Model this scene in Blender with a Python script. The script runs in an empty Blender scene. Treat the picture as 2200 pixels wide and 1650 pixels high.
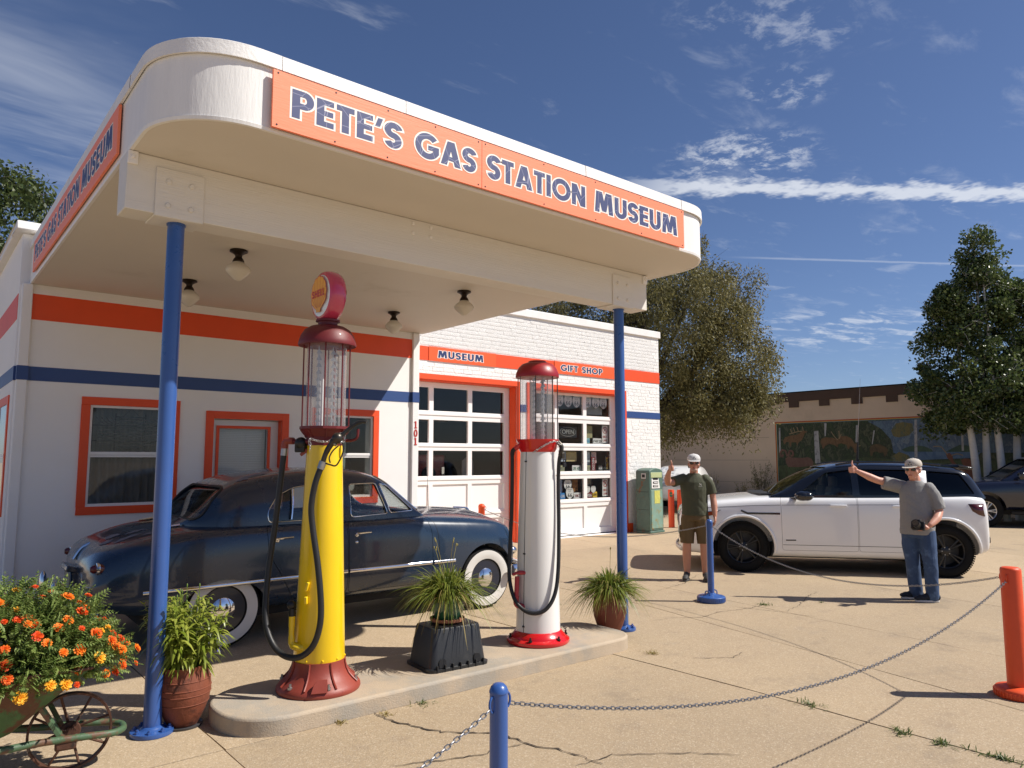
import bpy, bmesh, math, random
import numpy as np
from mathutils import Vector, Matrix, Euler
from mathutils.bvhtree import BVHTree
R = math.radians
SC = bpy.context.scene
COL = SC.collection
# ------------------------------------------------------------------ camera
cam = bpy.data.cameras.new('camera'); cam_o = bpy.data.objects.new('camera', cam); COL.objects.link(cam_o)
cam.sensor_width = 36.0; cam.lens = 36.0*1572.6/2200.0; cam.clip_start = 0.05; cam.clip_end = 3000
cam_o.location = (0, 0, 1.66); cam_o.rotation_euler = (R(90+5.863), 0, R(-39.722))
SC.camera = cam_o
# ------------------------------------------------------------------ sky and sun
SUN_EL, SUN_AZ = 47.45, 136.5-180.0          # azimuth of the sun as a math angle from +X
w = bpy.data.worlds.new('World'); SC.world = w; w.use_nodes = True
nt = w.node_tree; nt.nodes.clear()
def nd(t, **k):
    n = nt.nodes.new(t)
    for a, b in k.items(): setattr(n, a, b)
    return n
def lk(a, b): nt.links.new(a, b)
def mth(op, a, b=None, c=None, clamp=False):
    n = nd('ShaderNodeMath', operation=op, use_clamp=clamp)
    for i, x in enumerate((a, b, c)):
        if x is None: continue
        if isinstance(x, (int, float)): n.inputs[i].default_value = x
        else: lk(x, n.inputs[i])
    return n.outputs[0]
sky = nd('ShaderNodeTexSky', sky_type='NISHITA', sun_disc=False, sun_elevation=R(SUN_EL), sun_rotation=R(90-SUN_AZ), altitude=1500, air_density=1.0, dust_density=1.3, ozone_density=2.6)
tc = nd('ShaderNodeTexCoord')
sep = nd('ShaderNodeSeparateXYZ'); lk(tc.outputs['Generated'], sep.inputs[0])
zz = mth('MAXIMUM', sep.outputs[2], 0.02)
px = mth('DIVIDE', sep.outputs[0], zz); py = mth('DIVIDE', sep.outputs[1], zz)   # cloud layer plane
pc = nd('ShaderNodeCombineXYZ'); lk(px, pc.inputs[0]); lk(py, pc.inputs[1])
def noise(scale, detail=6, rough=.6, vec=None, sx=1, sy=1, rot=0, dist=0, off=(0,0,0)):
    m = nd('ShaderNodeMapping'); m.inputs['Scale'].default_value = (sx, sy, 1); m.inputs['Rotation'].default_value = (0, 0, rot); m.inputs['Location'].default_value = off
    lk(vec or pc.outputs[0], m.inputs[0])
    n = nd('ShaderNodeTexNoise'); n.inputs['Scale'].default_value = scale; n.inputs['Detail'].default_value = detail; n.inputs['Roughness'].default_value = rough; n.inputs['Distortion'].default_value = dist
    lk(m.outputs[0], n.inputs['Vector']); return n.outputs['Fac']
def smooth(x, a, b):
    m = nd('ShaderNodeMapRange', interpolation_type='SMOOTHSTEP'); lk(x, m.inputs[0]); m.inputs[1].default_value = a; m.inputs[2].default_value = b
    return m.outputs[0]
def blob(cx, cy, rx, ry, rot=0):
    dx = mth('SUBTRACT', px, cx); dy = mth('SUBTRACT', py, cy); c, s = math.cos(rot), math.sin(rot)
    u = mth('DIVIDE', mth('ADD', mth('MULTIPLY', dx, c), mth('MULTIPLY', dy, s)), rx)
    v = mth('DIVIDE', mth('SUBTRACT', mth('MULTIPLY', dy, c), mth('MULTIPLY', dx, s)), ry)
    d = mth('ADD', mth('MULTIPLY', u, u), mth('MULTIPLY', v, v))
    return smooth(mth('MULTIPLY', d, -1), -1, 0)
def line(a, b, w0, n_amp, n_sc, n_off=0):                       # a vapour trail between two points of the cloud plane
    ax, ay = a; bx, by = b; L = math.hypot(bx-ax, by-ay); tx, ty = (bx-ax)/L, (by-ay)/L
    t = mth('ADD', mth('MULTIPLY', mth('SUBTRACT', px, ax), tx), mth('MULTIPLY', mth('SUBTRACT', py, ay), ty))
    d = mth('SUBTRACT', mth('MULTIPLY', mth('SUBTRACT', py, ay), tx), mth('MULTIPLY', mth('SUBTRACT', px, ax), ty))
    nz = mth('SUBTRACT', noise(n_sc, 3, .65, off=(n_off, 0, 0)), .5)
    d = mth('ABSOLUTE', mth('ADD', d, mth('MULTIPLY', nz, n_amp)))
    m = smooth(mth('MULTIPLY', d, -1), -w0, -w0*.15)
    return mth('MULTIPLY', m, smooth(t, 0, .25*L)), t
n1 = noise(2.4, 6, .62, sx=1, sy=2.2, rot=R(-35), dist=.35)
n2 = noise(9, 5, .68, dist=.25)
n3 = noise(1.3, 5, .62, sx=.5, sy=1.7, rot=R(62), dist=.4)
cir = mth('MULTIPLY', smooth(n1, .56, .80), .24)                                  # thin veil over the whole sky
streak = mth('MULTIPLY', smooth(n3, .34, .80), mth('MAXIMUM', blob(.05, 2.75, .85, 1.25), mth('MULTIPLY', blob(.28, 2.95, .55, .22, .1), 1.5)))
puff = mth('MULTIPLY', smooth(n2, .46, .66), mth('MAXIMUM', blob(2.12, 1.33, .33, .30, .4), mth('MAXIMUM', mth('MULTIPLY', blob(1.78, .98, .17, .14), .7), mth('MULTIPLY', blob(1.5, .82, .35, .16, -.5), .45))))
low = mth('MULTIPLY', smooth(n1, .47, .70), mth('MAXIMUM', blob(5.6, 2.7, 1.6, 1.3, -.5), mth('MULTIPLY', blob(3.3, 1.0, .5, .35, -.5), .6)))
tr1, _t = line((1.85, 1.83), (3.35, .72), .105, .30, 8.5)
tr2, _t = line((3.05, 2.08), (4.3, 1.25), .028, .03, 9.0, 5)
cl = mth('MAXIMUM', mth('MULTIPLY', tr1, .72), mth('MULTIPLY', tr2, .22))
for x, k in ((cir, 1), (streak, .42), (puff, .60), (low, .55)): cl = mth('MAXIMUM', cl, mth('MULTIPLY', x, k) if k != 1 else x)
cl = mth('MULTIPLY', cl, smooth(sep.outputs[2], .02, .12))
mix = nd('ShaderNodeMix', data_type='RGBA'); lk(cl, mix.inputs[0]); tint = nd('ShaderNodeVectorMath', operation='MULTIPLY'); lk(sky.outputs[0], tint.inputs[0]); tint.inputs[1].default_value = (.93, .97, 1.14); lk(tint.outputs[0], mix.inputs[6]); mix.inputs[7].default_value = (10.5, 10.9, 11.6, 1)
bg = nd('ShaderNodeBackground'); bg.inputs[1].default_value = 0.066; lk(mix.outputs[2], bg.inputs[0])
wo = nd('ShaderNodeOutputWorld'); lk(bg.outputs[0], wo.inputs[0])
sun = bpy.data.lights.new('sun', 'SUN'); sun.energy = 5.0; sun.angle = R(.5); sun.color = (1.0, .945, .86)
sun_o = bpy.data.objects.new('sun', sun); COL.objects.link(sun_o)
_d = Vector((math.cos(R(SUN_AZ))*math.cos(R(SUN_EL)), math.sin(R(SUN_AZ))*math.cos(R(SUN_EL)), math.sin(R(SUN_EL))))
sun_o.rotation_euler = _d.to_track_quat('Z', 'Y').to_euler(); sun_o.location = _d*60
SC.view_settings.view_transform = 'Standard'; SC.view_settings.look = 'None'; SC.view_settings.exposure = 0.32; SC.view_settings.gamma = 1.0
SC.view_settings.use_curve_mapping = False
SC.render.engine = 'CYCLES'; SC.cycles.use_denoising = True; SC.cycles.max_bounces = 8; SC.cycles.transparent_max_bounces = 24
SC.cycles.caustics_reflective = False; SC.cycles.caustics_refractive = False; SC.cycles.sample_clamp_indirect = 6.0
# ------------------------------------------------------------------ materials
def srgb(r, g, b):
    f = lambda c: (c/255/12.92 if c/255 <= .04045 else ((c/255+.055)/1.055)**2.4)
    return (f(r), f(g), f(b))
MATS = {}
def mat(name, col, rough=.5, metal=0.0, coat=0.0, var=0.0, vs=6.0, bump=0.0, bs=60.0, spec=.5, col2=None, c2t=(.5, .62), c2s=4.0, trans=0.0, sheen=0.0, stretch=None, rvar=0.0, emit=None, sss=0.0, objrand=0.0):
    """procedural principled material: col with noise variation var, patches of col2, noise bump"""
    if name in MATS: return MATS[name]
    m = bpy.data.materials.new(name); m.use_nodes = True; MATS[name] = m
    t = m.node_tree; b = t.nodes['Principled BSDF']
    b.inputs['Roughness'].default_value = rough; b.inputs['Metallic'].default_value = metal
    b.inputs['Coat Weight'].default_value = coat; b.inputs['Coat Roughness'].default_value = .06
    b.inputs['Specular IOR Level'].default_value = spec
    if sheen: b.inputs['Sheen Weight'].default_value = sheen
    if sss: b.inputs['Subsurface Weight'].default_value = sss; b.inputs['Subsurface Radius'].default_value = (.02, .008, .004)
    if emit: b.inputs['Emission Color'].default_value = (*emit[0], 1); b.inputs['Emission Strength'].default_value = emit[1]
    L = t.links.new
    tcn = t.nodes.new('ShaderNodeTexCoord'); mp = t.nodes.new('ShaderNodeMapping'); L(tcn.outputs['Object'], mp.inputs[0])
    if stretch: mp.inputs['Scale'].default_value = stretch
    def nz(scale, detail=5, rough=.6):
        n = t.nodes.new('ShaderNodeTexNoise'); n.inputs['Scale'].default_value = scale; n.inputs['Detail'].default_value = detail; n.inputs['Roughness'].default_value = rough
        L(mp.outputs[0], n.inputs['Vector']); return n.outputs['Fac']
    base = None
    rgb = t.nodes.new('ShaderNodeRGB'); rgb.outputs[0].default_value = (*col, 1); base = rgb.outputs[0]
    if col2 is not None:
        mr = t.nodes.new('ShaderNodeMapRange'); mr.interpolation_type = 'SMOOTHSTEP'; L(nz(c2s, 8, .65), mr.inputs[0]); mr.inputs[1].default_value = c2t[0]; mr.inputs[2].default_value = c2t[1]
        mx = t.nodes.new('ShaderNodeMix'); mx.data_type = 'RGBA'; L(mr.outputs[0], mx.inputs[0]); L(base, mx.inputs[6]); mx.inputs[7].default_value = (*col2, 1); base = mx.outputs[2]
    if var:
        mr = t.nodes.new('ShaderNodeMapRange'); L(nz(vs), mr.inputs[0]); mr.inputs[1].default_value = .25; mr.inputs[2].default_value = .75; mr.inputs[3].default_value = 1-var; mr.inputs[4].default_value = 1+var
        mx = t.nodes.new('ShaderNodeVectorMath'); mx.operation = 'SCALE'; L(base, mx.inputs[0]); L(mr.outputs[0], mx.inputs['Scale']); base = mx.outputs[0]
    if objrand:
        oi = t.nodes.new('ShaderNodeObjectInfo'); mr = t.nodes.new('ShaderNodeMapRange'); L(oi.outputs['Random'], mr.inputs[0]); mr.inputs[3].default_value = 1-objrand; mr.inputs[4].default_value = 1+objrand
        mx = t.nodes.new('ShaderNodeVectorMath'); mx.operation = 'SCALE'; L(base, mx.inputs[0]); L(mr.outputs[0], mx.inputs['Scale']); base = mx.outputs[0]
    L(base, b.inputs['Base Color'])
    if rvar:
        mr = t.nodes.new('ShaderNodeMapRange'); L(nz(vs*1.7), mr.inputs[0]); mr.inputs[1].default_value = .3; mr.inputs[2].default_value = .7; mr.inputs[3].default_value = max(0, rough-rvar); mr.inputs[4].default_value = min(1, rough+rvar); L(mr.outputs[0], b.inputs['Roughness'])
    if bump:
        bp = t.nodes.new('ShaderNodeBump'); bp.inputs['Strength'].default_value = min(1, bump); bp.inputs['Distance'].default_value = .012 if bump <= 1 else .012*bump; L(nz(bs, 4), bp.inputs['Height']); L(bp.outputs[0], b.inputs['Normal'])
    if trans:
        tr = t.nodes.new('ShaderNodeBsdfTranslucent'); L(base, tr.inputs[0]); ms = t.nodes.new('ShaderNodeMixShader'); ms.inputs[0].default_value = trans
        out = t.nodes['Material Output']; L(b.outputs[0], ms.inputs[1]); L(tr.outputs[0], ms.inputs[2]); L(ms.outputs[0], out.inputs[0])
    return m
def glass(name, tint=(1, 1, 1), ior=1.5, refl=1.0, rough=0.0, haze=0.0):
    """thin pane: see-through tint plus fresnel reflection"""
    if name in MATS: return MATS[name]
    m = bpy.data.materials.new(name); m.use_nodes = True; MATS[name] = m; t = m.node_tree; t.nodes.clear(); L = t.links.new
    tr = t.nodes.new('ShaderNodeBsdfTransparent'); tr.inputs[0].default_value = (*tint, 1)
    gl = t.nodes.new('ShaderNodeBsdfGlossy'); gl.inputs['Roughness'].default_value = rough
    lw = t.nodes.new('ShaderNodeLayerWeight'); lw.inputs[0].default_value = .5; pw = t.nodes.new('ShaderNodeMath'); pw.operation = 'POWER'; L(lw.outputs['Facing'], pw.inputs[0]); pw.inputs[1].default_value = 4.0
    r0 = ((ior-1)/(ior+1))**2*refl; mu = t.nodes.new('ShaderNodeMath'); mu.operation = 'MULTIPLY_ADD'; mu.use_clamp = True; L(pw.outputs[0], mu.inputs[0]); mu.inputs[1].default_value = (1-r0)*.8; mu.inputs[2].default_value = r0
    ms = t.nodes.new('ShaderNodeMixShader'); L(mu.outputs[0], ms.inputs[0]); L(tr.outputs[0], ms.inputs[1]); L(gl.outputs[0], ms.inputs[2])
    if haze:                                                   # white diffuse share that turns the glass milky
        df = t.nodes.new('ShaderNodeBsdfDiffuse'); df.inputs[0].default_value = (.75, .73, .71, 1); m2 = t.nodes.new('ShaderNodeMixShader'); m2.inputs[0].default_value = haze; L(ms.outputs[0], m2.inputs[1]); L(df.outputs[0], m2.inputs[2]); ms = m2
    o = t.nodes.new('ShaderNodeOutputMaterial'); L(ms.outputs[0], o.inputs[0]); return m
# ------------------------------------------------------------------ objects
PINV = {}
def tag(o, label=None, cat=None, group=None, kind=None):
    if label: o['label'] = label
    if cat: o['category'] = cat
    if group: o['group'] = group
    if kind: o['kind'] = kind
    return o
def thing(name, label, cat, loc=(0, 0, 0), rz=0.0, group=None, local=False):
    """an Empty at the thing's base; local=False: its parts are built in world coordinates"""
    o = bpy.data.objects.new(name, None); COL.objects.link(o); o.location = loc; o.rotation_euler = (0, 0, rz); o.empty_display_size = .2
    if not local: PINV[o.name] = Matrix.LocRotScale(Vector(loc), Euler((0, 0, rz)), None).inverted()
    return tag(o, label, cat, group)
def put(name, me, parent=None, m=None, loc=None, rot=None):
    o = bpy.data.objects.new(name, me); COL.objects.link(o)
    if parent is not None:
        o.parent = parent
        if parent.name in PINV: o.matrix_parent_inverse = PINV[parent.name]
    if m is not None and not me.materials: me.materials.append(m)
    if loc is not None: o.location = loc
    if rot is not None: o.rotation_euler = rot
    return o
def copy_tree(o, parent=None):
    c = o.copy(); COL.objects.link(c)
    if parent is not None: c.parent = parent
    for ch in list(o.children): copy_tree(ch, c)
    return c
class G:
    """collects shapes for one mesh"""
    def __init__(s): s.v = []; s.f = []
    def add(s, vs, fs):
        k = len(s.v); s.v.extend([tuple(x) for x in vs]); s.f.extend([tuple(i+k for i in f) for f in fs]); return s
    def box(s, x0, y0, z0, x1, y1, z1):
        x0, x1 = sorted((x0, x1)); y0, y1 = sorted((y0, y1)); z0, z1 = sorted((z0, z1))
        return s.add([(x0,y0,z0),(x1,y0,z0),(x1,y1,z0),(x0,y1,z0),(x0,y0,z1),(x1,y0,z1),(x1,y1,z1),(x0,y1,z1)],
                     [(0,3,2,1),(4,5,6,7),(0,1,5,4),(1,2,6,5),(2,3,7,6),(3,0,4,7)])
    def obox(s, c, size, M=None):
        hx, hy, hz = (x/2 for x in size); M = M or Matrix.Identity(3); c = Vector(c)
        vs = [c+M@Vector(p) for p in ((-hx,-hy,-hz),(hx,-hy,-hz),(hx,hy,-hz),(-hx,hy,-hz),(-hx,-hy,hz),(hx,-hy,hz),(hx,hy,hz),(-hx,hy,hz))]
        return s.add(vs, [(0,3,2,1),(4,5,6,7),(0,1,5,4),(1,2,6,5),(2,3,7,6),(3,0,4,7)])
    def tube(s, pts, r, n=10, closed=False, caps=True, flat=None, up=None):
        pts = [Vector(p) for p in pts]; N = len(pts); rs = list(r) if hasattr(r, '__len__') else [r]*N
        tang = []
        for i in range(N):
            a = pts[(i-1) % N] if (closed or i > 0) else pts[i]; b = pts[(i+1) % N] if (closed or i < N-1) else pts[i]
            d = b-a; tang.append(d.normalized() if d.length > 1e-9 else Vector((0,0,1)))
        ref = Vector(up) if up else (Vector((0,0,1)) if abs(tang[0].z) < .9 else Vector((1,0,0)))
        u = (ref-tang[0]*ref.dot(tang[0])).normalized(); vs = []
        for i in range(N):
            t = tang[i]; u = u-t*u.dot(t)
            if u.length < 1e-6: u = t.orthogonal()
            u.normalize(); v = t.cross(u)
            for k in range(n):
                a = 2*math.pi*k/n; ca, sa = math.cos(a), math.sin(a)
                if flat: sa *= flat
                vs.append(pts[i]+(u*ca+v*sa)*rs[i])
        fs = []
        for i in range(N if closed else N-1):
            j = (i+1) % N
            for k in range(n): fs.append((i*n+k, i*n+(k+1) % n, j*n+(k+1) % n, j*n+k))
        if caps and not closed: fs.append(tuple(range(n-1, -1, -1))); fs.append(tuple((N-1)*n+k for k in range(n)))
        return s.add(vs, fs)
    def cyl(s, p0, p1, r0, r1=None, n=20, caps=True): return s.tube([p0, p1], [r0, r0 if r1 is None else r1], n, caps=caps)
    def lathe(s, prof, n=32, c=(0, 0, 0), M=None, a0=0, a1=2*math.pi, caps=True):
        full = abs(a1-a0-2*math.pi) < 1e-6; c = Vector(c); M = M or Matrix.Identity(3); vs = []; P = len(prof); m = n if full else n+1
        for k in range(m):
            a = a0+(a1-a0)*k/n; ca, sa = math.cos(a), math.sin(a)
            for r, z in prof: vs.append(c+M@Vector((r*ca, r*sa, z)))
        fs = []
        for k in range(n):
            j = (k+1) % m
            for i in range(P-1): fs.append((k*P+i, j*P+i, j*P+i+1, k*P+i+1))
        if full and caps:
            if prof[0][0] > 1e-6: fs.append(tuple(k*P for k in range(m-1, -1, -1)))
            if prof[-1][0] > 1e-6: fs.append(tuple(k*P+P-1 for k in range(m)))
        return s.add(vs, fs)
    def prism(s, poly, o, ux, uy, d):
        """polygon in the plane o+a*ux+b*uy pushed out along vector d"""
        o, ux, uy, d = Vector(o), Vector(ux), Vector(uy), Vector(d); n = len(poly)
        a = [o+ux*p[0]+uy*p[1] for p in poly]; b = [p+d for p in a]
        fs = [tuple(range(n)), tuple(range(2*n-1, n-1, -1))]+[(i, i+n, (i+1) % n+n, (i+1) % n) for i in range(n)]
        return s.add(a+b, fs)
    def sphere(s, c, r, n=16, m=10, M=None):
        rx, ry, rz = r if hasattr(r, '__len__') else (r, r, r); M = M or Matrix.Identity(3); c = Vector(c); vs = []
        for i in range(m+1):
            t = math.pi*i/m
            for k in range(n):
                a = 2*math.pi*k/n; vs.append(c+M@Vector((rx*math.sin(t)*math.cos(a), ry*math.sin(t)*math.sin(a), rz*math.cos(t))))
        return s.add(vs, [(i*n+k, (i+1)*n+k, (i+1)*n+(k+1) % n, i*n+(k+1) % n) for i in range(m) for k in range(n)])
    def mesh(s, name='mesh', ang=35, fix=True):
        me = bpy.data.meshes.new(name); me.from_pydata(s.v, [], s.f); me.update()
        if fix:
            bm = bmesh.new(); bm.from_mesh(me); bmesh.ops.remove_doubles(bm, verts=bm.verts, dist=1e-6); bmesh.ops.recalc_face_normals(bm, faces=bm.faces); bm.to_mesh(me); bm.free()
        if ang: finish(me, ang)
        return me
    def obj(s, name, m, parent=None, ang=35, bevel=0, loc=None, rot=None, fix=True, seg=2):
        me = s.mesh(name, ang, fix); me.materials.append(m); o = put(name, me, parent, None, loc, rot)
        if bevel:
            b = o.modifiers.new('bevel', 'BEVEL'); b.width = bevel; b.segments = seg; b.limit_method = 'ANGLE'; b.angle_limit = R(40)
        return o
def finish(me, ang=35):
    me.polygons.foreach_set('use_smooth', [True]*len(me.polygons)); me.set_sharp_from_angle(angle=R(ang)); me.update()
def bake(o):
    """apply an object's modifiers"""
    bpy.context.view_layer.update(); dg = bpy.context.evaluated_depsgraph_get()
    me = bpy.data.meshes.new_from_object(o.evaluated_get(dg)); o.modifiers.clear(); o.data = me; return o
def boolean(o, cutters, op='DIFFERENCE'):
    for c in cutters:
        b = o.modifiers.new('b', 'BOOLEAN'); b.operation = op; b.object = c; b.solver = 'EXACT'
    bake(o)
def kill(*os):
    for o in os: bpy.data.objects.remove(o, do_unlink=True)
_tc = {}
def letter(ch, size=1.0, off=0.0, ext=.002, res=3):
    """mesh of one character, cap height = size, centred on x, standing on y=0; returns mesh, width"""
    key = (ch, off, ext, size)
    if key in _tc: return _tc[key]
    cu = bpy.data.curves.new('letter', 'FONT'); cu.body = ch; cu.size = size/0.727; cu.offset = off; cu.extrude = ext; cu.resolution_u = res
    o = bpy.data.objects.new('letter', cu); COL.objects.link(o); bpy.context.view_layer.update()
    me = bpy.data.meshes.new_from_object(o.evaluated_get(bpy.context.evaluated_depsgraph_get())); kill(o); bpy.data.curves.remove(cu)
    me.materials.clear()
    co = np.empty(len(me.vertices)*3); me.vertices.foreach_get('co', co); co = co.reshape(-1, 3)
    cx = (co[:, 0].min()+co[:, 0].max())/2; wd = co[:, 0].max()-co[:, 0].min(); co[:, 0] -= cx; me.vertices.foreach_set('co', co.ravel()); me.update()
    _tc[key] = (me, wd); return me, wd
def text_row(txt, o, ux, uy, x0, x1, h, m, parent, off=0.0, back=None, back_off=0, name='letter', ext=.0015, gap=.13, big=1.0):
    """row of letters filling x0..x1 on the plane o,ux,uy; back: material of a wider outline behind each letter (a sub-part)"""
    ux, uy, o = Vector(ux).normalized(), Vector(uy).normalized(), Vector(o); n = ux.cross(uy)
    items = []; tot = 0
    for i, ch in enumerate(txt):
        if ch == ' ': items.append((None, h*.32, h)); tot += h*.32; continue
        hh = h*big if i == 0 or txt[i-1] == ' ' else h
        me, wd = letter(ch, hh, off*hh, ext); items.append((ch, wd, hh)); tot += wd
    tot += h*gap*(len(items)-1); k = (x1-x0)/tot; x = x0; out = []
    for ch, wd, hh in items:
        if ch:
            me = letter(ch, hh, off*hh, ext)[0].copy(); me.materials.append(m)
            Mx = Matrix((ux*k, uy, n)).transposed().to_4x4(); Mx.translation = o+ux*(x+wd*k/2)
            me.transform(Mx); L = put(name, me, parent); out.append(L)
            if back is not None:
                mb = letter(ch, hh, back_off*hh, ext)[0].copy(); mb.materials.append(back); Mx.translation = Mx.translation-n*.0022; mb.transform(Mx)
                put('outline', mb, L)
        x += (wd+h*gap)*k
    return out
def glyph(ch, o=0.0, w=.225):
    """geometric bold capital of height 1 as flat convex pieces; o = growth for an outline. returns pieces, width"""
    P = []
    def rect(x0, y0, x1, y1): P.append([(x0-o, y0-o), (x1+o, y0-o), (x1+o, y1+o), (x0-o, y1+o)])
    def diag(x0, y0, x1, y1, hw):
        k = math.hypot(x1-x0, y1-y0)/abs(y1-y0); h = hw/2+o*k; dx = (x1-x0)/(y1-y0)*o; P.append([(x0-h-dx, y0-o), (x0+h-dx, y0-o), (x1+h+dx, y1+o), (x1-h+dx, y1+o)])
    def arc(cx, cy, rx, ry, a0, a1, n=16, ww=w):
        e0 = math.degrees(o/((rx+ry)/2)); s = 1 if a1 > a0 else -1; full = abs(a1-a0) >= 360; b0, b1 = (a0, a1) if full else (a0-s*e0, a1+s*e0)
        for i in range(n):
            t0, t1 = R(b0+(b1-b0)*i/n), R(b0+(b1-b0)*(i+1)/n); h = ww/2+o
            P.append([(cx+(rx-h)*math.cos(t0), cy+(ry-h)*math.sin(t0)), (cx+(rx+h)*math.cos(t0), cy+(ry+h)*math.sin(t0)), (cx+(rx+h)*math.cos(t1), cy+(ry+h)*math.sin(t1)), (cx+(rx-h)*math.cos(t1), cy+(ry-h)*math.sin(t1))])
    if ch == 'P': W_ = .62; rect(0, 0, w, 1); rect(w-.02, 1-w*.9, .34, 1); rect(w-.02, .36, .34, .36+w*.9); arc(.34, .68, .28-w*.45+.0, .32-w*.45, -90, 90, ww=w*.9)
    elif ch == 'E': W_ = .52; rect(0, 0, w, 1); rect(w-.02, 0, W_, w*.88); rect(w-.02, 1-w*.88, W_, 1); rect(w-.02, .5-w*.42, W_-.02, .5+w*.42)
    elif ch == 'F': W_ = .50; rect(0, 0, w, 1); rect(w-.02, 1-w*.88, W_, 1); rect(w-.02, .46-w*.42, W_-.04, .46+w*.42)
    elif ch == 'T': W_ = .56; rect(.28-w/2, 0, .28+w/2, .9); rect(0, 1-w*.9, .56, 1)
    elif ch == 'I': W_ = w; rect(0, 0, w, 1)
    elif ch == 'H': W_ = .70; rect(0, 0, w, 1); rect(.7-w, 0, .7, 1); rect(w-.02, .5-w*.45, .72-w, .5+w*.45)
    elif ch == '1': W_ = .42; rect(.12, 0, .30, 1); rect(0, 0, .42, .12); rect(0, .82, .2, .94)
    elif ch == '0': W_ = .6; arc(.3, .5, .3-.08, .51-.06, 0, 360, 24, .16)
    elif ch == 'L': W_ = .48; rect(0, 0, w, 1); rect(w-.02, 0, W_, w*.88)
    elif ch == "'": W_ = .24; diag(.07, .66, .17, 1.0, w*.72)
    elif ch == 'O': W_ = .98; arc(.49, .5, .49+.01-w/2, .51-w/2, 0, 360, 40)
    elif ch == 'U': W_ = .68; rect(0, .34, w, 1); rect(.68-w, .34, .68, 1); arc(.34, .34, .34-w/2, .35-w/2, 180, 360, 18)
    elif ch == 'S': W_ = .58; r = (.5+w/2)/2-w/2+.005; arc(.30, 1.01-w/2-r, .29-w/2+.03, r, 20, 268, 20); arc(.28, -.01+w/2+r, .30-w/2, r, 92, -160, 20)
    elif ch == 'G': W_ = .92; arc(.48, .5, .48-w/2, .51-w/2, 42, 340, 34); rect(.50, .36, .92, .36+w*.8); rect(.92-w*.9, .26, .92, .5)
    elif ch == 'A': W_ = .84; h = w*1.12; diag(h/2, 0, .42-.02, 1, h); diag(.84-h/2, 0, .42+.02, 1, h); rect(.24, .2, .60, .2+w*.75)
    elif ch == 'N': W_ = .76; rect(0, 0, w, 1); rect(.76-w, 0, .76, 1); diag(.76-w*.62, 0, w*.62, 1, w*1.2)
    elif ch == 'M': W_ = .96; diag(w*.52, 0, w*.85, 1, w); diag(.96-w*.52, 0, .96-w*.85, 1, w); diag(.48, .08, .27, 1, w*1.0); diag(.48, .08, .69, 1, w*1.0)
    else: return None, 0
    return P, W_
def sign_row(txt, o, ux, uy, x0, x1, h, m, parent, back, grow=.06, big=1.03, gap=.085, d=.0016):
    """row of bold geometric capitals; each letter a part, its pale outline a sub-part"""
    ux, uy, o = Vector(ux).normalized(), Vector(uy).normalized(), Vector(o); n = ux.cross(uy); its = []
    for i, ch in enumerate(txt):
        if ch == ' ': its.append((None, .42*h, h)); continue
        hh = h*big if i == 0 or txt[i-1] == ' ' else h; its.append((ch, glyph(ch)[1]*hh, hh))
    k = (x1-x0)/(sum(a[1] for a in its)+gap*h*(len(its)-1)); x = x0
    for ch, wd, hh in its:
        if ch:
            def mk(gr, dep, m_, nm, par):
                g = G(); off = 0
                for poly in glyph(ch, gr)[0]:
                    g.prism([(p[0]*hh*k, p[1]*hh) for p in poly], o+ux*x+n*(dep+off), ux, uy, n*.0006); off += .00002
                return g.obj(nm, m_, par, ang=0, fix=False)
            L = mk(0, d, m, 'letter', parent); mk(grow, d-.0011, back, 'outline', L)
        x += (wd+gap*h)*k
def arr_mesh(name, V, F, m, smooth=False):
    """fast mesh from numpy: V (n,3), F (k,3|4) of one size"""
    me = bpy.data.meshes.new(name); V = np.asarray(V, np.float32); F = np.asarray(F, np.int32)
    me.vertices.add(len(V)); me.vertices.foreach_set('co', V.ravel()); k = F.shape[1]
    me.loops.add(F.size); me.loops.foreach_set('vertex_index', F.ravel()); me.polygons.add(len(F)); me.polygons.foreach_set('loop_start', np.arange(0, F.size, k, dtype=np.int32))
    if smooth: me.polygons.foreach_set('use_smooth', np.ones(len(F), bool))
    me.update(calc_edges=True); me.materials.append(m); return me
rnd = random.Random(7)
rng = np.random.default_rng(11)
# ------------------------------------------------------------------ palette
WHITE = mat('white_paint', (.80, .785, .76), .55, var=.03, vs=1.3, bump=.12, bs=220)
STUCCO = mat('white_stucco', (.85, .838, .825), .7, var=.03, vs=1.1, bump=.35, bs=160)
BRICKW = mat('painted_brick', (.83, .815, .79), .6, var=.04, vs=3, bump=.9, bs=26, col2=(.72, .70, .66), c2t=(.62, .75), c2s=9)
TRIM = mat('white_trim', (.82, .805, .785), .42, var=.02, vs=2, bump=.05, bs=300)
FLASH = mat('fascia_paint', (.80, .79, .765), .42, var=.04, vs=4, bump=.22, bs=14, stretch=(3.2, 3.2, .6), col2=(.62, .60, .56), c2t=(.70, .80), c2s=3)
CAPM = mat('cap_flashing', (.80, .785, .76), .5, var=.08, vs=3, bump=.3, bs=40, col2=(.55, .53, .49), c2t=(.66, .78), c2s=6)
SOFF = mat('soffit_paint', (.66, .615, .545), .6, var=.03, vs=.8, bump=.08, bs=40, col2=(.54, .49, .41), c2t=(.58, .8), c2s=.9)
ORANGE = mat('orange_paint', srgb(228, 78, 28), .5, var=.05, vs=3, bump=.15, bs=120)
BLUE = mat('blue_stripe_paint', srgb(42, 72, 128), .5, var=.05, vs=3, bump=.25, bs=120)
POSTB = mat('blue_post_paint', srgb(50, 86, 150), .32, var=.06, vs=4, bump=.06, bs=90, coat=.25, rvar=.08)
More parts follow.
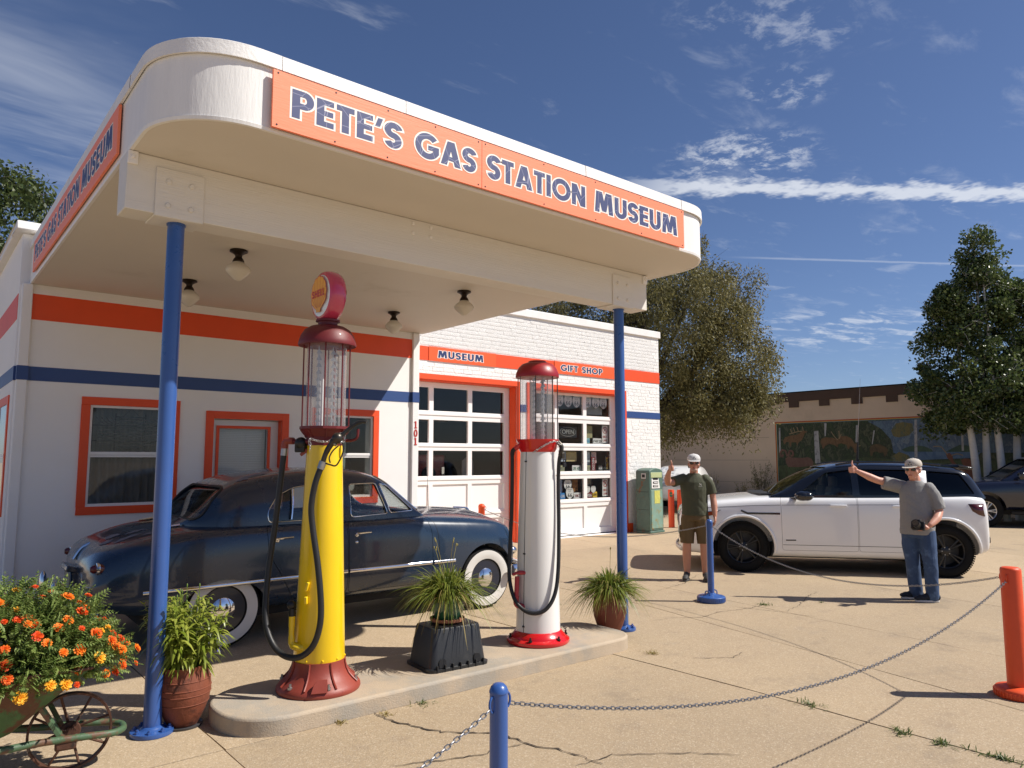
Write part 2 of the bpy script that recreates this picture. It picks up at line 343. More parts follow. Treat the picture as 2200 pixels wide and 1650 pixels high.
SIGNO = mat('orange_sign_print', srgb(250, 138, 98), .5, var=.025, vs=9, bump=.1, bs=30, stretch=(.3, .3, 3))
def crazed(name, col, line, sc):
    """printed letter colour with a web of fine pale crack lines"""
    m = mat(name, col, .5, var=.05, vs=12); t = m.node_tree; L = t.links.new; b = t.nodes['Principled BSDF']; src = b.inputs['Base Color'].links[0].from_socket
    g = t.nodes.new('ShaderNodeNewGeometry'); v = t.nodes.new('ShaderNodeTexVoronoi'); v.feature = 'DISTANCE_TO_EDGE'; v.inputs['Scale'].default_value = sc; L(g.outputs['Position'], v.inputs['Vector'])
    r = t.nodes.new('ShaderNodeMapRange'); L(v.outputs['Distance'], r.inputs[0]); r.inputs[1].default_value = .008; r.inputs[2].default_value = .016; r.inputs[3].default_value = .75; r.inputs[4].default_value = 0
    x = t.nodes.new('ShaderNodeMix'); x.data_type = 'RGBA'; L(r.outputs[0], x.inputs[0]); L(src, x.inputs[6]); x.inputs[7].default_value = (*line, 1); L(x.outputs[2], b.inputs['Base Color']); return m
SIGNB = crazed('navy_letter_print', srgb(58, 67, 112), srgb(150, 152, 178), 8.0)
SIGNW = mat('white_letter_print', srgb(245, 236, 225), .5)
BLACKM = mat('black_metal', (.012, .012, .013), .42, metal=.2)
DARK = mat('dark_interior', (.018, .017, .016), .9)
GLASS = glass('window_glass', (.94, .95, .945), 1.45, .7)
STEEL = mat('galvanised_steel', (.36, .36, .36), .38, metal=.9, var=.2, vs=40)
CHROME = mat('chrome', (.72, .73, .75), .08, metal=1.0, var=.06, vs=8)
RUBBER = mat('black_rubber', (.014, .014, .014), .48, var=.25, vs=9, bump=.1, bs=60)
# ------------------------------------------------------------------ concrete
def concrete():
    m = bpy.data.materials.new('exposed_aggregate_concrete'); m.use_nodes = True; MATS['concrete'] = m; t = m.node_tree; b = t.nodes['Principled BSDF']; L = t.links.new
    g = t.nodes.new('ShaderNodeNewGeometry')
    def nz(s, d=6, r=.6, out='Fac'):
        n = t.nodes.new('ShaderNodeTexNoise'); n.inputs['Scale'].default_value = s; n.inputs['Detail'].default_value = d; n.inputs['Roughness'].default_value = r; L(g.outputs['Position'], n.inputs['Vector']); return n.outputs[out]
    def ramp(x, a, b_, c, d):
        mr = t.nodes.new('ShaderNodeMapRange'); mr.clamp = True; L(x, mr.inputs[0])
        for i, q in enumerate((a, b_, c, d)): mr.inputs[i+1].default_value = q
        return mr.outputs[0]
    def mixc(f, a, c):
        mx = t.nodes.new('ShaderNodeMix'); mx.data_type = 'RGBA'; L(f, mx.inputs[0])
        if isinstance(a, tuple): mx.inputs[6].default_value = (*a, 1)
        else: L(a, mx.inputs[6])
        if isinstance(c, tuple): mx.inputs[7].default_value = (*c, 1)
        else: L(c, mx.inputs[7])
        return mx.outputs[2]
    c = mixc(ramp(nz(.55, 8), .38, .66, 0, 1), (.43, .328, .212), (.385, .296, .195))
    c = mixc(ramp(nz(3.2, 9, .7), .54, .72, 0, .6), c, (.295, .225, .158))
    c = mixc(ramp(nz(1.7, 9, .72), .60, .74, 0, .45), c, (.30, .255, .20))
    vo = t.nodes.new('ShaderNodeTexVoronoi'); vo.inputs['Scale'].default_value = 135; L(g.outputs['Position'], vo.inputs['Vector'])
    sv = t.nodes.new('ShaderNodeSeparateColor'); L(vo.outputs['Color'], sv.inputs[0])
    c = mixc(ramp(sv.outputs[0], .80, .90, 0, .52), c, (.60, .50, .37))                     # pale stones
    c = mixc(ramp(sv.outputs[1], .78, .92, 0, .34), c, (.20, .148, .10))                     # dark stones
    c = mixc(ramp(nz(170, 3, .6), .60, .76, 0, .24), c, (.20, .148, .10))
    c = mixc(ramp(nz(.9, 10, .74), .56, .66, 0, .42), c, (.22, .178, .135))                  # worn, stained areas
    c = mixc(ramp(nz(7.5, 5, .6), .68, .74, 0, .45), c, (.15, .115, .085))                   # small spots
    oi = t.nodes.new('ShaderNodeObjectInfo'); sc_ = t.nodes.new('ShaderNodeVectorMath'); sc_.operation = 'SCALE'; L(c, sc_.inputs[0]); L(ramp(oi.outputs['Random'], 0, 1, .90, 1.08), sc_.inputs['Scale']); c = sc_.outputs[0]
    L(c, b.inputs['Base Color']); b.inputs['Roughness'].default_value = .82; b.inputs['Specular IOR Level'].default_value = .3
    bp = t.nodes.new('ShaderNodeBump'); bp.inputs['Strength'].default_value = .5; bp.inputs['Distance'].default_value = .006
    ad = t.nodes.new('ShaderNodeMath'); ad.operation = 'ADD'; L(nz(110, 4), ad.inputs[0]); L(nz(9, 6), ad.inputs[1]); L(ad.outputs[0], bp.inputs['Height']); L(bp.outputs[0], b.inputs['Normal'])
    return m
CONC = concrete()
KERB = mat('kerb_concrete', (.43, .345, .25), .85, var=.12, vs=3, bump=.3, bs=90, col2=(.33, .295, .245), c2t=(.45, .66), c2s=2.2)
SOIL = mat('joint_dirt', (.06, .045, .032), .95, var=.2, vs=20)
gr = G(); gr.add([(-400,-400,-.075),(400,-400,-.075),(400,400,-.075),(-400,400,-.075)], [(0,1,2,3)])
ASPH = mat('far_ground_dirt', (.42, .34, .25), .95, var=.15, vs=.2, bump=.3, bs=8)
tag(gr.obj('ground', ASPH), kind='structure')
pav = bpy.data.objects.new('pavement', None); COL.objects.link(pav); tag(pav, kind='structure')
bed = G(); bed.box(-9, -6, -.06, 34, 26, -.022); bed.obj('joint_bed', SOIL, pav)
# control joints as polylines x(y); slabs fill between them
JX = [[(-6, -8.9), (26, -8.9)], [(-6, -2.4), (26, -2.4)], [(-6, 1.56), (26, 1.50)], [(-6, 4.78), (3.2, 4.835), (4.4, 4.80), (26, 4.82)], [(-6, 4.15), (2.5, 6.0), (5.65, 6.66), (8, 6.685), (26, 6.70)],
      [(-6, 6.3), (2.81, 7.342), (3.94, 7.476), (9, 8.1), (26, 9.6)], [(-6, 8.3), (2.9, 9.67), (3.72, 9.797), (26, 13.2)], [(-6, 10.9), (4, 12.4), (26, 16.2)], [(-6, 12.2), (4.3, 15.07), (4.9, 15.3), (26, 22)], [(-6, 17), (26, 27)], [(-6, 33.9), (26, 33.9)]]
def jx(j, y):
    for (a, xa), (b, xb) in zip(j, j[1:]):
        if y <= b: return xa+(xb-xa)*(y-a)/(b-a)
    return j[-1][1]
JY = [-6, -1.3, 4.435, 10.4, 17.5, 26]
slab_i = 0
for k in range(len(JX)-1):
    ys = [y for y in JY if y in (-6, 26) or not (y == 4.435 and k not in (1, 2)) ]
    if k >= 3: ys = [-6, .4-.7*(k % 2), 7.2+1.3*(k % 3), 16+(k % 2), 26]
    for y0, y1 in zip(ys, ys[1:]):
        rr = random.Random(k*31+int(y0*7)); n = max(2, int((y1-y0)/.22)); g_ = .0045
        L_ = []; R_ = []
        for i in range(n+1):
            y = y0+g_+(y1-y0-2*g_)*i/n; L_.append((jx(JX[k], y)+g_+rr.uniform(-.0025, .004), y)); R_.append((jx(JX[k+1], y)-g_-rr.uniform(-.0025, .004), y))
        xs0, xs1 = L_[0][0], R_[0][0]; nb = max(2, int((xs1-xs0)/.22)); bot = [(xs0+(xs1-xs0)*i/nb, L_[0][1]+rr.uniform(-.002, .004)) for i in range(1, nb)]
        xt0, xt1 = L_[-1][0], R_[-1][0]; top = [(xt1+(xt0-xt1)*i/nb, L_[-1][1]-rr.uniform(-.002, .004)) for i in range(1, nb)]
        poly = bot+R_+top+L_[::-1]; sl = G(); dz = rr.uniform(-.0025, .0005) if k > 0 else 0
        sl.prism(poly, (0, 0, -.03), (1,0,0), (0,1,0), (0, 0, .03+dz)); sl.obj('slab', CONC, pav, ang=30)
# cracks: open seams in the slabs (thin dirt-filled ribbons)
CRACKS = [[(2.50,4.44),(2.52,4.20),(2.60,3.98),(2.66,3.86),(2.86,3.66),(2.93,3.52),(2.93,3.36),(3.02,3.22),(3.06,2.9)], [(2.9,3.0),(3.2,2.95),(3.55,2.7),(3.75,2.5)], [(2.42,2.9),(2.75,2.7),(3.1,2.62),(3.5,2.45)],
          [(2.15,3.62),(2.6,3.45),(2.95,3.4)], [(6.05,5.05),(6.35,5.0),(6.6,4.82),(6.98,4.86),(7.3,4.78),(7.85,4.75)], [(7.35,4.95),(7.45,4.6),(7.55,4.05)], [(7.55,4.4),(8.0,4.5),(8.55,4.7),(9.0,4.8)], [(7.4,6.1),(8.2,6.25),(9.0,6.6)], [(11.6,3.5),(12.3,3.2),(13.2,3.15)], [(5.2,3.9),(5.5,3.7),(5.72,3.75)], [(10.2,6.6),(10.5,7.2),(10.2,7.9)], [(3.4,2.2),(3.9,2.0),(4.2,1.6)]]
def ribbon(pts, wd, z, seed, name, m, parent):
    rr = random.Random(seed); P = []
    for (a, b) in zip(pts, pts[1:]):
        n = max(2, int(math.dist(a, b)/.035))
        for i in range(n): t = i/n; P.append((a[0]+(b[0]-a[0])*t+rr.gauss(0, .008), a[1]+(b[1]-a[1])*t+rr.gauss(0, .008)))
    P.append(pts[-1]); vs = []; N = len(P)
    for i, p in enumerate(P):
        q0, q1 = P[max(0, i-1)], P[min(N-1, i+1)]; d = Vector((q1[0]-q0[0], q1[1]-q0[1], 0)).normalized(); nrm = Vector((-d.y, d.x, 0)); ww = wd*(.35+rr.random())*(1-.75*abs(2*i/(N-1)-1)**4)
        vs += [Vector((p[0], p[1], z))+nrm*ww/2, Vector((p[0], p[1], z))-nrm*ww/2]
    g = G(); g.add(vs, [(2*i, 2*i+1, 2*i+3, 2*i+2) for i in range(N-1)]); return g.obj(name, m, parent, ang=0)
for i, c in enumerate(CRACKS): ribbon(c, .0075 if i else .014, .0035, i, 'crack', SOIL, pav)
# pump island: raised kerbed slab with rounded ends
def rrect(x0, x1, y0, y1, r, n=8, r2=None):
    out = []
    for cx, cy, a0, rr in ((x1-r, y0+r, -90, r), (x1-r, y1-r, 0, r), (x0+(r2 or r), y1-(r2 or r), 90, r2 or r), (x0+(r2 or r), y0+(r2 or r), 180, r2 or r)):
        for i in range(n+1): a = R(a0+90*i/n); out.append((cx+rr*math.cos(a), cy+rr*math.sin(a)))
    return out
isl = bpy.data.objects.new('pump_island', None); COL.objects.link(isl); tag(isl, kind='structure')
g = G(); g.prism(rrect(1.60, 5.16, 4.43, 5.23, .26, 8, .36), (0, 0, -.02), (1,0,0), (0,1,0), (0, 0, .13)); g.obj('island_slab', KERB, isl, bevel=.02, seg=3)
# ------------------------------------------------------------------ service station building
bld = thing('service_station', 'white station building with orange and blue stripes, office and two garage bays', 'building', (5, 10, 0))
def wall_cells(x0, x1, z0, z1, ops):
    xs = sorted({x0, x1, *[o[0] for o in ops], *[o[1] for o in ops]}); zs = sorted({z0, z1, *[o[2] for o in ops], *[o[3] for o in ops]})
    for a, b in zip(xs, xs[1:]):
        for c, d in zip(zs, zs[1:]):
            mx, mz = (a+b)/2, (c+d)/2
            if not any(o[0] < mx < o[1] and o[2] < mz < o[3] for o in ops): yield a, b, c, d
def wall(name, x0, x1, z0, z1, y0, y1, ops, m, parent):
    """wall along X with openings; faces split at the openings, outer skin one sheet"""
    g = G(); cells = list(wall_cells(x0, x1, z0, z1, ops))
    for a, b, c, d in cells:
        g.add([(a,y0,c),(b,y0,c),(b,y0,d),(a,y0,d)], [(0,1,2,3)]); g.add([(a,y1,c),(b,y1,c),(b,y1,d),(a,y1,d)], [(3,2,1,0)])
    for a, b, c, d in ops:
        g.add([(a,y0,c),(b,y0,c),(b,y1,c),(a,y1,c)], [(0,1,2,3)]); g.add([(a,y0,d),(b,y0,d),(b,y1,d),(a,y1,d)], [(3,2,1,0)])
        g.add([(a,y0,c),(a,y1,c),(a,y1,d),(a,y0,d)], [(0,1,2,3)]); g.add([(b,y0,c),(b,y1,c),(b,y1,d),(b,y0,d)], [(3,2,1,0)])
    g.add([(x0,y0,z0),(x0,y1,z0),(x0,y1,z1),(x0,y0,z1)], [(0,1,2,3)]); g.add([(x1,y0,z0),(x1,y1,z0),(x1,y1,z1),(x1,y0,z1)], [(3,2,1,0)]); g.add([(x0,y0,z1),(x1,y0,z1),(x1,y1,z1),(x0,y1,z1)], [(0,1,2,3)])
    return g.obj(name, m, parent, ang=20, fix=False)
OY = 9.40; W1 = (1.612, 2.478, 1.13, 2.272); W2 = (4.36, 5.205, 1.13, 2.272); DR = (2.972, 3.848, .12, 2.165)
ow = wall('office_wall', .99, 5.845, 0, 4.14, OY, OY+.22, [W1, W2, DR], STUCCO, bld)
g = G(); g.box(.895, OY-.045, 0, .992, OY+.22, 3.563); g.box(.875, OY+.08, 0, .988, OY+6.6, 4.14); g.obj('side_wall', STUCCO, bld, bevel=.008)
g = G(); g.box(5.842, OY-.045, 0, 5.952, OY+.25, 3.563); g.box(5.85, OY+.25, 0, 5.95, 11.60, 4.14); g.box(5.845, OY+.01, 3.563, 5.952, OY+.25, 4.14); g.obj('corner_pilaster', STUCCO, bld, bevel=.008)
g = G(); g.box(.80, OY-.08, 4.14, 6.0, OY+.3, 4.235); g.box(.80, OY+.3, 4.14, 1.06, OY+6.6, 4.235); g.obj('parapet_cap', CAPM, bld, bevel=.01)
g = G(); g.box(1.0, OY+.28, 3.7, 5.86, OY+6.5, 3.8); g.obj('office_roof', DARK, bld)
# painted bands
g = G(); g.box(.995, OY-.004, 3.178, 5.84, OY+.01, 3.463); g.obj('orange_stripe', ORANGE, bld)
g = G(); g.box(.997, OY-.0045, 2.508, 5.838, OY+.01, 2.662); g.box(.891, OY-.049, 2.508, .997, OY+.05, 2.662); g.box(5.838, OY-.049, 2.508, 5.956, OY+.05, 2.662); g.box(.871, OY+.05, 2.508, .893, OY+6.5, 2.662); g.obj('blue_stripe', BLUE, bld)
g = G(); g.box(.871, OY+.09, 3.178, .893, OY+6.5, 3.463); g.obj('orange_stripe', ORANGE, bld)
for (a, b, c, d) in ((9.66, 10.62, 1.04, 2.36), (11.0, 12.1, .1, 2.3)):        # trim of the openings in the side wall
    g = G(); t = .095
    g.box(.862, a, c, .88, b, c+t); g.box(.862, a, d-t, .88, b, d); g.box(.8615, a, c+t, .88, a+t, d-t); g.box(.8615, b-t, c+t, .88, b, d-t); sw = g.obj('side_window', ORANGE, bld)
    g = G(); g.box(.868, a+t, c+t, .874, b-t, d-t); g.obj('pane', mat('side_glass', (.03, .035, .04), .05), sw)
    g = G(); g.box(.863, a+t, (c+d)/2-.03, .88, b-t, (c+d)/2+.02); g.box(.863, a+t, c+t, .88, a+t+.04, d-t); g.box(.863, b-t-.04, c+t, .88, b-t, d-t); g.obj('sash', TRIM, sw)
CURT = mat('grey_curtain', (.20, .195, .185), .9, trans=.3, var=.06, vs=3)
CURTG = mat('pale_green_curtain', (.52, .60, .55), .9, trans=.3)
def sash_window(op, nm_cur, cm, cx0, cx1):
    x0, x1, z0, z1 = op; t = .09; y = OY
    g = G(); g.box(x0-t, y-.022, z0-t, x1+t, y+.004, z0); g.box(x0-t, y-.022, z1, x1+t, y+.004, z1+t); g.box(x0-t, y-.0225, z0, x0, y+.004, z1); g.box(x1, y-.0225, z0, x1+t, y+.004, z1); wd = g.obj('window', ORANGE, bld, bevel=.004)
    g = G(); f = .028; zm = 1.726
    for a, b, c, d in ((x0, x1, z0, z0+f), (x0, x1, z1-f, z1), (x0, x0+f, z0+f, z1-f), (x1-f, x1, z0+f, z1-f)): g.box(a, y+.005, c, b, y+.07, d)
    g.box(x0+f, y+.012, zm-.018, x1-f, y+.06, zm+.018); g.box(x0+f, y+.02, zm-.045, x1-f, y+.055, zm-.02); g.obj('sash', TRIM, wd, bevel=.003)
    g = G(); g.box(x0+f+.002, y+.026, z0+f+.002, x1-f-.002, y+.030, zm-.05); g.obj('pane', GLASS, wd)
    g = G(); g.box(x0+f+.002, y+.036, zm+.02, x1-f-.002, y+.040, z1-f-.002); g.obj('pane', GLASS, wd)
    vs = []; fs = []; N = 70
    for i in range(N+1):
        x = cx0+(cx1-cx0)*i/N; yy = y+.19+.02*math.sin(i*.9)+.012*math.sin(i*.37+1)
        vs += [(x, yy, z0-.02), (x, yy, z1+.02)]
    for i in range(N): fs.append((2*i, 2*i+2, 2*i+3, 2*i+1))
    g = G(); g.add(vs, fs); g.obj('curtain', cm, wd, ang=80)
    return wd
sash_window(W1, 'curtain', CURT, W1[0], W1[1]); sash_window(W2, 'curtain', CURTG, W2[0]+.08, W2[0]+.52)
# office entrance door
x0, x1, z0, z1 = DR; t = .094
g = G(); g.box(x0-t, OY-.022, 0, x0, OY+.003, z1+t); g.box(x1, OY-.022, 0, x1+t, OY+.003, z1+t); g.box(x0, OY-.0225, z1, x1, OY+.003, z1+t)
g.box(x1-.004, OY+.003, z0, x1+.002, OY+.16, z1)
dfr = g.obj('door_casing', ORANGE, bld, bevel=.004)
g = G()
for a, b, c, d in wall_cells(x0+.006, x1-.006, z0, z1-.006, [(3.075, 3.70, .55, 2.05)]): g.box(a, OY+.10, c, b, OY+.145, d)
dd = g.obj('entrance_door', mat('door_white', (.74, .735, .73), .45), bld)
g = G(); a, b, c, d = 3.075, 3.70, .55, 2.05; q = .035
for e in ((a-q, b+q, d, d+q), (a-q, b+q, c-q, c), (a-q, a, c, d), (b, b+q, c, d)): g.box(e[0], OY+.082, e[2], e[1], OY+.102, e[3])
g.obj('glazing_bead', ORANGE, dd)
g = G(); g.box(a, OY+.115, c, b, OY+.12, d); g.obj('pane', GLASS, dd)
g = G(); zc = c
while zc < d-.01: g.box(a+.005, OY+.17, zc, b-.005, OY+.173, zc+.021); zc += .0225
g.obj('blind', mat('white_blind', (.60, .63, .65), .6), dd)
g = G(); g.sphere((x1-.08, OY+.07, 1.05), .03); g.cyl((x1-.08, OY+.07, 1.05), (x1-.08, OY+.1, 1.05), .015); g.obj('handle', STEEL, dd)
g = G(); g.box(2.8, OY-.35, 0, 4.02, OY-.002, .1); g.obj('door_step', KERB, bld, bevel=.01)
# office room behind the windows
g = G(); g.box(.995, OY+1.9, 0, 5.84, OY+2.0, 3.6); g.box(.995, OY+.3, -.01, 5.84, OY+1.9, .06); g.box(2.72, OY+.225, .06, 2.80, OY+1.9, 3.6); g.box(4.05, OY+.225, .06, 4.12, OY+1.9, 3.6); g.obj('office_room', mat('dim_room', (.22, .21, .20), .9), bld)
# house number
for i, ch in enumerate('101'):
    g = G(); W_ = glyph(ch)[1]; k_ = 0
    for poly in glyph(ch)[0]: g.prism([(p[0]*.105-W_*.0525, p[1]*.105) for p in poly], (5.898, OY-.046-k_, 2.12-i*.125), (1,0,0), (0,0,1), (0, -.006, 0)); k_ += .0001
    g.obj('house_number', mat('red_number', srgb(190, 40, 25), .4), bld, ang=0, fix=False)
# ---------------- garage
GY, DY = 11.38, 11.59; D1 = (6.62, 9.57, 0, 3.135); D2 = (9.93, 12.81, 0, 3.135); GX0, GX1, GZ = 5.95, 14.12, 4.60
gw = wall('garage_wall', GX0, GX1, 0, GZ, GY, GY+.3, [D1, D2], BRICKW, bld)
g = G(); g.box(GX1-.25, GY+.3, 0, GX1, 20, GZ); g.obj('garage_end_wall', BRICKW, bld)
g = G(); g.box(GX0, GY-.05, GZ, GX1+.035, GY+.36, GZ+.165); g.box(GX1-.32, GY+.36, GZ, GX1+.035, 20, GZ+.165); g.obj('parapet_cap', CAPM, bld, bevel=.012)
g = G(); g.box(GX0, GY+.36, 4.2, GX1-.3, 20, 4.3); g.obj('garage_roof', DARK, bld)
# bricks: courses of painted brick standing proud of the wall
bvar = []
for k in range(7):
    rr = random.Random(k+50); bm = bmesh.new(); bmesh.ops.create_cube(bm, size=1)
    for v in bm.verts:
        v.co.x *= 1+rr.uniform(-.02, .02); v.co.z *= 1+rr.uniform(-.07, .07); v.co.y *= 1+rr.uniform(-.25, .3)
    bmesh.ops.bevel(bm, geom=bm.edges[:], offset=.06, segments=1, affect='EDGES'); me = bpy.data.meshes.new('brick'); bm.to_mesh(me); bm.free(); finish(me, 60); me.materials.append(BRICKW); bvar.append(me)
BH, BL = .0785, .232; bricks = []; rr = random.Random(3)
def in_hole(a, b, c, d):
    for (p, q, r_, s) in (D1, D2):
        if a < q+.095 and b > p-.095 and c < s+.115: return True
    if c < 3.76 and d > 3.485: return True           # orange band
    if c < 2.775 and d > 2.615 and a > 12.9: return True
    return False
for k in range(int(GZ/BH)):
    z = k*BH; off = (k % 2)*BL/2+rr.uniform(-.015, .015); x = GX0+.01-off
    if k % 6 == 5: ln = BL*.62
    else: ln = BL
    while x < GX1:
        lj = ln*rr.uniform(.82, 1.25); a, b = max(GX0+.005, x+.0012), min(GX1-.003, x+lj-.0012); x += lj
        if b-a < .05 or a < 7.05-.012*k*0: continue
        if in_hole(a, b, z, z+BH): continue
        bricks.append((a, b, z+.0022+rr.uniform(-.001, .002), z+BH-.0022+rr.uniform(-.002, .001)))
bricks.sort(key=lambda b: b[0]-0*b[2]); near = bricks[:0]
# the largest in the picture are the ones nearest the camera, lowest x first
sel = [b for b in bricks if b[2] > 3.7][:300]; rest = [b for b in bricks if b not in sel]
for a, b, c, d in sel:
    o = put('brick', bvar[rr.randrange(7)], gw, None, ((a+b)/2, GY-.001+rr.uniform(0, .004), (c+d)/2)); o.scale = (b-a, .013, d-c)
g = G()
for a, b, c, d in rest:
    e = .0035; j = rr.uniform(.003, .008); x_, y_ = (a, b), (GY+.004, GY-j)
    g.add([(a,GY+.004,c),(b,GY+.004,c),(b,GY+.004,d),(a,GY+.004,d),(a+e,GY-j,c+e),(b-e,GY-j-rr.uniform(-.002,.002),c+e+rr.uniform(-.003,.003)),(b-e,GY-j,d-e+rr.uniform(-.003,.003)),(a+e,GY-j,d-e)], [(4,5,6,7),(0,1,5,4),(1,2,6,5),(2,3,7,6),(3,0,4,7)])
tag(g.obj('brick', BRICKW, gw, ang=50), kind='stuff')
g = G(); g.box(GX0, GY-.012, 3.49, GX1+.004, GY+.01, 3.752); g.obj('orange_stripe', ORANGE, bld)
g = G(); g.box(12.90, GY-.012, 2.62, GX1+.004, GY+.01, 2.772); g.box(9.664, GY-.012, 2.62, 9.83, GY+.01, 2.772); g.obj('blue_stripe', BLUE, bld)
for D in (D1, D2):
    a, b, c, d = D; g = G(); q = .085
    g.box(a-q, GY-.03, 0, a, GY+.004, d+q+.02); g.box(b, GY-.03, 0, b+q, GY+.004, d+q+.02); g.box(a, GY-.031, d, b, GY+.004, d+q+.02)
    g.box(b-.022, GY+.004, 0, b+.003, DY-.01, d); g.box(a-.003, GY+.004, 0, a+.022, DY-.01, d); g.box(a+.022, GY+.004, d-.022, b-.022, DY-.01, d+.003); g.obj('door_casing', ORANGE, bld, bevel=.004)
g = G(); g.box(12.9, GY-.035, 0, 13.05, GY-.003, .2); g.obj('orange_base_block', ORANGE, bld)
def garage_door(cols, rows, pans, x0, x1, zt):
    g = G(); ops = [(a, b, c, d) for a, b in cols for c, d in rows]+[(a, b, c, d) for a, b in cols for c, d in pans]
    for a, b, c, d in wall_cells(x0, x1, .02, zt, ops): g.box(a, DY, c, b, DY+.055, d)
    seams = sorted(rows+pans); dr = g.obj('garage_door', TRIM, bld, bevel=.004)
    for (c0, d0), (c1, d1) in zip(seams, seams[1:]):                  # section joints with a shadow lip
        zj = (d0+c1)/2; q = G(); q.box(x0+.01, DY-.014, zj+.004, x1-.12, DY+.004, zj+.05); q.obj('rail_lip', TRIM, dr, bevel=.004)
    for a, b in cols:
        for c, d in rows:
            q = G(); q.box(a-.004, DY+.03, c-.004, b+.004, DY+.034, d+.004); q.obj('pane', GLASS, dr)
        for c, d in pans:
            q = G(); q.box(a-.004, DY+.026, c-.004, b+.004, DY+.05, d+.004); q.obj('panel', TRIM, dr)
    return dr
garage_door([(6.79, 7.60), (7.70, 8.51), (8.61, 9.42)], [(2.572, 3.011), (1.963, 2.399), (1.342, 1.819)], [(.66, 1.18), (.10, .50)], D1[0]+.022, D1[1]-.022, D1[3]-.022)
garage_door([(10.05, 10.83), (10.94, 11.70), (11.81, 12.59)], [(2.628, 3.058), (2.004, 2.451), (1.395, 1.849), (.792, 1.231)], [(.143, .619)], D2[0]+.022, D2[1]-.022, D2[3]-.022)
# garage interior
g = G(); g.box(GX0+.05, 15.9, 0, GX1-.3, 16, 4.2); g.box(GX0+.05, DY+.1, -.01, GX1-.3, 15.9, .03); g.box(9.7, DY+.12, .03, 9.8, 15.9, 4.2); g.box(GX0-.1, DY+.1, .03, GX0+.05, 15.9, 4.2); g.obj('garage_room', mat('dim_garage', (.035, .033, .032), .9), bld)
# sign boards on the band
def band_sign(name, label, txt, x0, x1, tx0, tx1):
    s = thing(name, label, 'sign', (x0, GY-.03, 3.49)); g = G(); g.box(x0, GY-.024, 3.487, x1, GY-.0125, 3.755); g.obj('panel', mat('orange_board', srgb(240, 92, 40), .5, var=.03), s, bevel=.002)
    sign_row(txt, (0, GY-.024, 3.555), (1,0,0), (0,0,1), tx0, tx1, .135, mat('navy_small', srgb(35, 52, 100), .5), s, SIGNW, .06, 1.0, .12)
band_sign('wall_sign', 'orange board reading MUSEUM above the left garage door', 'MUSEUM', 7.43, 9.02, 7.63, 8.70)
band_sign('wall_sign', 'orange board reading GIFT SHOP above the right garage door', 'GIFT SHOP', 10.62, 12.55, 10.80, 12.10)
# ------------------------------------------------------------------ canopy
cpy = thing('canopy', 'white flat canopy with rounded corners on two blue posts', 'canopy', (3.5, 5, 0))
CX0, CX1, CY0, CY1, ZS, ZF, ZT = .963, 6.03, 4.06, 9.398, 3.565, 3.965, 4.045
def outline(x0, x1, y0, y1, r, n=14):
    out = [(x0, y1)]
    for i in range(n+1): a = R(180+90*i/n); out.append((x0+r+r*math.cos(a), y0+r+r*math.sin(a)))
    for i in range(n+1): a = R(270+90*i/n); out.append((x1-r+r*math.cos(a), y0+r+r*math.sin(a)))
    return out+[(x1, y1)]
def band(pts, zs):
    """vertical skin along an open outline through heights zs [(z, outward)]"""
    g = G(); vs = []; n = len(pts)
    for i, p in enumerate(pts):
        a, b = pts[max(0, i-1)], pts[min(n-1, i+1)]; d = Vector((b[0]-a[0], b[1]-a[1], 0)).normalized(); nr = Vector((d.y, -d.x, 0))
        for z, o in zs: vs.append((p[0]+nr.x*o, p[1]+nr.y*o, z))
    k = len(zs); g.add(vs, [(i*k+j, (i+1)*k+j, (i+1)*k+j+1, i*k+j+1) for i in range(n-1) for j in range(k-1)]); return g
O1 = outline(CX0, CX1, CY0, CY1, .5)
band(O1, [(ZS, -.02), (ZS, 0), (ZS+.02, .004), (ZS+.022, 0), (ZF, 0)]).obj('fascia', FLASH, cpy, ang=50)
# roof-edge flashing in separate lengths
def seg_out(pts, t0, t1):
    L = [0]
    for a, b in zip(pts, pts[1:]): L.append(L[-1]+math.dist(a, b))
    out = []
    def at(s):
        for i in range(len(L)-1):
            if s <= L[i+1]+1e-9: q = (s-L[i])/(L[i+1]-L[i]); return (pts[i][0]+(pts[i+1][0]-pts[i][0])*q, pts[i][1]+(pts[i+1][1]-pts[i][1])*q)
        return pts[-1]
    return [at(t0)]+[p for p, l in zip(pts, L) if t0+1e-4 < l < t1-1e-4]+[at(t1)], L[-1]
_, TOT = seg_out(O1, 0, 1); cuts = [0, 2.4, 4.55, 5.75, 6.60, 8.3, 9.55, 10.35, 12.2, TOT]
for a, b in zip(cuts, cuts[1:]):
    p, _ = seg_out(O1, a+.002, b-.002); rr = random.Random(int(a*10)); o = rr.uniform(0, .004)
    band(p, [(ZF-.012, .006), (ZF-.014, .020+o), (ZF+.03, .018+o), (ZT-.008+o, .016+o), (ZT+o, .006), (ZT+o, -.12)]).obj('edge_flashing', CAPM, cpy, ang=40)
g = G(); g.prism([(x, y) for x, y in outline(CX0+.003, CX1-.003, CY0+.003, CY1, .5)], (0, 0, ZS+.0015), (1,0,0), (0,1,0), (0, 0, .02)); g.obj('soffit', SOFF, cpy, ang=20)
g = G(); g.prism(outline(CX0+.1, CX1-.1, CY0+.1, CY1, .45), (0, 0, ZT-.03), (1,0,0), (0,1,0), (0, 0, .02)); g.obj('roof_deck', CAPM, cpy, ang=20)
g = G(); g.box(.955, 4.87, 3.197, 5.872, 5.085, ZS); bm_ = g.obj('beam', mat('beam_paint', (.71, .685, .635), .55, var=.03, vs=2, bump=.35, bs=18, stretch=(.25, 3, 6)), cpy, bevel=.006)
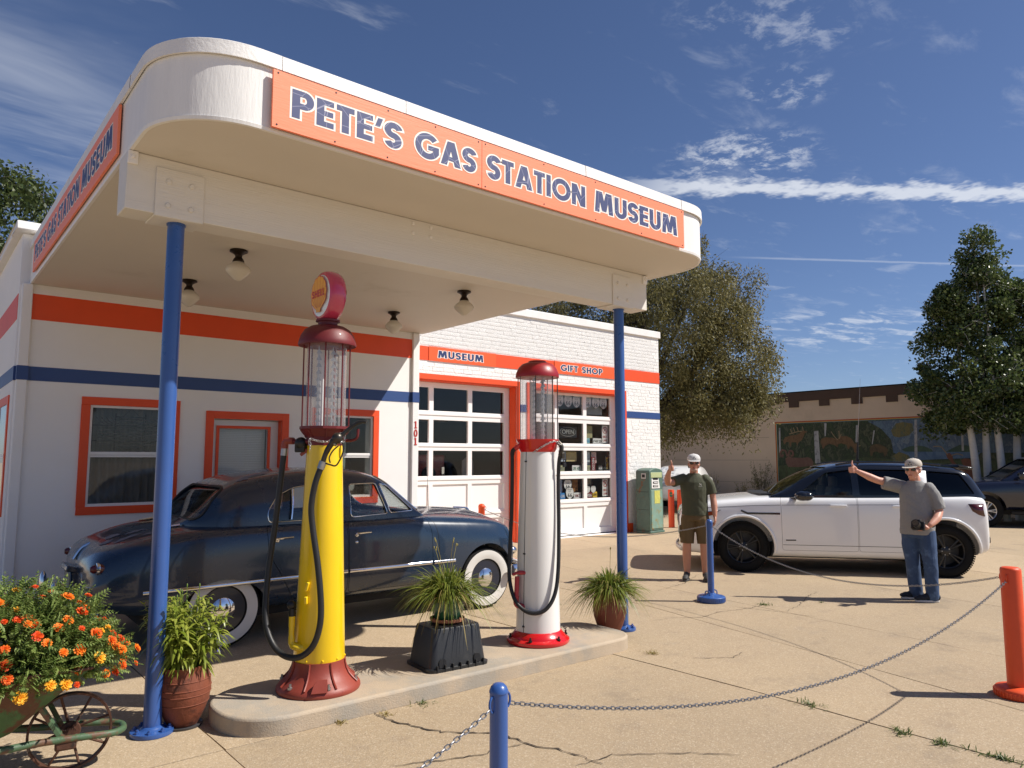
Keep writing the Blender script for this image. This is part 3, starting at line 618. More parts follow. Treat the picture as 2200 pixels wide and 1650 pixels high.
def bolt(g, c, nrm, r=.017, h=.012, n=10):
    c, nrm = Vector(c), Vector(nrm).normalized(); g.tube([c, c+nrm*h*.6, c+nrm*h], [r, r, r*.75], n)
for px0, bx in ((1.123, 1.284), (5.345, 5.55)):
    pl = G(); pl.box(px0, 4.858, 3.184, px0+.294, 4.8705, 3.50); pl.box(px0, 4.8706, 3.184, px0+.294, 5.085, 3.1968); plo = pl.obj('steel_plate', MATS['beam_paint'], cpy, bevel=.003)
    for dx in (.075, .215):
        for z in (3.26, 3.415): q = G(); bolt(q, (px0+dx, 4.858, z), (0,-1,0)); q.obj('bolt', MATS['beam_paint'], plo)
for x, z in ((.985, 3.53), (5.835, 3.52)):
    q = G(); q.box(x-.03, 4.852, z-.05, x+.03, 4.8705, z+.033); b_ = q.obj('angle_bracket', TRIM, cpy, bevel=.004); q = G(); bolt(q, (x, 4.852, z-.005), (0,-1,0), .013); q.obj('bolt', TRIM, b_)
for x in (3.02, 3.19):
    for z in (3.45, 3.53): q = G(); bolt(q, (x, 4.87, z), (0,-1,0), .014); q.obj('bolt', TRIM, cpy)
for bx in (1.284, 5.55):
    q = G(); q.lathe([(.052, .02), (.052, 3.17), (.058, 3.172), (.058, 3.183), (.0, 3.183)], 28, (bx, 4.975, 0)); po = q.obj('post', POSTB, cpy, ang=50)
    q = G(); q.lathe([(.122, .002), (.124, .012), (.122, .026), (.075, .028), (.062, .04), (.053, .05)], 32, (bx, 4.975, 0)); fl = q.obj('base_flange', POSTB, po, ang=50)
    for k in range(8):
        a = 2*math.pi*(k+.5)/8; q = G(); c = Vector((bx+.098*math.cos(a), 4.975+.098*math.sin(a), .024)); q.tube([c, c+Vector((0,0,.014))], .016, 6); q.tube([c+Vector((0,0,.014)), c+Vector((0,0,.026))], .008, 8); q.obj('anchor_bolt', POSTB, po)
# ceiling lamps
BRONZE = mat('dark_bronze', (.028, .018, .013), .4, metal=.6); OPAL = mat('opal_glass', (.80, .76, .68), .18, spec=.6, trans=.25)
for (x, y, lb) in ((2.262, 6.645, 'schoolhouse globe lamp under the canopy, front left beside the left post'), (2.255, 8.12, 'schoolhouse globe lamp under the canopy, back left by the orange stripe'), (4.82, 6.655, 'schoolhouse globe lamp under the canopy, front right one'), (4.82, 8.21, 'schoolhouse globe lamp under the canopy, back right above the curtained window')):
    l = thing('ceiling_lamp', lb, 'lamp', (x, y, ZS), 0, 'ceiling lamps under the canopy', local=True)
    q = G(); q.lathe([(.0, .0), (.078, -.0005), (.080, -.015), (.055, -.028), (.033, -.045), (.030, -.065), (.045, -.085), (.052, -.105), (.050, -.112), (0, -.112)], 28); q.obj('fitter', BRONZE, l)
    q = G(); q.lathe([(.046, -.108), (.060, -.125), (.092, -.150), (.113, -.180), (.108, -.205), (.080, -.235), (.050, -.260), (.028, -.280), (.0, -.290)], 32); q.obj('globe', OPAL, l, ang=60)
# canopy sign boards
sg = thing('canopy_sign', 'long orange board with blue lettering PETE\'S GAS STATION MUSEUM on the canopy front', 'sign', (3.45, 4.03, 3.57))
for a, b in ((1.527, 3.0575), (3.0595, 5.39)):
    q = G(); q.box(a, 4.018, 3.580, b, 4.036, 3.931); p_ = q.obj('panel', SIGNO, sg, bevel=.002)
    n = 5
    for i in range(n):
        for z in (3.60, 3.915):
            q = G(); x = a+.03+(b-a-.06)*i/(n-1); q.tube([(x, 4.0185, z), (x, 4.0165, z)], .006, 8); q.obj('screw', BLACKM, p_)
q = G(); q.box(1.6, 4.036, 3.60, 5.3, 4.058, 3.62); q.box(1.6, 4.036, 3.88, 5.3, 4.058, 3.90); q.obj('batten', BLACKM, sg)
for wd, a, b in (("PETE'S", 1.645, 2.395), ('GAS', 2.50, 3.005), ('STATION', 3.108, 4.105), ('MUSEUM', 4.215, 5.285)): sign_row(wd, (0, 4.018, 3.673), (1,0,0), (0,0,1), a, b, .170, SIGNB, sg, SIGNW)
sg = thing('canopy_sign', 'shaded orange board with blue lettering on the left side of the canopy', 'sign', (.95, 7, 3.57))
for a, b in ((5.10, 7.05), (7.053, 9.006)):
    q = G(); q.box(.936, a, 3.612, .954, b, 3.945); p_ = q.obj('panel', SIGNO, sg, bevel=.002)
q = G(); q.box(.954, 5.2, 3.63, .962, 8.9, 3.65); q.box(.954, 5.2, 3.90, .962, 8.9, 3.92); q.obj('batten', BLACKM, sg)
for wd, a, b in (("PETE'S", .12, .87), ('GAS', .975, 1.48), ('STATION', 1.585, 2.585), ('MUSEUM', 2.69, 3.76)): sign_row(wd, (.936, 9.006, 3.70), (0,-1,0), (0,0,1), a, b, .170, SIGNB, sg, SIGNW)
# ------------------------------------------------------------------ shape tools
def spline(pts, k=6, closed=False):
    P = [Vector(p) for p in pts]; n = len(P); out = []
    for i in range(n if closed else n-1):
        a, b, c, d = (P[(i-1) % n] if closed or i else P[0]), P[i], P[(i+1) % n], (P[(i+2) % n] if closed or i+2 < n else P[-1])
        for j in range(k):
            t = j/k; out.append(.5*((2*b)+(c-a)*t+(2*a-5*b+4*c-d)*t*t+(3*b-a-3*c+d)*t**3))
    if not closed: out.append(P[-1])
    return out
def leafmat(name, a, b, trans=.35, rough=.45, spec=.4):
    if name in MATS: return MATS[name]
    m = bpy.data.materials.new(name); m.use_nodes = True; MATS[name] = m; t = m.node_tree; L = t.links.new; bs = t.nodes['Principled BSDF']
    g = t.nodes.new('ShaderNodeNewGeometry'); mx = t.nodes.new('ShaderNodeMix'); mx.data_type = 'RGBA'; L(g.outputs['Random Per Island'], mx.inputs[0]); mx.inputs[6].default_value = (*a, 1); mx.inputs[7].default_value = (*b, 1)
    L(mx.outputs[2], bs.inputs['Base Color']); bs.inputs['Roughness'].default_value = rough; bs.inputs['Specular IOR Level'].default_value = spec
    tr = t.nodes.new('ShaderNodeBsdfTranslucent'); L(mx.outputs[2], tr.inputs[0]); ms = t.nodes.new('ShaderNodeMixShader'); ms.inputs[0].default_value = trans
    L(bs.outputs[0], ms.inputs[1]); L(tr.outputs[0], ms.inputs[2]); L(ms.outputs[0], t.nodes['Material Output'].inputs[0]); return m
def unit(a): return a/np.maximum(1e-9, np.linalg.norm(a, axis=-1, keepdims=True))
def strips(base, d, L, W, droop, seg=4, prof=None, twist=None):
    """n tapering leaf strips; base,d (n,3); droop pulls the tip down; returns V,F"""
    n = len(base); d = unit(d); up = np.tile([0., 0., 1.], (n, 1)); side = np.cross(d, up); bad = np.linalg.norm(side, axis=1) < 1e-3; side[bad] = [1, 0, 0]; side = unit(side)
    if twist is not None:
        nr = np.cross(side, d); side = side*np.cos(twist)[:, None]+nr*np.sin(twist)[:, None]
    ts = np.linspace(0, 1, seg+1); prof = prof if prof is not None else np.array([.55, .95, 1.0, .7, .06])
    pf = np.interp(ts, np.linspace(0, 1, len(prof)), prof); V = np.zeros((n, seg+1, 2, 3))
    for i, t in enumerate(ts):
        p = base+d*(L*t)[:, None]+np.array([0, 0, -1.])*(droop*L*t*t)[:, None]
        V[:, i, 0] = p+side*(W*pf[i]/2)[:, None]; V[:, i, 1] = p-side*(W*pf[i]/2)[:, None]
    idx = np.arange(n)[:, None]*(seg+1)*2; f = []
    for i in range(seg): f.append(np.stack([idx[:, 0]+2*i, idx[:, 0]+2*i+1, idx[:, 0]+2*i+3, idx[:, 0]+2*i+2], 1))
    return V.reshape(-1, 3), np.concatenate(f)
class Acc:
    def __init__(s): s.V = []; s.F = []; s.n = 0
    def add(s, V, F): s.V.append(V); s.F.append(F+s.n); s.n += len(V)
    def obj(s, name, m, parent=None, smooth=True):
        return put(name, arr_mesh(name, np.concatenate(s.V), np.concatenate(s.F), m, smooth), parent)
# ------------------------------------------------------------------ visible petrol pumps
YEL = mat('yellow_pump_paint', srgb(238, 200, 20), .30, var=.03, vs=3, bump=.05, bs=12, coat=.4)
MAROON = mat('maroon_paint', srgb(104, 24, 28), .52, var=.12, vs=6, coat=.05, bump=.05, bs=30)
REDOX = mat('red_oxide_paint', srgb(140, 60, 46), .5, var=.08, vs=5, bump=.1, bs=30, col2=srgb(120, 44, 32), c2t=(.6, .7), c2s=14)
RED = mat('red_gloss_paint', srgb(205, 22, 28), .25, var=.05, vs=6, coat=.5)
DKRED = mat('dark_red_gloss', srgb(146, 14, 26), .42, var=.08, vs=5, coat=.15)
PWHITE = mat('white_pump_enamel', (.78, .77, .745), .28, var=.03, vs=2, coat=.4, bump=.12, bs=5, stretch=(1, 1, .4))
PGLASS = glass('pump_cylinder_glass', (.95, .95, .95), 1.45, 1.0, haze=.16)
MARK = mat('gauge_marker', (.45, .46, .46), .35, metal=.6)
MILK = mat('milk_glass', (.80, .80, .78), .12, coat=.5)
def pump_top(t, z0, z1, rg, rr, nrod, mrod, rod=.0055, capz=0):
    q = G(); q.lathe([(rg, z0), (rg, z1)], 40, caps=False); q.obj('glass_cylinder', PGLASS, t, ang=80)
    for k in range(nrod):
        a = 2*math.pi*(k+.35)/nrod; q = G(); q.cyl((rr*math.cos(a), rr*math.sin(a), z0-.01), (rr*math.cos(a), rr*math.sin(a), z1+.02), rod, n=8); q.obj('guard_rod', mrod, t)
    q = G(); q.cyl((-.035, .02, z0), (-.035, .02, z1-.06), .024, n=16); q.obj('overflow_tube', mat('white_tube', (.75, .75, .74), .35), t)
    q = G(); q.cyl((.05, -.02, z0), (.05, -.02, z1-.03), .008, n=8); q.obj('suction_rod', mrod, t)
    for j, (mx_, my_) in enumerate(((.02, -.055), (.085, .035), (-.085, -.05))):
        q = G(); q.box(mx_-.002, my_-.004, z0, mx_+.002, my_+.004, z1-.03); z = z0+.03
        while z < z1-.05: q.prism([(-.020, 0), (.020, 0), (.006, .026), (-.006, .026)], (mx_, my_-.004, z), (.77, -.64, 0), (0, 0, 1), (.003, .003, 0)); z += .048
        q.obj('gallon_marker', MARK, t)
yp = thing('petrol_pump', 'tall yellow gravity petrol pump with a round globe on top', 'petrol pump', (2.293, 4.825, .11), 0, 'old petrol pumps', local=True)
q = G(); q.lathe([(.0, .0), (.276, .001), (.281, .012), (.278, .03), (.262, .05), (.232, .075), (.205, .105), (.187, .14), (.178, .175), (.177, .20), (.168, .201)], 56); b_ = q.obj('base', REDOX, yp, ang=50)
for k in range(8):
    a = 2*math.pi*k/8; q = G(); pts = [(r*math.cos(a), r*math.sin(a), z) for r, z in ((.268, .052), (.236, .079), (.209, .108), (.191, .142), (.182, .178), (.1805, .198))]; q.tube(pts, .007, 6); q.obj('rib', REDOX, b_)
for k in range(6):
    a = 2*math.pi*(k+.32)/6; q = G(); c = Vector((.252*math.cos(a), .252*math.sin(a), .052)); q.tube([c, c+Vector((0,0,.014))], .017, 6); q.tube([c+Vector((0,0,.014)), c+Vector((0,0,.034))], .009, 8); q.obj('nut', STEEL, b_)
q = G(); q.prism([(-.05, 0), (.055, 0), (.055, .085), (.0, .085), (-.03, .06)], (-.115, -.245, .04), (.92, -.39, 0), (.15, .32, .93), (-.006, -.014, .004)); q.obj('inspection_plate', REDOX, b_, bevel=.002)
q = G(); q.lathe([(.170, .190), (.172, .196), (.121, 1.67), (.0, 1.671)], 56); q.obj('column', YEL, yp, ang=50)
for k in range(10):
    a = 2*math.pi*k/10; q = G(); q.sphere((.171*math.cos(a), .171*math.sin(a), .215), .008, 8, 5); q.obj('rivet', YEL, yp)
q = G(); q.lathe([(.126, 1.645), (.128, 1.705), (.135, 1.715), (.150, 1.73), (.164, 1.752), (.172, 1.757), (.176, 1.760), (.176, 1.778), (.10, 1.779), (0, 1.779)], 12); q.obj('collar', MAROON, yp, ang=25)
for k in range(8):
    a = 2*math.pi*(k+.5)/8; q = G(); q.tube([(r*math.cos(a), r*math.sin(a), z) for r, z in ((.128, 1.70), (.137, 1.718), (.152, 1.735), (.166, 1.756))], .006, 6); q.obj('bracket_fin', MAROON, yp)
pump_top(yp, 1.778, 2.372, .137, .160, 8, MAROON)
q = G(); q.lathe([(.0, 2.355), (.19, 2.356), (.201, 2.352), (.203, 2.362), (.198, 2.385), (.185, 2.425), (.160, 2.465), (.120, 2.490), (.075, 2.500), (.068, 2.503), (.068, 2.525), (.085, 2.527), (.085, 2.540), (.0, 2.541)], 48); q.obj('dome', MAROON, yp, ang=50)
# globe: a lens drum facing along the island
GR = mat('globe_rim_pink', srgb(196, 62, 92), .22, coat=.6, var=.05, vs=5)
MY = Matrix(((0, 0, 1), (1, 0, 0), (0, 1, 0)))                              # lathe axis z -> x
q = G(); q.lathe([(.150, -.062), (.172, -.052), (.182, -.028), (.184, 0), (.182, .028), (.172, .052), (.150, .062)], 48, (0, 0, 2.712), MY); glb = q.obj('globe', GR, yp, ang=60)
for s in (-1, 1):
    q = G(); q.lathe([(0, s*.076), (.06, s*.074), (.11, s*.069), (.151, s*.0615)], 48, (0, 0, 2.712), MY); lens = q.obj('lens', MILK, glb, ang=60)
    # scallop emblem printed on the lens
    EY = mat('emblem_yellow', srgb(236, 170, 40), .35); ER = mat('emblem_red', srgb(190, 34, 30), .35)
    def fan(rad, bot, n=9, sc=.008):
        P = [(-.030*bot, -.122), (.030*bot, -.122), (.036*bot, -.100)]
        for i in range(n+1):
            a = R(-38+(180+76)*i/n)
            for j in range(4 if i < n else 1):
                aa = R(-38+(256)*(i+j/4)/n); rr_ = rad+sc*math.sin(math.pi*j/4); P.append((rr_*math.cos(aa)*.98, rr_*math.sin(aa)+.012))
        P.append((-.036*bot, -.100)); return P
    for nm, rad, m_, d_ in (('emblem_edge', .124, ER, .0765), ('emblem', .118, EY, .0775)):
        g = G(); uxx = (0, s*1.0, 0); P = fan(rad, 1.15 if m_ is ER else 1.0)
        c_ = (s*d_, 0, 2.712); vs = [Vector(c_)]+[Vector(c_)+Vector((0, s*p[0], p[1])) for p in P]; g.add(vs, [(0, i, i+1) for i in range(1, len(P))]+[(0, len(P), 1)]); g.obj(nm, m_, lens, ang=0)
    g = G()
    for i in range(1, 9):
        a = R(-38+256*i/9); p0, p1 = Vector((.028*math.cos(a), -.088)), Vector((.116*math.cos(a), .116*math.sin(a)+.012)); dr = (p1-p0).normalized(); nr = Vector((-dr.y, dr.x))*.0013
        g.add([Vector((s*.0782, s*p.x, 2.712+p.y)) for p in (p0-nr, p0+nr, p1+nr, p1-nr)], [(0, 1, 2, 3)])
    g.obj('emblem_rib', ER, lens, ang=0)
    sign_row('SHELL', (s*.0785, s*-.001, 2.700), (0, s, 0), (0, 0, 1), -.10, .10, .052, ER, lens, EY, .05, 1.0, .1, .0012)
q = G(); q.lathe([(.05, 2.52), (.055, 2.535), (.045, 2.54)], 24); q.obj('globe_seat', MAROON, yp)
# delivery pipe, valve, hose and nozzle
q = G(); q.tube(spline([(-.09, .0, 1.672), (-.14, .05, 1.672), (-.20, .125, 1.672)], 4), .017, 12); q.obj('outlet_pipe', MAROON, yp)
q = G(); q.tube(spline([(-.185, .105, 1.676), (-.212, .140, 1.678), (-.224, .157, 1.660), (-.225, .160, 1.625)], 5), [.024]*8+[.024]*8, 14); q.obj('elbow', REDOX, yp)
q = G(); q.obox((-.150, .060, 1.640), (.075, .05, .085), Euler((0, 0, R(130))).to_matrix()); q.sphere((-.150, .060, 1.66), .044, 14, 8); q.obj('valve', mat('dark_valve', (.03, .03, .028), .4, metal=.5, var=.3, vs=30), yp, bevel=.008)
q = G(); q.tube([(-.108, .012, 1.622), (-.130, .03, 1.605), (-.155, .05, 1.578)], [.012, .014, .011], 10, flat=.5); q.obj('valve_lever', REDOX, yp)
HY = [(-.225, .160, 1.63), (-.23, .165, 1.557), (-.251, .169, 1.315), (-.274, .175, 1.061), (-.305, .175, .812), (-.331, .144, .571), (-.336, .096, .427), (-.31, .023, .316), (-.266, -.066, .264), (-.204, -.144, .266), (-.147, -.205, .333), (-.119, -.241, .453), (-.114, -.245, .601), (-.129, -.22, .839), (-.151, -.175, 1.079), (-.162, -.163, 1.231), (-.146, -.177, 1.385), (-.114, -.196, 1.50)]
q = G(); q.tube(spline(HY, 6), .0205, 14); q.obj('hose', RUBBER, yp, ang=60)
q = G(); q.cyl(HY[0], (-.2285, .1635, 1.575), .0235, n=14); q.cyl((-.118, -.193, 1.485), (-.104, -.203, 1.535), .025, n=14); q.obj('hose_clamp', STEEL, yp)
NOZ = mat('nozzle_brass', (.06, .052, .042), .35, metal=.7, var=.3, vs=25)
q = G(); q.tube(spline([(-.108, -.20, 1.52), (-.092, -.213, 1.588), (-.064, -.234, 1.65), (-.021, -.264, 1.697)], 4), [.017]*5+[.019]*4+[.028]*4, 12); q.sphere((-.03, -.255, 1.69), (.04, .035, .04), 14, 8)
nz_ = q.obj('nozzle', NOZ, yp, ang=50)
q = G(); q.tube(spline([(-.015, -.262, 1.70), (.030, -.285, 1.748), (.075, -.321, 1.790), (.100, -.345, 1.803), (.125, -.365, 1.803)], 4), [.014]*12+[.013]*5, 12); q.obj('spout', RUBBER, nz_, ang=60)
q = G(); q.tube(spline([(-.102, -.216, 1.525), (-.070, -.244, 1.512), (-.042, -.268, 1.508), (-.018, -.288, 1.56), (-.004, -.296, 1.615), (-.010, -.288, 1.66)], 4), .0055, 8); q.tube(spline([(-.030, -.272, 1.64), (-.060, -.25, 1.605), (-.078, -.238, 1.56), (-.072, -.242, 1.525)], 4), .005, 8); q.obj('trigger_guard', NOZ, nz_)
def links(pts, pitch, rx, rz, wire, n=8, k=14):
    """chain links along a polyline: list of (matrix) for a shared link mesh"""
    L = [0.0]; P = [Vector(p) for p in pts]
    for a, b in zip(P, P[1:]): L.append(L[-1]+(b-a).length)
    out = []; s = pitch/2; i = 0; flip = 0
    while s < L[-1]:
        while i < len(L)-2 and L[i+1] < s: i += 1
        t = (s-L[i])/(L[i+1]-L[i]); p = P[i].lerp(P[i+1], t); d = (P[i+1]-P[i]).normalized(); up = Vector((0, 0, 1)) if abs(d.z) < .95 else Vector((1, 0, 0)); sd = d.cross(up).normalized(); u2 = sd.cross(d)
        a = R(38 if flip else -52); y, z = sd*math.cos(a)+u2*math.sin(a), -sd*math.sin(a)+u2*math.cos(a)
        M = Matrix((d, y, z)).transposed().to_4x4(); M.translation = p; out.append(M); s += pitch; flip ^= 1
    return out
def link_mesh(length, width, wire, m, k=16, n=6):
    g = G(); pts = []; hl = length/2-width/2
    for i in range(k):
        a = 2*math.pi*i/k; x, y = math.cos(a)*(width/2-wire), math.sin(a)*(width/2-wire); pts.append((x+(hl if math.cos(a) > 0 else -hl), y, 0))
    g.tube(pts, wire, n, closed=True, up=(0, 0, 1)); me = g.mesh('link', 60); me.materials.append(m); return me
CHAINS = mat('chain_steel', (.30, .30, .31), .36, metal=.9, var=.35, vs=30)
lk_s = link_mesh(.030, .018, .0024, mat('bright_chain', (.55, .54, .52), .35, metal=.9)); 
def small_chain(t, pts, pitch=.0225):
    g = G(); me = lk_s
    for M in links(pts, pitch, 0, 0, 0):
        k = len(g.v); g.v += [tuple(M@v.co) for v in me.vertices]; g.f += [tuple(i+k for i in p.vertices) for p in me.polygons]
    return g.obj('security_chain', me.materials[0], t, ang=60, fix=False)
small_chain(yp, spline([(-.166, -.115, 1.60), (-.164, -.125, 1.635), (-.168, -.124, 1.685), (-.121, -.150, 1.673), (-.072, -.180, 1.668), (-.048, -.221, 1.691), (-.020, -.262, 1.720), (.01, -.272, 1.715), (.012, -.27, 1.675), (-.025, -.285, 1.66)], 4))
q = G(); q.obox((-.045, -.255, 1.655), (.03, .014, .03), Euler((0, .6, .6)).to_matrix()); q.obj('padlock', STEEL, yp, bevel=.003)
# hand crank with knob
q = G(); q.tube(spline([(-.125, -.06, .30), (-.17, -.035, .30), (-.197, 0.0, .318), (-.20, .006, .36), (-.200, .008, .44)], 5), [.026]*10+[.022]*6+[.019]*5, 12); q.cyl((-.200, .008, .43), (-.200, .008, .50), .021, n=14); q.obj('crank_handle', YEL, yp)
q = G(); q.cyl((-.200, .008, .50), (-.201, .010, .55), .022, n=14); q.sphere((-.205, .012, .575), .030, 14, 9); q.obj('crank_knob', BLACKM, yp)
q = G(); q.obox((-.146, -.085, .61), (.03, .022, .05), Euler((0, 0, .8)).to_matrix()); q.obox((-.142, -.088, .70), (.026, .02, .06), Euler((.3, 0, .8)).to_matrix()); q.obj('crank_stop', YEL, yp, bevel=.005)
q = G(); q.tube(spline([(.08, -.10, 1.68), (.125, -.16, 1.68), (.15, -.19, 1.70), (.155, -.195, 1.76)], 4), .010, 8); q.obj('drain_pipe', MAROON, yp)

wp = thing('petrol_pump', 'tall white gravity petrol pump with red dome and red base', 'petrol pump', (4.305, 4.83, .11), 0, 'old petrol pumps', local=True)
q = G(); q.lathe([(0, 0), (.262, .001), (.270, .012), (.268, .032), (.245, .046), (.236, .05), (.232, .062), (.215, .078), (.200, .098), (.193, .102), (.150, .103)], 56); b_ = q.obj('base', RED, wp, ang=45)
for k in range(6):
    a = 2*math.pi*(k+.55)/6; q = G(); c = Vector((.245*math.cos(a), .245*math.sin(a), .045)); q.tube([c, c+Vector((0,0,.012))], .016, 6); q.tube([c+Vector((0,0,.012)), c+Vector((0,0,.034))], .008, 8); q.obj('nut', BLACKM, b_)
q = G(); q.lathe([(.190, .098), (.188, .20), (.177, .75), (.160, 1.35), (.150, 1.622), (0, 1.623)], 56); q.obj('column', PWHITE, wp, ang=50)
q = G(); a = R(-172)
q.tube([(.191*math.cos(a), .191*math.sin(a), .10), (.1885*math.cos(a), .1885*math.sin(a), .20), (.1775*math.cos(a), .1775*math.sin(a), .75), (.1505*math.cos(a), .1505*math.sin(a), 1.615)], .0028, 6); q.obj('door_seam', BLACKM, wp)
for z, rr_ in ((.15, .190), (.75, .1785), (1.53, .155)): q = G(); q.obox((rr_*math.cos(a), rr_*math.sin(a), z), (.02, .012, .012), Euler((0, 0, a+math.pi/2)).to_matrix()); q.obj('door_latch', BLACKM, wp)
q = G(); q.lathe([(.152, 1.612), (.160, 1.625), (.168, 1.64), (.176, 1.69), (.188, 1.708), (.190, 1.722), (0, 1.723)], 48); q.obj('collar', RED, wp, ang=50)
pump_top(wp, 1.722, 2.288, .142, .180, 7, mat('dark_rod', (.04, .03, .03), .4, metal=.4), .0045)
q = G(); q.lathe([(0, 2.272), (.178, 2.273), (.192, 2.268), (.194, 2.280), (.188, 2.310), (.168, 2.355), (.135, 2.388), (.100, 2.400), (.082, 2.402), (.080, 2.412), (.072, 2.418), (0, 2.419)], 48); q.obj('dome', DKRED, wp, ang=50)
q = G(); q.tube(spline([(-.10, .02, 1.672), (-.145, .068, 1.668), (-.170, .102, 1.640)], 4), .021, 12); q.obj('elbow', RED, wp)
q = G(); q.tube(spline([(-.168, .100, 1.644), (-.182, .120, 1.622), (-.186, .126, 1.585)], 4), .020, 12); q.obj('hose_coupling', BLACKM, wp)
HW = [(-.186, .128, 1.597), (-.184, .127, 1.495), (-.193, .124, 1.094), (-.219, .116, .778), (-.241, .096, .548), (-.249, .024, .384), (-.215, -.056, .297), (-.161, -.141, .272), (-.086, -.203, .31), (-.011, -.226, .429), (.036, -.218, .635), (.072, -.19, .982), (.088, -.17, 1.336), (.092, -.175, 1.52), (.100, -.19, 1.60)]
q = G(); q.tube(spline(HW, 6), .0165, 12); q.obj('hose', RUBBER, wp, ang=60)
q = G(); q.tube(spline([(.098, -.185, 1.58), (.103, -.195, 1.625), (.106, -.19, 1.665), (.09, -.165, 1.70)], 4), .02, 12); q.obox((.112, -.20, 1.58), (.035, .03, .05)); q.obj('nozzle', NOZ, wp, bevel=.003)
small_chain(wp, spline([(.10, -.20, 1.66), (.05, -.19, 1.70), (-.02, -.185, 1.692), (-.097, -.155, 1.650), (-.145, -.09, 1.60)], 4))
q = G(); q.obox((.120, -.215, 1.50), (.032, .016, .036)); q.tube(spline([(.110, -.215, 1.515), (.110, -.215, 1.54), (.120, -.215, 1.552), (.130, -.215, 1.54), (.130, -.215, 1.515)], 4), .004, 8); q.obj('padlock', BLACKM, wp, bevel=.003)
CR = mat('faded_red_paint', srgb(176, 52, 62), .45, var=.1, vs=9)
q = G(); q.tube(spline([(-.15, -.03, .315), (-.195, .0, .315), (-.222, .026, .335), (-.222, .027, .40)], 5), .024, 12); q.cyl((-.222, .027, .39), (-.216, .022, .56), .020, n=14); q.obj('crank_post', CR, wp)
q = G(); q.tube(spline([(-.245, .047, .575), (-.215, .020, .590), (-.175, -.012, .592)], 4), [.013]*5+[.018]*4, 12); q.sphere((-.162, -.022, .592), .024, 12, 8); q.obj('crank_handle', CR, wp)
# ------------------------------------------------------------------ bollards and chains
ORB = mat('orange_bollard_paint', srgb(224, 80, 34), .45, var=.06, vs=6, bump=.12, bs=30)
def ring(c, d, r=.02, w_=.005, m=None, parent=None, name='eye'):
    c, d = Vector(c), Vector(d).normalized(); g = G(); u = Vector((0, 0, 1)); pts = [c+d*(r*.2+r*.9*math.sin(math.pi*i/8))+u*(r*1.5*math.cos(math.pi*i/8)) for i in range(9)]; g.tube(pts, w_, 8); return g.obj(name, m, parent)
def stanchion(name, label, x, y, h, r, m, eyes, cat='bollard'):
    t = thing(name, label, cat, (x, y, 0), 0, None, local=True)
    q = G(); q.lathe([(r, .03), (r, h-r*1.05), (r*1.05, h-r*1.04), (r*1.05, h-r*.9), (r*1.0, h-r*.75), (r*.86, h-r*.42), (r*.55, h-r*.12), (0, h)], 32); q.obj('pole', m, t, ang=50)
    q = G(); prof = [(0, .001), (.155, .002), (.160, .012), (.160, .06), (.152, .068), (.140, .072), (.085, .078), (r*1.5, .09), (r*1.3, .10), (r, .104)]; q.lathe(prof, 48); b = q.obj('weighted_base', m, t, ang=40)
    for k in range(44):
        a = 2*math.pi*k/44; q = G(); q.obox((.161*math.cos(a), .161*math.sin(a), .034), (.006, .010, .042), Euler((0, 0, a)).to_matrix()); q.obj('grip_rib', m, b)
    for s in (-1, 1):
        q = G(); q.tube(spline([(s*.07, -.03, .072), (s*.07, -.03, .115), (s*.07, 0, .128), (s*.07, .03, .115), (s*.07, .03, .072)], 4), .007, 8); q.obj('lifting_handle', m, b)
    for (ez, ea) in eyes: ring((r*.9*math.cos(ea), r*.9*math.sin(ea), ez), (math.cos(ea), math.sin(ea), 0), .018, .0045, m, t)
    return t
az = lambda a, b: math.atan2(b[1]-a[1], b[0]-a[0])
PB, PS, PO, PF, PL = (1.70, 2.12), (7.413, 5.268), (6.155, 1.832), (7.5, 9.82), (-.35, 1.72)
stanchion('bollard', 'blue domed stanchion in the foreground holding two chains', *PB, .865, .033, POSTB, [(.80, az(PB, PO)), (.795, az(PB, PL))])
stanchion('bollard', 'blue stanchion on a ribbed round base beside the man in green', *PS, .955, .038, POSTB, [(.885, az(PS, PO)), (.885, az(PS, PF))])
ob = thing('bollard', 'orange foreground bollard on round base at the right edge', 'bollard', (*PO, 0), 0, None, local=True)
q = G(); q.lathe([(.066, .02), (.066, .872), (.062, .886), (.050, .892), (0, .893)], 32); q.obj('pole', ORB, ob, ang=50)
q = G(); q.lathe([(0, .001), (.145, .002), (.150, .012), (.148, .05), (.135, .064), (.09, .072), (.07, .078)], 48); b_ = q.obj('weighted_base', ORB, ob, ang=40)
for k in range(40): a = 2*math.pi*k/40; q = G(); q.obox((.150*math.cos(a), .150*math.sin(a), .028), (.006, .010, .034), Euler((0, 0, a)).to_matrix()); q.obj('grip_rib', ORB, b_)
for ea in (az(PO, PB), az(PO, PS)): ring((.062*math.cos(ea), .062*math.sin(ea), .815), (math.cos(ea), math.sin(ea), 0), .02, .005, ORB, ob)
fb = thing('bollard', 'orange bollard half hidden behind the hood of the old blue car', 'bollard', (*PF, 0), 0, None, local=True)
q = G(); q.lathe([(.055, .0), (.055, .86), (.057, .862), (.057, .875), (.05, .90), (.03, .918), (0, .922)], 28); q.obj('pole', ORB, fb, ang=50); q = G(); q.lathe([(0, .001), (.15, .002), (.15, .05), (.06, .07)], 36); q.obj('weighted_base', ORB, fb); ring((.04, -.04, .85), (.2, -1, 0), .02, .005, ORB, fb)
lb = thing('bollard', 'blue stanchion off to the left holding the near chain', 'bollard', (*PL, 0), 0, None, local=True)
q = G(); q.lathe([(.033, .0), (.033, .83), (.03, .86), (0, .87)], 24); q.obj('pole', POSTB, lb); q = G(); q.lathe([(0, .001), (.155, .002), (.155, .06), (.05, .08)], 36); q.obj('weighted_base', POSTB, lb)
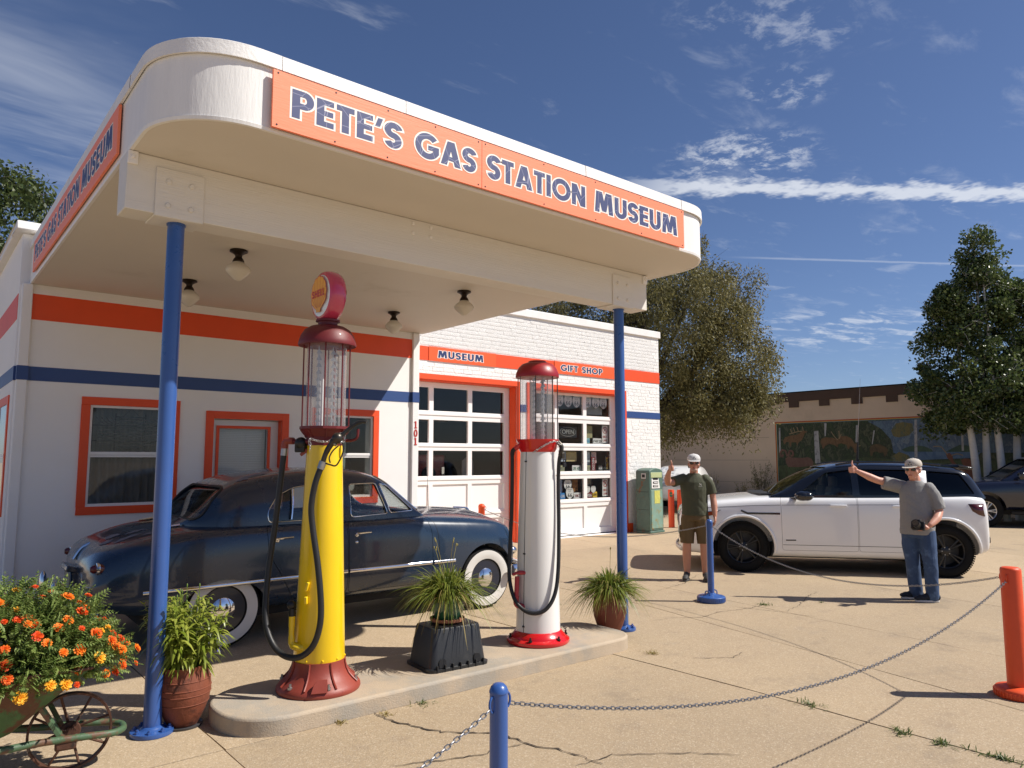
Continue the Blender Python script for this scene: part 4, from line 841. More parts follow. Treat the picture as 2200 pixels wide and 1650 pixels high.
lk_b = link_mesh(.0300, .0185, .0026, CHAINS, 14, 5)
def sag(a, b, s, n=60): a, b = Vector(a), Vector(b); return [a.lerp(b, i/n)-Vector((0, 0, 4*s*(i/n)*(1-i/n))) for i in range(n+1)]
def chain(label, a, b, s, pitch=.0232, single=False):
    t = thing('chain', label, 'chain', a, 0, 'chains between the bollards')
    Ms = links(sag(a, b, s), pitch, 0, 0, 0)
    if single:
        g = G()
        for M in Ms: k = len(g.v); g.v += [tuple(M@v.co) for v in lk_b.vertices]; g.f += [tuple(i+k for i in p.vertices) for p in lk_b.polygons]
        tag(g.obj('link', CHAINS, t, ang=60, fix=False), kind='stuff'); return
    for M in Ms:
        o = put('link', lk_b, t); o.matrix_basis = M
def off(p, q, d, z): a = az(p, q); return (p[0]+d*math.cos(a), p[1]+d*math.sin(a), z)
chain('chain sagging in front from the blue foreground bollard to the orange one', off(PB, PO, .05, .785), off(PO, PB, .085, .80), .285)
chain('chain sagging from the blue stanchion past the man with the camera', off(PS, PO, .055, .872), off(PO, PS, .085, .81), .29)
chain('short chain running out of the picture at bottom left of the blue bollard', off(PB, PL, .05, .78), off(PL, PB, .04, .80), .17)
chain('chain passing low behind the right canopy post towards the old car', off(PS, PF, .055, .872), off(PF, PS, .07, .83), .265, .0232, True)
# slim orange bollards by the wall corner
for (x, y, lb_, dot) in ((14.62, 11.48, 'orange bollard with a green dot beside the old green pump', True), (14.74, 11.30, 'plain orange bollard right behind the man in green', False)):
    t = thing('bollard', lb_, 'bollard', (x, y, 0), 0, 'orange bollards by the garage corner', local=True)
    q = G(); q.lathe([(.073, 0), (.073, .90), (.068, .915), (0, .918)], 28); q.obj('pole', ORB, t, ang=50)
    if dot:
        g = G(); vs = []; n = 16; a0 = az((x, y), (0, 0)); 
        for i in range(n): u, v_ = .042*math.cos(2*math.pi*i/n), .062*math.sin(2*math.pi*i/n); aa = a0+u/.074; vs.append((.0745*math.cos(aa), .0745*math.sin(aa), .80+v_))
        vs.append((.0755*math.cos(a0), .0755*math.sin(a0), .80)); g.add(vs, [(n, i, (i+1) % n) for i in range(n)]); g.obj('green_dot', mat('green_dot', srgb(20, 120, 90), .4), t, ang=60)
# ------------------------------------------------------------------ old green electric pump by the garage
GRN = mat('weathered_green_enamel', srgb(82, 108, 98), .5, var=.2, vs=7, bump=.2, bs=25, col2=srgb(116, 84, 58), c2t=(.58, .64), c2s=9)
GRP = mat('faded_turquoise_enamel', srgb(120, 150, 138), .5, var=.15, vs=5, bump=.15, bs=20, col2=srgb(140, 132, 92), c2t=(.52, .64), c2s=7)
gp = thing('petrol_pump', 'weathered green boxy petrol pump with white dial against the garage wall', 'petrol pump', (13.27, 11.03, 0), R(6), 'old petrol pumps', local=True)
def rbox(g, x0, x1, y0, y1, z0, z1, dome=0, n=8):
    if not dome: return g.box(x0, y0, z0, x1, y1, z1)
    P = [(x0, z0), (x1, z0), (x1, z1-dome)]+[(x1-.03+(x0-x1+.06)*i/n, z1-dome+dome*math.sin(math.pi*(.12+.76*i/n))) for i in range(n+1)]+[(x0, z1-dome)]
    return g.prism(P, (0, y0, 0), (1, 0, 0), (0, 0, 1), (0, y1-y0, 0))
q = G(); rbox(q, -.275, .275, -.185, .19, .05, 1.46, .075); gb = q.obj('cabinet', GRN, gp, bevel=.02, seg=3)
q = G(); q.box(-.29, -.20, 0, .29, .20, .05); q.obj('plinth', GRN, gp, bevel=.01)
q = G(); q.box(-.225, -.196, .10, .225, -.183, .97); q.obj('front_panel', GRP, gp, bevel=.01)
q = G(); q.box(-.225, -.194, 1.24, .225, -.183, 1.36); q.obj('header_panel', mat('pale_header', srgb(176, 186, 140), .4, var=.1, vs=9), gp, bevel=.008)
q = G(); q.prism([(-.20, 1.00), (.13, 1.00), (.08, 1.22), (-.20, 1.22)], (0, -.183, 0), (1,0,0), (0,0,1), (0, -.012, 0)); dl = q.obj('dial_face', mat('dial_white', (.78, .78, .76), .35), gp)
for z in (1.05, 1.13, 1.215):
    q = G(); q.box(-.15, -.201, z-.02, .05, -.195, z+.025); w_ = q.obj('counter_window', BLACKM, dl)
    if z < 1.2: q = G(); q.box(-.12, -.203, z-.006, .03, -.2012, z+.012); q.obj('counter_digits', MILK, w_)
q = G(); q.box(-.10, -.2005, .66, .12, -.1965, .95); q.obj('yellowed_notice', mat('old_notice', srgb(190, 188, 96), .6, var=.15, vs=14), gp)
q = G(); q.box(-.281, -.09, 1.22, -.2755, .03, 1.34); q.obj('nozzle_badge', mat('badge_white', (.6, .6, .58), .5), gp); q = G(); q.box(-.2835, -.07, 1.245, -.2812, .01, 1.315); q.obj('badge_mark', BLACKM, gp)
q = G(); q.box(-.279, -.15, .92, -.2755, .15, .928); q.box(-.279, -.15, .52, -.2755, .15, .528); q.obj('panel_seam', BLACKM, gp)
# ------------------------------------------------------------------ planters
TERRA = mat('terracotta', srgb(118, 62, 40), .75, var=.15, vs=9, bump=.5, bs=22, col2=srgb(78, 42, 30), c2t=(.52, .66), c2s=7)
POTSOIL = mat('potting_soil', (.03, .022, .016), .95, bump=.5, bs=40)
def jar(name, label, x, y, prof, m, grooves=(), ring=False):
    t = thing(name, label, 'pot', (x, y, 0), 0, None, local=True)
    q = G(); q.lathe(prof, 48); b = q.obj('body', m, t, ang=50)
    for (z, r) in grooves: q = G(); q.lathe([(r-.004, z-.005), (r+.0025, z), (r-.004, z+.005)], 48, caps=False); q.obj('scored_band', m, b)
    if ring: q = G(); q.lathe([(0, .001), (.118, .002), (.122, .014), (.112, .016), (.105, .008)], 40); q.obj('saucer', mat('dark_saucer', (.05, .05, .055), .4), t)
    return t
J1 = [(0, .012), (.088, .012), (.098, .03), (.128, .09), (.152, .16), (.161, .22), (.157, .28), (.143, .325), (.134, .345), (.140, .36), (.142, .372), (.128, .372), (.122, .34), (0, .335)]
jar('planter', 'rough terracotta jar beside the left canopy post', 1.468, 5.005, J1, TERRA, ((.15, .150), (.24, .161), (.29, .156), (.205, .160)), True)
J2 = [(0, .0), (.082, .001), (.094, .02), (.125, .09), (.151, .17), (.160, .24), (.156, .31), (.140, .36), (.132, .375), (.137, .39), (.124, .39), (.118, .36), (0, .355)]
TERR2 = mat('smooth_terracotta', srgb(116, 58, 38), .55, var=.12, vs=5, bump=.2, bs=18)
jar('planter', 'smooth brown terracotta jar beside the right canopy post', 5.315, 4.935, J2, TERR2)
# black tub turned upside down, carrying a green pot
cb = thing('upturned_tub', 'black plastic tub turned upside down between the two pumps', 'tub', (3.316, 4.765, .11), R(-4), None, local=True)
TUB = mat('black_plastic', (.018, .019, .021), .42, var=.15, vs=8, bump=.12, bs=14, col2=(.05, .047, .042), c2t=(.55, .8), c2s=3)
def rr_ring(hx, hy, r, z, n=6): return [(p[0], p[1], z) for p in rrect(-hx, hx, -hy, hy, r, n)]
def stack(rings, cap0=False, cap1=True):
    g = G(); n = len(rings[0]); vs = [p for r in rings for p in r]; fs = [(i*n+k, i*n+(k+1) % n, (i+1)*n+(k+1) % n, (i+1)*n+k) for i in range(len(rings)-1) for k in range(n)]
    if cap0: fs.append(tuple(range(n-1, -1, -1)))
    if cap1: fs.append(tuple((len(rings)-1)*n+k for k in range(n)))
    return g.add(vs, fs)
stack([rr_ring(.262, .20, .06, .0), rr_ring(.264, .202, .06, .022), rr_ring(.245, .185, .055, .026), rr_ring(.243, .183, .055, .04), rr_ring(.212, .150, .05, .285), rr_ring(.205, .143, .045, .298), rr_ring(.19, .13, .04, .302)], True).obj('shell', TUB, cb, ang=40)
for k in range(7):
    q = G(); x = -.2+.4*k/6; q.box(x-.004, -.206, .004, x+.004, -.186, .05); q.obj('rib', TUB, cb)
for s in (-1, 1): q = G(); q.prism([(-.03, .0), (.03, .0), (.03, .045), (.015, .06), (-.015, .06), (-.03, .045)], (s*.150, -.1905, .03), (1,0,0), (0,.13,1), (0, -.002, 0)); q.obj('hand_hole', BLACKM, cb)
GZT = .11+.304
q_ = thing('planter', 'green glazed pot in a clay saucer on the upturned black tub', 'pot', (3.33, 4.79, GZT), 0, None, local=True)
q = G(); q.lathe([(0, .004), (.118, .005), (.132, .012), (.136, .032), (.128, .034), (.12, .016), (0, .016)], 40); q.obj('saucer', mat('clay_saucer', srgb(168, 112, 84), .7, var=.1), q_, ang=50)
q = G(); q.lathe([(0, .017), (.092, .018), (.112, .06), (.128, .11), (.132, .15), (.138, .165), (.136, .178), (.122, .178), (.118, .15), (0, .145)], 40); q.obj('body', mat('green_glaze', srgb(38, 84, 62), .2, var=.15, vs=8, coat=.4), q_, ang=50)
GRASS = leafmat('strap_leaf', (.08, .125, .016), (.26, .29, .055), .38, .4)
DRYL = leafmat('dry_leaf', (.30, .22, .07), (.36, .30, .12), .3)
def grass_plant(name, label, x, y, z, n, rad, len0, len1, seed, up=(.35, .95), stalk=4):
    r = np.random.default_rng(seed); t = thing(name, label, 'plant', (x, y, z), 0, None, local=True)
    for nm, cnt, m_, dr in (('blades', n, GRASS, 1.0), ('dry_blades', n//7, DRYL, 1.35)):
        A = Acc(); a = r.uniform(0, 2*np.pi, cnt); rb = r.uniform(0, .07, cnt); base = np.stack([rb*np.cos(a), rb*np.sin(a), r.uniform(0, .03, cnt)], 1)
        el = r.uniform(up[0], up[1]*1.6, cnt); d = np.stack([np.cos(a)*np.cos(el), np.sin(a)*np.cos(el), np.sin(el)], 1)
        L = r.uniform(len0, len1, cnt); W = r.uniform(.008, .0135, cnt); A.add(*strips(base, d, L, W, r.uniform(.5, .95, cnt)*dr, 7, np.array([.8, 1, 1, .9, .7, .45, .05]), r.normal(0, .5, cnt)))
        tag(A.obj(nm, m_, t), kind='stuff')
    for k in range(stalk):
        q = G(); aa = r.uniform(0, 6.28); dx, dy = .10*math.cos(aa), .10*math.sin(aa); h = r.uniform(.38, .52); pts = spline([(0, 0, .05), (dx*.5, dy*.5, h*.6), (dx, dy, h)], 4); q.tube(pts, .002, 5)
        for j in range(3): q.sphere((dx+r.uniform(-.012, .012), dy+r.uniform(-.012, .012), h+r.uniform(-.02, .01)), (.005, .005, .011), 6, 5)
        q.obj('seed_stalk', mat('seed_stalk', srgb(150, 140, 80), .7), t)
    return t
grass_plant('grass_plant', 'arching strap leaved plant in the green pot', 3.33, 4.79, GZT+.15, 900, .3, .32, .60, 3, (.60, .98), stalk=4)
grass_plant('grass_plant', 'fine shaggy grass plant in the smooth terracotta jar', 5.315, 4.935, .36, 1050, .3, .32, .56, 5, (.50, .98), stalk=1)
# lily-like plant in the rough jar
LILY = leafmat('lily_leaf', (.16, .22, .02), (.40, .43, .08), .35, .35)
lt = thing('lily_plant', 'bright green lily plant with narrow leaves in the rough jar', 'plant', (1.468, 5.005, .345), 0, None, local=True)
r = np.random.default_rng(8); A = Acc(); st = G()
for k in range(46):
    a = r.uniform(0, 6.28); rb = r.uniform(0, .085); tilt = r.uniform(.02, .62); h = r.uniform(.26, .46)*(1.1-.45*tilt); n = int(h/.015); p0 = np.array([rb*np.cos(a), rb*np.sin(a), 0]); top = p0+np.array([np.cos(a)*tilt*h*1.1, np.sin(a)*tilt*h*1.1, h])
    st.tube([tuple(p0), tuple((p0+top)/2+np.array([0, 0, .02])), tuple(top)], [.004, .0035, .002], 5)
    ts = np.linspace(.12, 1, n); base = p0+(top-p0)*ts[:, None]; aa = np.arange(n)*2.4+r.uniform(0, 6); el = np.interp(ts, [0, .7, 1], [.30, .55, .95])+r.normal(0, .15, n)
    d = np.stack([np.cos(aa)*np.cos(el), np.sin(aa)*np.cos(el), np.sin(el)], 1); A.add(*strips(base, d, np.interp(ts, [0, .6, 1], [.12, .17, .10])*r.uniform(.8, 1.2, n), r.uniform(.015, .022, n), r.uniform(.5, 1.1, n), 4, np.array([.4, .95, 1, .65, .05])))
for k in range(7):      # a few stems leaning out past the post on the left
    h = r.uniform(.30, .44); n = 16; p0 = np.array([-.06, .0, 0]); top = np.array([-.20+r.uniform(-.07, .05), r.uniform(-.02, .16), h]); st.tube([tuple(p0), tuple((p0+top)/2+np.array([0, 0, .05])), tuple(top)], [.004, .003, .002], 5)
    ts = np.linspace(.3, 1, n); base = p0+(top-p0)*ts[:, None]; base[:, 2] += .05*4*ts*(1-ts); aa = np.arange(n)*2.4; el = r.uniform(.1, .8, n); d = np.stack([np.cos(aa)*np.cos(el), np.sin(aa)*np.cos(el), np.sin(el)], 1); A.add(*strips(base, d, r.uniform(.06, .1, n), r.uniform(.009, .013, n), r.uniform(.2, .6, n), 4))
tag(A.obj('leaves', LILY, lt), kind='stuff'); tag(st.obj('stems', mat('lily_stem', srgb(96, 118, 40), .5), lt, fix=False), kind='stuff')
for k in range(12):
    q = G(); a = r.uniform(0, 6.28); b = np.array([.07*np.cos(a), .07*np.sin(a), .34]); tp = b+np.array([r.normal(0, .03), r.normal(0, .03), r.uniform(.08, .17)]); q.tube(spline([tuple(b-np.array([0, 0, .1])), tuple(b), tuple(tp)], 4), .0022, 5); q.sphere(tuple(tp), (.005, .005, .014), 6, 5); q.obj('bud_stalk', mat('lily_stem', srgb(96, 118, 40), .5), lt)
q = G()
for k in range(9): q.sphere((.18+r.uniform(-.05, .1), -.05+r.uniform(-.05, .05), .10+r.uniform(-.03, .06)), .006, 6, 4)
q.obj('violet_blossoms', mat('violet_petals', srgb(110, 96, 200), .6), lt)
# ------------------------------------------------------------------ wheelbarrow with marigolds
BGRN = mat('peeling_green_paint', srgb(62, 98, 56), .6, var=.3, vs=11, bump=.5, bs=24, col2=srgb(86, 54, 36), c2t=(.46, .54), c2s=7)
RUST = mat('rusty_iron', srgb(92, 62, 48), .65, metal=.4, var=.25, vs=14, bump=.3, bs=40, col2=srgb(58, 48, 42), c2t=(.5, .62), c2s=9)
BGR2 = mat('chipped_green_tube', srgb(70, 96, 68), .55, var=.2, vs=12, bump=.3, bs=30, col2=srgb(98, 70, 52), c2t=(.46, .56), c2s=11)
wb = thing('wheelbarrow', 'old green wheelbarrow with a rusty spoked wheel, planted with marigolds', 'wheelbarrow', (.80, 4.70, 0), R(-8), None, local=True)
wz, wr = .200, .200
q = G(); MX = Matrix(((1, 0, 0), (0, 0, -1), (0, 1, 0))); q.lathe([(wr-.010, -.021), (wr, -.022), (wr, .022), (wr-.010, .021), (wr-.013, .0), (wr-.010, -.021)], 56, (0, 0, wz), MX, caps=False); rim = q.obj('wheel', RUST, wb, ang=40)
q = G(); q.cyl((0, -.05, wz), (0, .05, wz), .028, n=20); q.lathe([(0, -.012), (.048, -.010), (.052, .0), (.048, .010), (0, .012)], 24, (0, 0, wz), MX); q.obj('hub', RUST, rim)
for k in range(8):
    a = 2*math.pi*(k+.35)/8; s = -1 if k % 2 else 1; q = G(); q.tube([(.02*math.cos(a), s*.035, wz+.02*math.sin(a)), ((wr-.012)*math.cos(a), 0, wz+(wr-.012)*math.sin(a))], [.0075, .0065], 8); q.obj('spoke', RUST, rim)
U = [(-1.15, -.30, .50), (-.75, -.26, .30), (-.40, -.20, .222), (-.15, -.135, .205), (.08, -.115, .192), (.19, -.10, .182), (.245, -.05, .178), (.255, 0, .178), (.245, .05, .178), (.19, .10, .182), (.08, .115, .192), (-.15, .135, .205), (-.40, .20, .222), (-.75, .26, .30), (-1.15, .30, .50)]
q = G(); q.tube(spline(U, 6), .0185, 14); q.obj('frame_tube', BGR2, wb, ang=60)
for s in (-1, 1):
    q = G(); q.tube([(-.16, s*.20, .43), (-.035, s*.10, .196)], .017, 4, flat=.35); q.obj('strut', BGR2, wb)
    q = G(); q.obox((-.02, s*.115, .165), (.10, .03, .05)); q.obj('axle_bracket', RUST, wb, bevel=.012)
    q = G(); q.tube(spline([(-.62, s*.24, .26), (-.74, s*.25, .0), (-.80, s*.25, .0), (-.86, s*.25, .24)], 4), .016, 8); q.obj('stand_leg', BGR2, wb)
def tubring(x0, x1, hy, z, r, tz=0): return [(p[0], p[1], z+tz*(p[0]-x0)) for p in rrect(x0, x1, -hy, hy, r, 6)]
stack([tubring(-.74, -.36, .17, .235, .10), tubring(-.80, -.25, .21, .28, .12), tubring(-.92, .085, .30, .575, .09), tubring(-.935, .10, .313, .582, .095), tubring(-.92, .085, .30, .590, .09), tubring(-.88, .03, .27, .54, .08)], True, True).obj('tub', BGRN, wb, ang=50)
q = G(); q.tube(spline([(-.93, -.30, .585), (-.5, -.315, .59), (0, -.312, .588), (.085, -.25, .587), (.10, 0, .587), (.085, .25, .587), (0, .312, .588)], 5), .009, 8); q.obj('tub_rim', RUST, wb)
q = G(); q.tube([(-.20, -.245, .44), (-.02, -.10, .50), (-.02, .10, .50), (-.20, .245, .44)], .012, 6); q.obj('cross_brace', RUST, wb)
MF = leafmat('marigold_leaf', (.09, .155, .028), (.28, .35, .10), .35, .5)
mg = thing('marigolds', 'dense mound of orange and yellow marigolds in the old wheelbarrow', 'flowers', (.80, 4.70, .58), R(-8), None, local=True)
r = np.random.default_rng(21); cen = np.array([-.39, 0, -.05]); rad = np.array([.62, .40, .45])
def mound(n, lo=.75, hi=1.03, zmin=-.06):
    out = []
    while len(out) < n:
        v = r.normal(0, 1, (n*3, 3)); v = unit(v); k = r.uniform(lo, hi, (len(v), 1)); bumpy = 1+.07*np.sin(v[:, :1]*9+1)*np.sin(v[:, 1:2]*8)+.06*np.sin(v[:, 2:3]*11+v[:, :1]*7); p = cen+v*rad*k*bumpy
        for a, b in zip(p, v):
            if a[2] > zmin: out.append((a, b))
            if len(out) >= n: break
    return np.array([o[0] for o in out]), np.array([o[1] for o in out])
A = Acc()
P, Nn = mound(4600, .60, 1.02)
for (p, n_) in zip(P, Nn):                            # pinnate leaf: stem with paired leaflets
    d = unit(n_+r.normal(0, .55, 3)+np.array([0, 0, .25])); L = r.uniform(.055, .088); k = 5
    sd = unit(np.cross(d, r.normal(0, 1, 3))); ts = np.linspace(.2, 1, k); base = p+d*(L*ts)[:, None]
    B = np.concatenate([base, base, base[-1:]]); D = np.concatenate([np.tile(unit(d*.7+sd), (k, 1)), np.tile(unit(d*.7-sd), (k, 1)), d[None]]); m_ = len(B)
    A.add(*strips(B, D, np.full(m_, L*.42)*np.concatenate([np.linspace(1, .6, k)]*2+[[.7]]), np.full(m_, .0105), np.full(m_, .2), 2, np.array([.5, 1, .08])))
tag(A.obj('foliage', MF, mg), kind='stuff')
def pompom(seed, R0):
    rr = random.Random(seed); g = G()
    for ring_, (n, el, rad_, sz) in enumerate(((11, 5, 1.0, .46), (10, 28, .82, .44), (8, 50, .58, .40), (6, 72, .30, .36))):
        for k in range(n):
            a = 2*math.pi*(k+ring_*.5)/n+rr.uniform(-.15, .15); e = R(el+rr.uniform(-8, 8)); d = Vector((math.cos(a)*math.cos(e), math.sin(a)*math.cos(e), math.sin(e))); s = d.cross(Vector((0, 0, 1))).normalized(); u = s.cross(d); c = d*R0*.35*rad_; L = R0*(.72*rad_+.18); w_ = R0*sz
            g.add([c-s*w_*.25, c+s*w_*.25, c+d*L*.6+s*w_*.55+u*R0*.04, c+d*L*.6-s*w_*.55-u*R0*.04, c+d*L+s*w_*.42+u*R0*.12*rr.uniform(-1, 1), c+d*L*1.04+u*R0*.16*rr.uniform(-1, 1), c+d*L-s*w_*.42+u*R0*.12*rr.uniform(-1, 1)], [(0, 1, 2, 3), (3, 2, 4, 5), (3, 5, 6)])
    return g.mesh('flower', 0, False)
FC = [leafmat('petal_orange', srgb(238, 120, 26), srgb(250, 150, 40), .3, .6), leafmat('petal_red_orange', srgb(214, 62, 20), srgb(240, 104, 28), .3, .6), leafmat('petal_yellow', srgb(244, 176, 36), srgb(250, 196, 66), .3, .6), leafmat('petal_deep_orange', srgb(226, 88, 22), srgb(244, 128, 34), .3, .6)]
FM = []
for c_ in range(4):
    for v_ in range(2):
        me = pompom(c_*2+v_, .026); me.materials.append(FC[c_]); FM.append(me)
P, Nn = mound(480, .97, 1.05, -.07); used = []
for p, n_ in zip(P, Nn):
    if p[1] > .25 or any(np.linalg.norm(p-u) < .044 for u in used) or len(used) >= 150: continue
    used.append(p); n_ = unit(n_+np.array([0, -.3, .45])); k = rnd.choices(range(4), (4, 3, 2, 3))[0]*2+rnd.randrange(2); o = put('flower', FM[k], mg, None, tuple(p+n_*.012)); o.rotation_euler = Vector(n_).to_track_quat('Z', 'Y').to_euler(); s = rnd.uniform(.5, 1.02); o.scale = (s, s, s*rnd.uniform(.75, 1.0))
# weeds in the joints
WEED = leafmat('weed_leaf', (.05, .10, .02), (.17, .20, .06), .3)
for i, (x, y, sp, n, h, lb) in enumerate(((5.08, 4.22, .09, 70, .07, 'dry weed tuft at the right end of the pump island'), (7.72, 4.78, .10, 90, .06, 'small green weed patch in the crack near the blue stanchion'), (4.86, 2.68, .13, 80, .06, 'sprawling weed beside the joint under the front chain'), (4.79, 2.05, .09, 60, .08, 'grass tuft in the joint right of the sagging chain'), (4.80, 1.84, .09, 60, .07, 'grass tuft further along the joint towards the lower right'), (4.83, 1.55, .20, 120, .07, 'long grass fringe in the joint at lower right'), (2.25, 4.40, .05, 40, .05, 'tiny dry weed at the kerb below the yellow pump'), (2.85, 4.38, .16, 60, .05, 'creeping weed along the kerb in front of the black tub'), (5.9, 6.3, .10, 40, .04, 'low weed in the joint behind the white pump'), (2.55, 4.36, .07, 40, .05, 'dry weed where the crack meets the island kerb'), (8.35, 4.42, .06, 30, .04, 'tiny weed in the thin crack right of the blue stanchion'))):
    r = np.random.default_rng(100+i); t = thing('weed_tuft', lb, 'weed', (x, y, 0), 0, 'weeds in the pavement joints', local=True); A = Acc(); a = r.uniform(0, 6.28, n); rb = np.abs(r.normal(0, sp*.5, n)); base = np.stack([rb*np.cos(a)*(.25 if 'joint' in lb and 'fringe' in lb else .8), rb*np.sin(a), np.zeros(n)], 1); el = r.uniform(.1, 1.3, n); aa = r.uniform(0, 6.28, n); d = np.stack([np.cos(aa)*np.cos(el), np.sin(aa)*np.cos(el), np.sin(el)], 1); A.add(*strips(base, d, r.uniform(.4, 1, n)*h, r.uniform(.004, .008, n), r.uniform(.1, .8, n), 3)); tag(A.obj('leaves', DRYL if 'dry' in lb else WEED, t), kind='stuff')
# ------------------------------------------------------------------ vehicles
def loft(stations, mirror=True):
    """stations: list of (x, [(y,z)...]) half sections from bottom centre over the side to top centre; closed solid"""
    g = G(); n = len(stations[0][1]); ring = 2*n-2; vs = []
    for x, h in stations:
        vs += [(x, -y, z) for y, z in h]+[(x, y, z) for y, z in h[-2:0:-1]]
    fs = [(i*ring+k, i*ring+(k+1) % ring, (i+1)*ring+(k+1) % ring, (i+1)*ring+k) for i in range(len(stations)-1) for k in range(ring)]
    fs += [tuple(range(ring-1, -1, -1)), tuple((len(stations)-1)*ring+k for k in range(ring))]
    return g.add(vs, fs)
def interp(tab, x):
    for (a, *va), (b, *vb) in zip(tab, tab[1:]):
        if x <= b: t = max(0, (x-a)/(b-a)); t = t*t*(3-2*t)*.35+t*.65; return [p+(q-p)*t for p, q in zip(va, vb)]
    return list(tab[-1][1:])
def tmp(g, name='tmp'): me = g.mesh(name, 0); o = put(name, me); return o
def prism_y(poly, y0, y1): return G().prism(poly, (0, y0, 0), (1, 0, 0), (0, 0, 1), (0, y1-y0, 0))
def inset(poly, d):
    n = len(poly); A = sum(poly[i][0]*poly[(i+1) % n][1]-poly[(i+1) % n][0]*poly[i][1] for i in range(n)); s = 1 if A > 0 else -1; out = []
    for i in range(n):
        a, b, c = Vector(poly[i-1]), Vector(poly[i]), Vector(poly[(i+1) % n]); e1, e2 = (b-a).normalized(), (c-b).normalized(); n1, n2 = Vector((-e1.y, e1.x))*s, Vector((-e2.y, e2.x))*s; m = (n1+n2); m = m/max(.3, m.dot(n1)); out.append(tuple(b+m*d))
    return out
def roundpoly(poly, r, k=4):
    n = len(poly); out = []
    for i in range(n):
        a, b, c = Vector(poly[i-1]), Vector(poly[i]), Vector(poly[(i+1) % n]); ra = min(r, (a-b).length*.45, (c-b).length*.45); p, q = b+(a-b).normalized()*ra, b+(c-b).normalized()*ra
        for j in range(k+1): t = j/k; out.append(tuple((1-t)**2*p+2*t*(1-t)*b+t*t*q))
    return out
def bvh_of(o): bpy.context.view_layer.update(); return BVHTree.FromObject(o, bpy.context.evaluated_depsgraph_get())
def side_pt(bv, x, z, s=-1, lift=0.0):
    h = bv.ray_cast(Vector((x, s*3, z)), Vector((0, -s, 0)))
    return None if h[0] is None else h[0]+h[1]*lift if h[1].y*s > 0 else h[0]-h[1]*lift
def side_line(bv, pts, s, lift=.0, k=8):
    out = []
    for p in spline([(a, 0, b) for a, b in pts], k) if k else [Vector((a, 0, b)) for a, b in pts]:
        q = side_pt(bv, p.x, p.z, s, lift)
        if q is not None: out.append(q)
    return out
def wheel_parts(t, x, y, r, w_, tyre_m, build, s):
    """tyre with tread, then build(parent, M) for rim; axis along y, s = outward side"""
    M = Matrix(((1, 0, 0), (0, 0, s), (0, 1, 0)))                 # lathe z -> outward
    q = G(); ri = build['ri']; q.lathe([(ri, -w_/2+.01), (ri+.02, -w_/2), (r-.05, -w_/2-.006), (r-.012, -w_/2+.014), (r, -w_/2+.045), (r, w_/2-.045), (r-.012, w_/2-.014), (r-.05, w_/2+.006), (ri+.02, w_/2), (ri, w_/2-.012), (ri-.02, w_/2-.04)], 64, (x, y, r), M, caps=False)
    ty = q.obj('wheel', tyre_m, t, ang=40)
    if build.get('tread'):
        for k in range(build['tread']):
            a = 2*math.pi*k/build['tread']; q = G(); q.obox((x+(r-.006)*math.cos(a), y+s*(w_/2-.006), r+(r-.006)*math.sin(a)), (.022, .03, .016), Matrix.Rotation(-a, 3, 'Y')@Matrix.Rotation(math.pi/2, 3, 'Y')); q.obj('tread_block', tyre_m, ty)
    return ty, M
TYRE = mat('tyre_rubber', (.009, .009, .009), .8, var=.2, vs=12, bump=.2, bs=60, spec=.2)
# ---------------- old dark blue saloon
FPAINT = mat('faded_navy_paint', srgb(24, 43, 64), .28, var=.10, vs=2.2, coat=.75, bump=.03, bs=3, col2=srgb(48, 68, 90), c2t=(.60, .74), c2s=1.6, rvar=.06, spec=.5)
FROOF = FPAINT
ford = thing('old_saloon_car', 'old dark blue rounded saloon car with white wall tyres under the canopy', 'car', (2.30, 7.60, 0), R(-1.6), None, local=True)
WBF = 2.87
# x: zb, wmax, zmid, wsh, zsh, wt, zt_side, zt
FT = [(-1.06, .46, .70, .60, .66, .70, .50, .74, .76), (-.98, .40, .80, .58, .76, .80, .58, .88, .89), (-.80, .34, .88, .58, .83, .90, .62, .965, .975), (-.5, .30, .915, .60, .87, .98, .66, 1.035, 1.05), (-.2, .28, .925, .60, .885, 1.015, .70, 1.06, 1.075), (.2, .27, .93, .60, .895, 1.025, .74, 1.055, 1.06), (1.0, .27, .935, .60, .90, 1.03, .76, 1.055, 1.06), (1.9, .27, .93, .60, .895, 1.03, .76, 1.06, 1.07), (2.15, .28, .93, .60, .885, 1.01, .70, 1.07, 1.095), (2.6, .30, .925, .60, .87, .985, .62, 1.055, 1.10), (3.0, .31, .915, .60, .85, .955, .55, 1.02, 1.075), (3.16, .33, .89, .60, .82, .925, .50, .98, 1.04), (3.30, .37, .83, .60, .75, .87, .44, .93, .985), (3.37, .42, .74, .60, .66, .80, .36, .86, .90)]
st = []
xs = sorted({round(-1.06+4.43*i/26, 3) for i in range(27)}|{-1.06, 3.37, -.98, 3.30})
for x in xs:
    zb, wm, zm, ws, zs, wt, zts, zt = interp(FT, x)
    st.append((x, [(0, zb), (wm*.70, zb), (wm*.95, zb+.045), (wm, zm-.12), (wm, zm+.06), (wm*.992, zs-.16), (ws+.012, zs-.045), (ws-.03, zs+.012), (wt, zts), (wt*.5, zt-.008), (0, zt)]))
body = tmp(loft(st), 'body'); m_ = body.modifiers.new('s', 'SUBSURF'); m_.levels = m_.render_levels = 2; bake(body)
cuts = []
for x in (0, WBF):
    EP = [((x+.385*math.cos(a)), (.30 if not x else .335)+(.305 if not x else .385)*math.sin(a)) for a in np.linspace(0, 2*math.pi, 41)[:-1]]
    for s in (-1, 1): cuts.append(tmp(prism_y(EP, s*.58, s*1.2)))
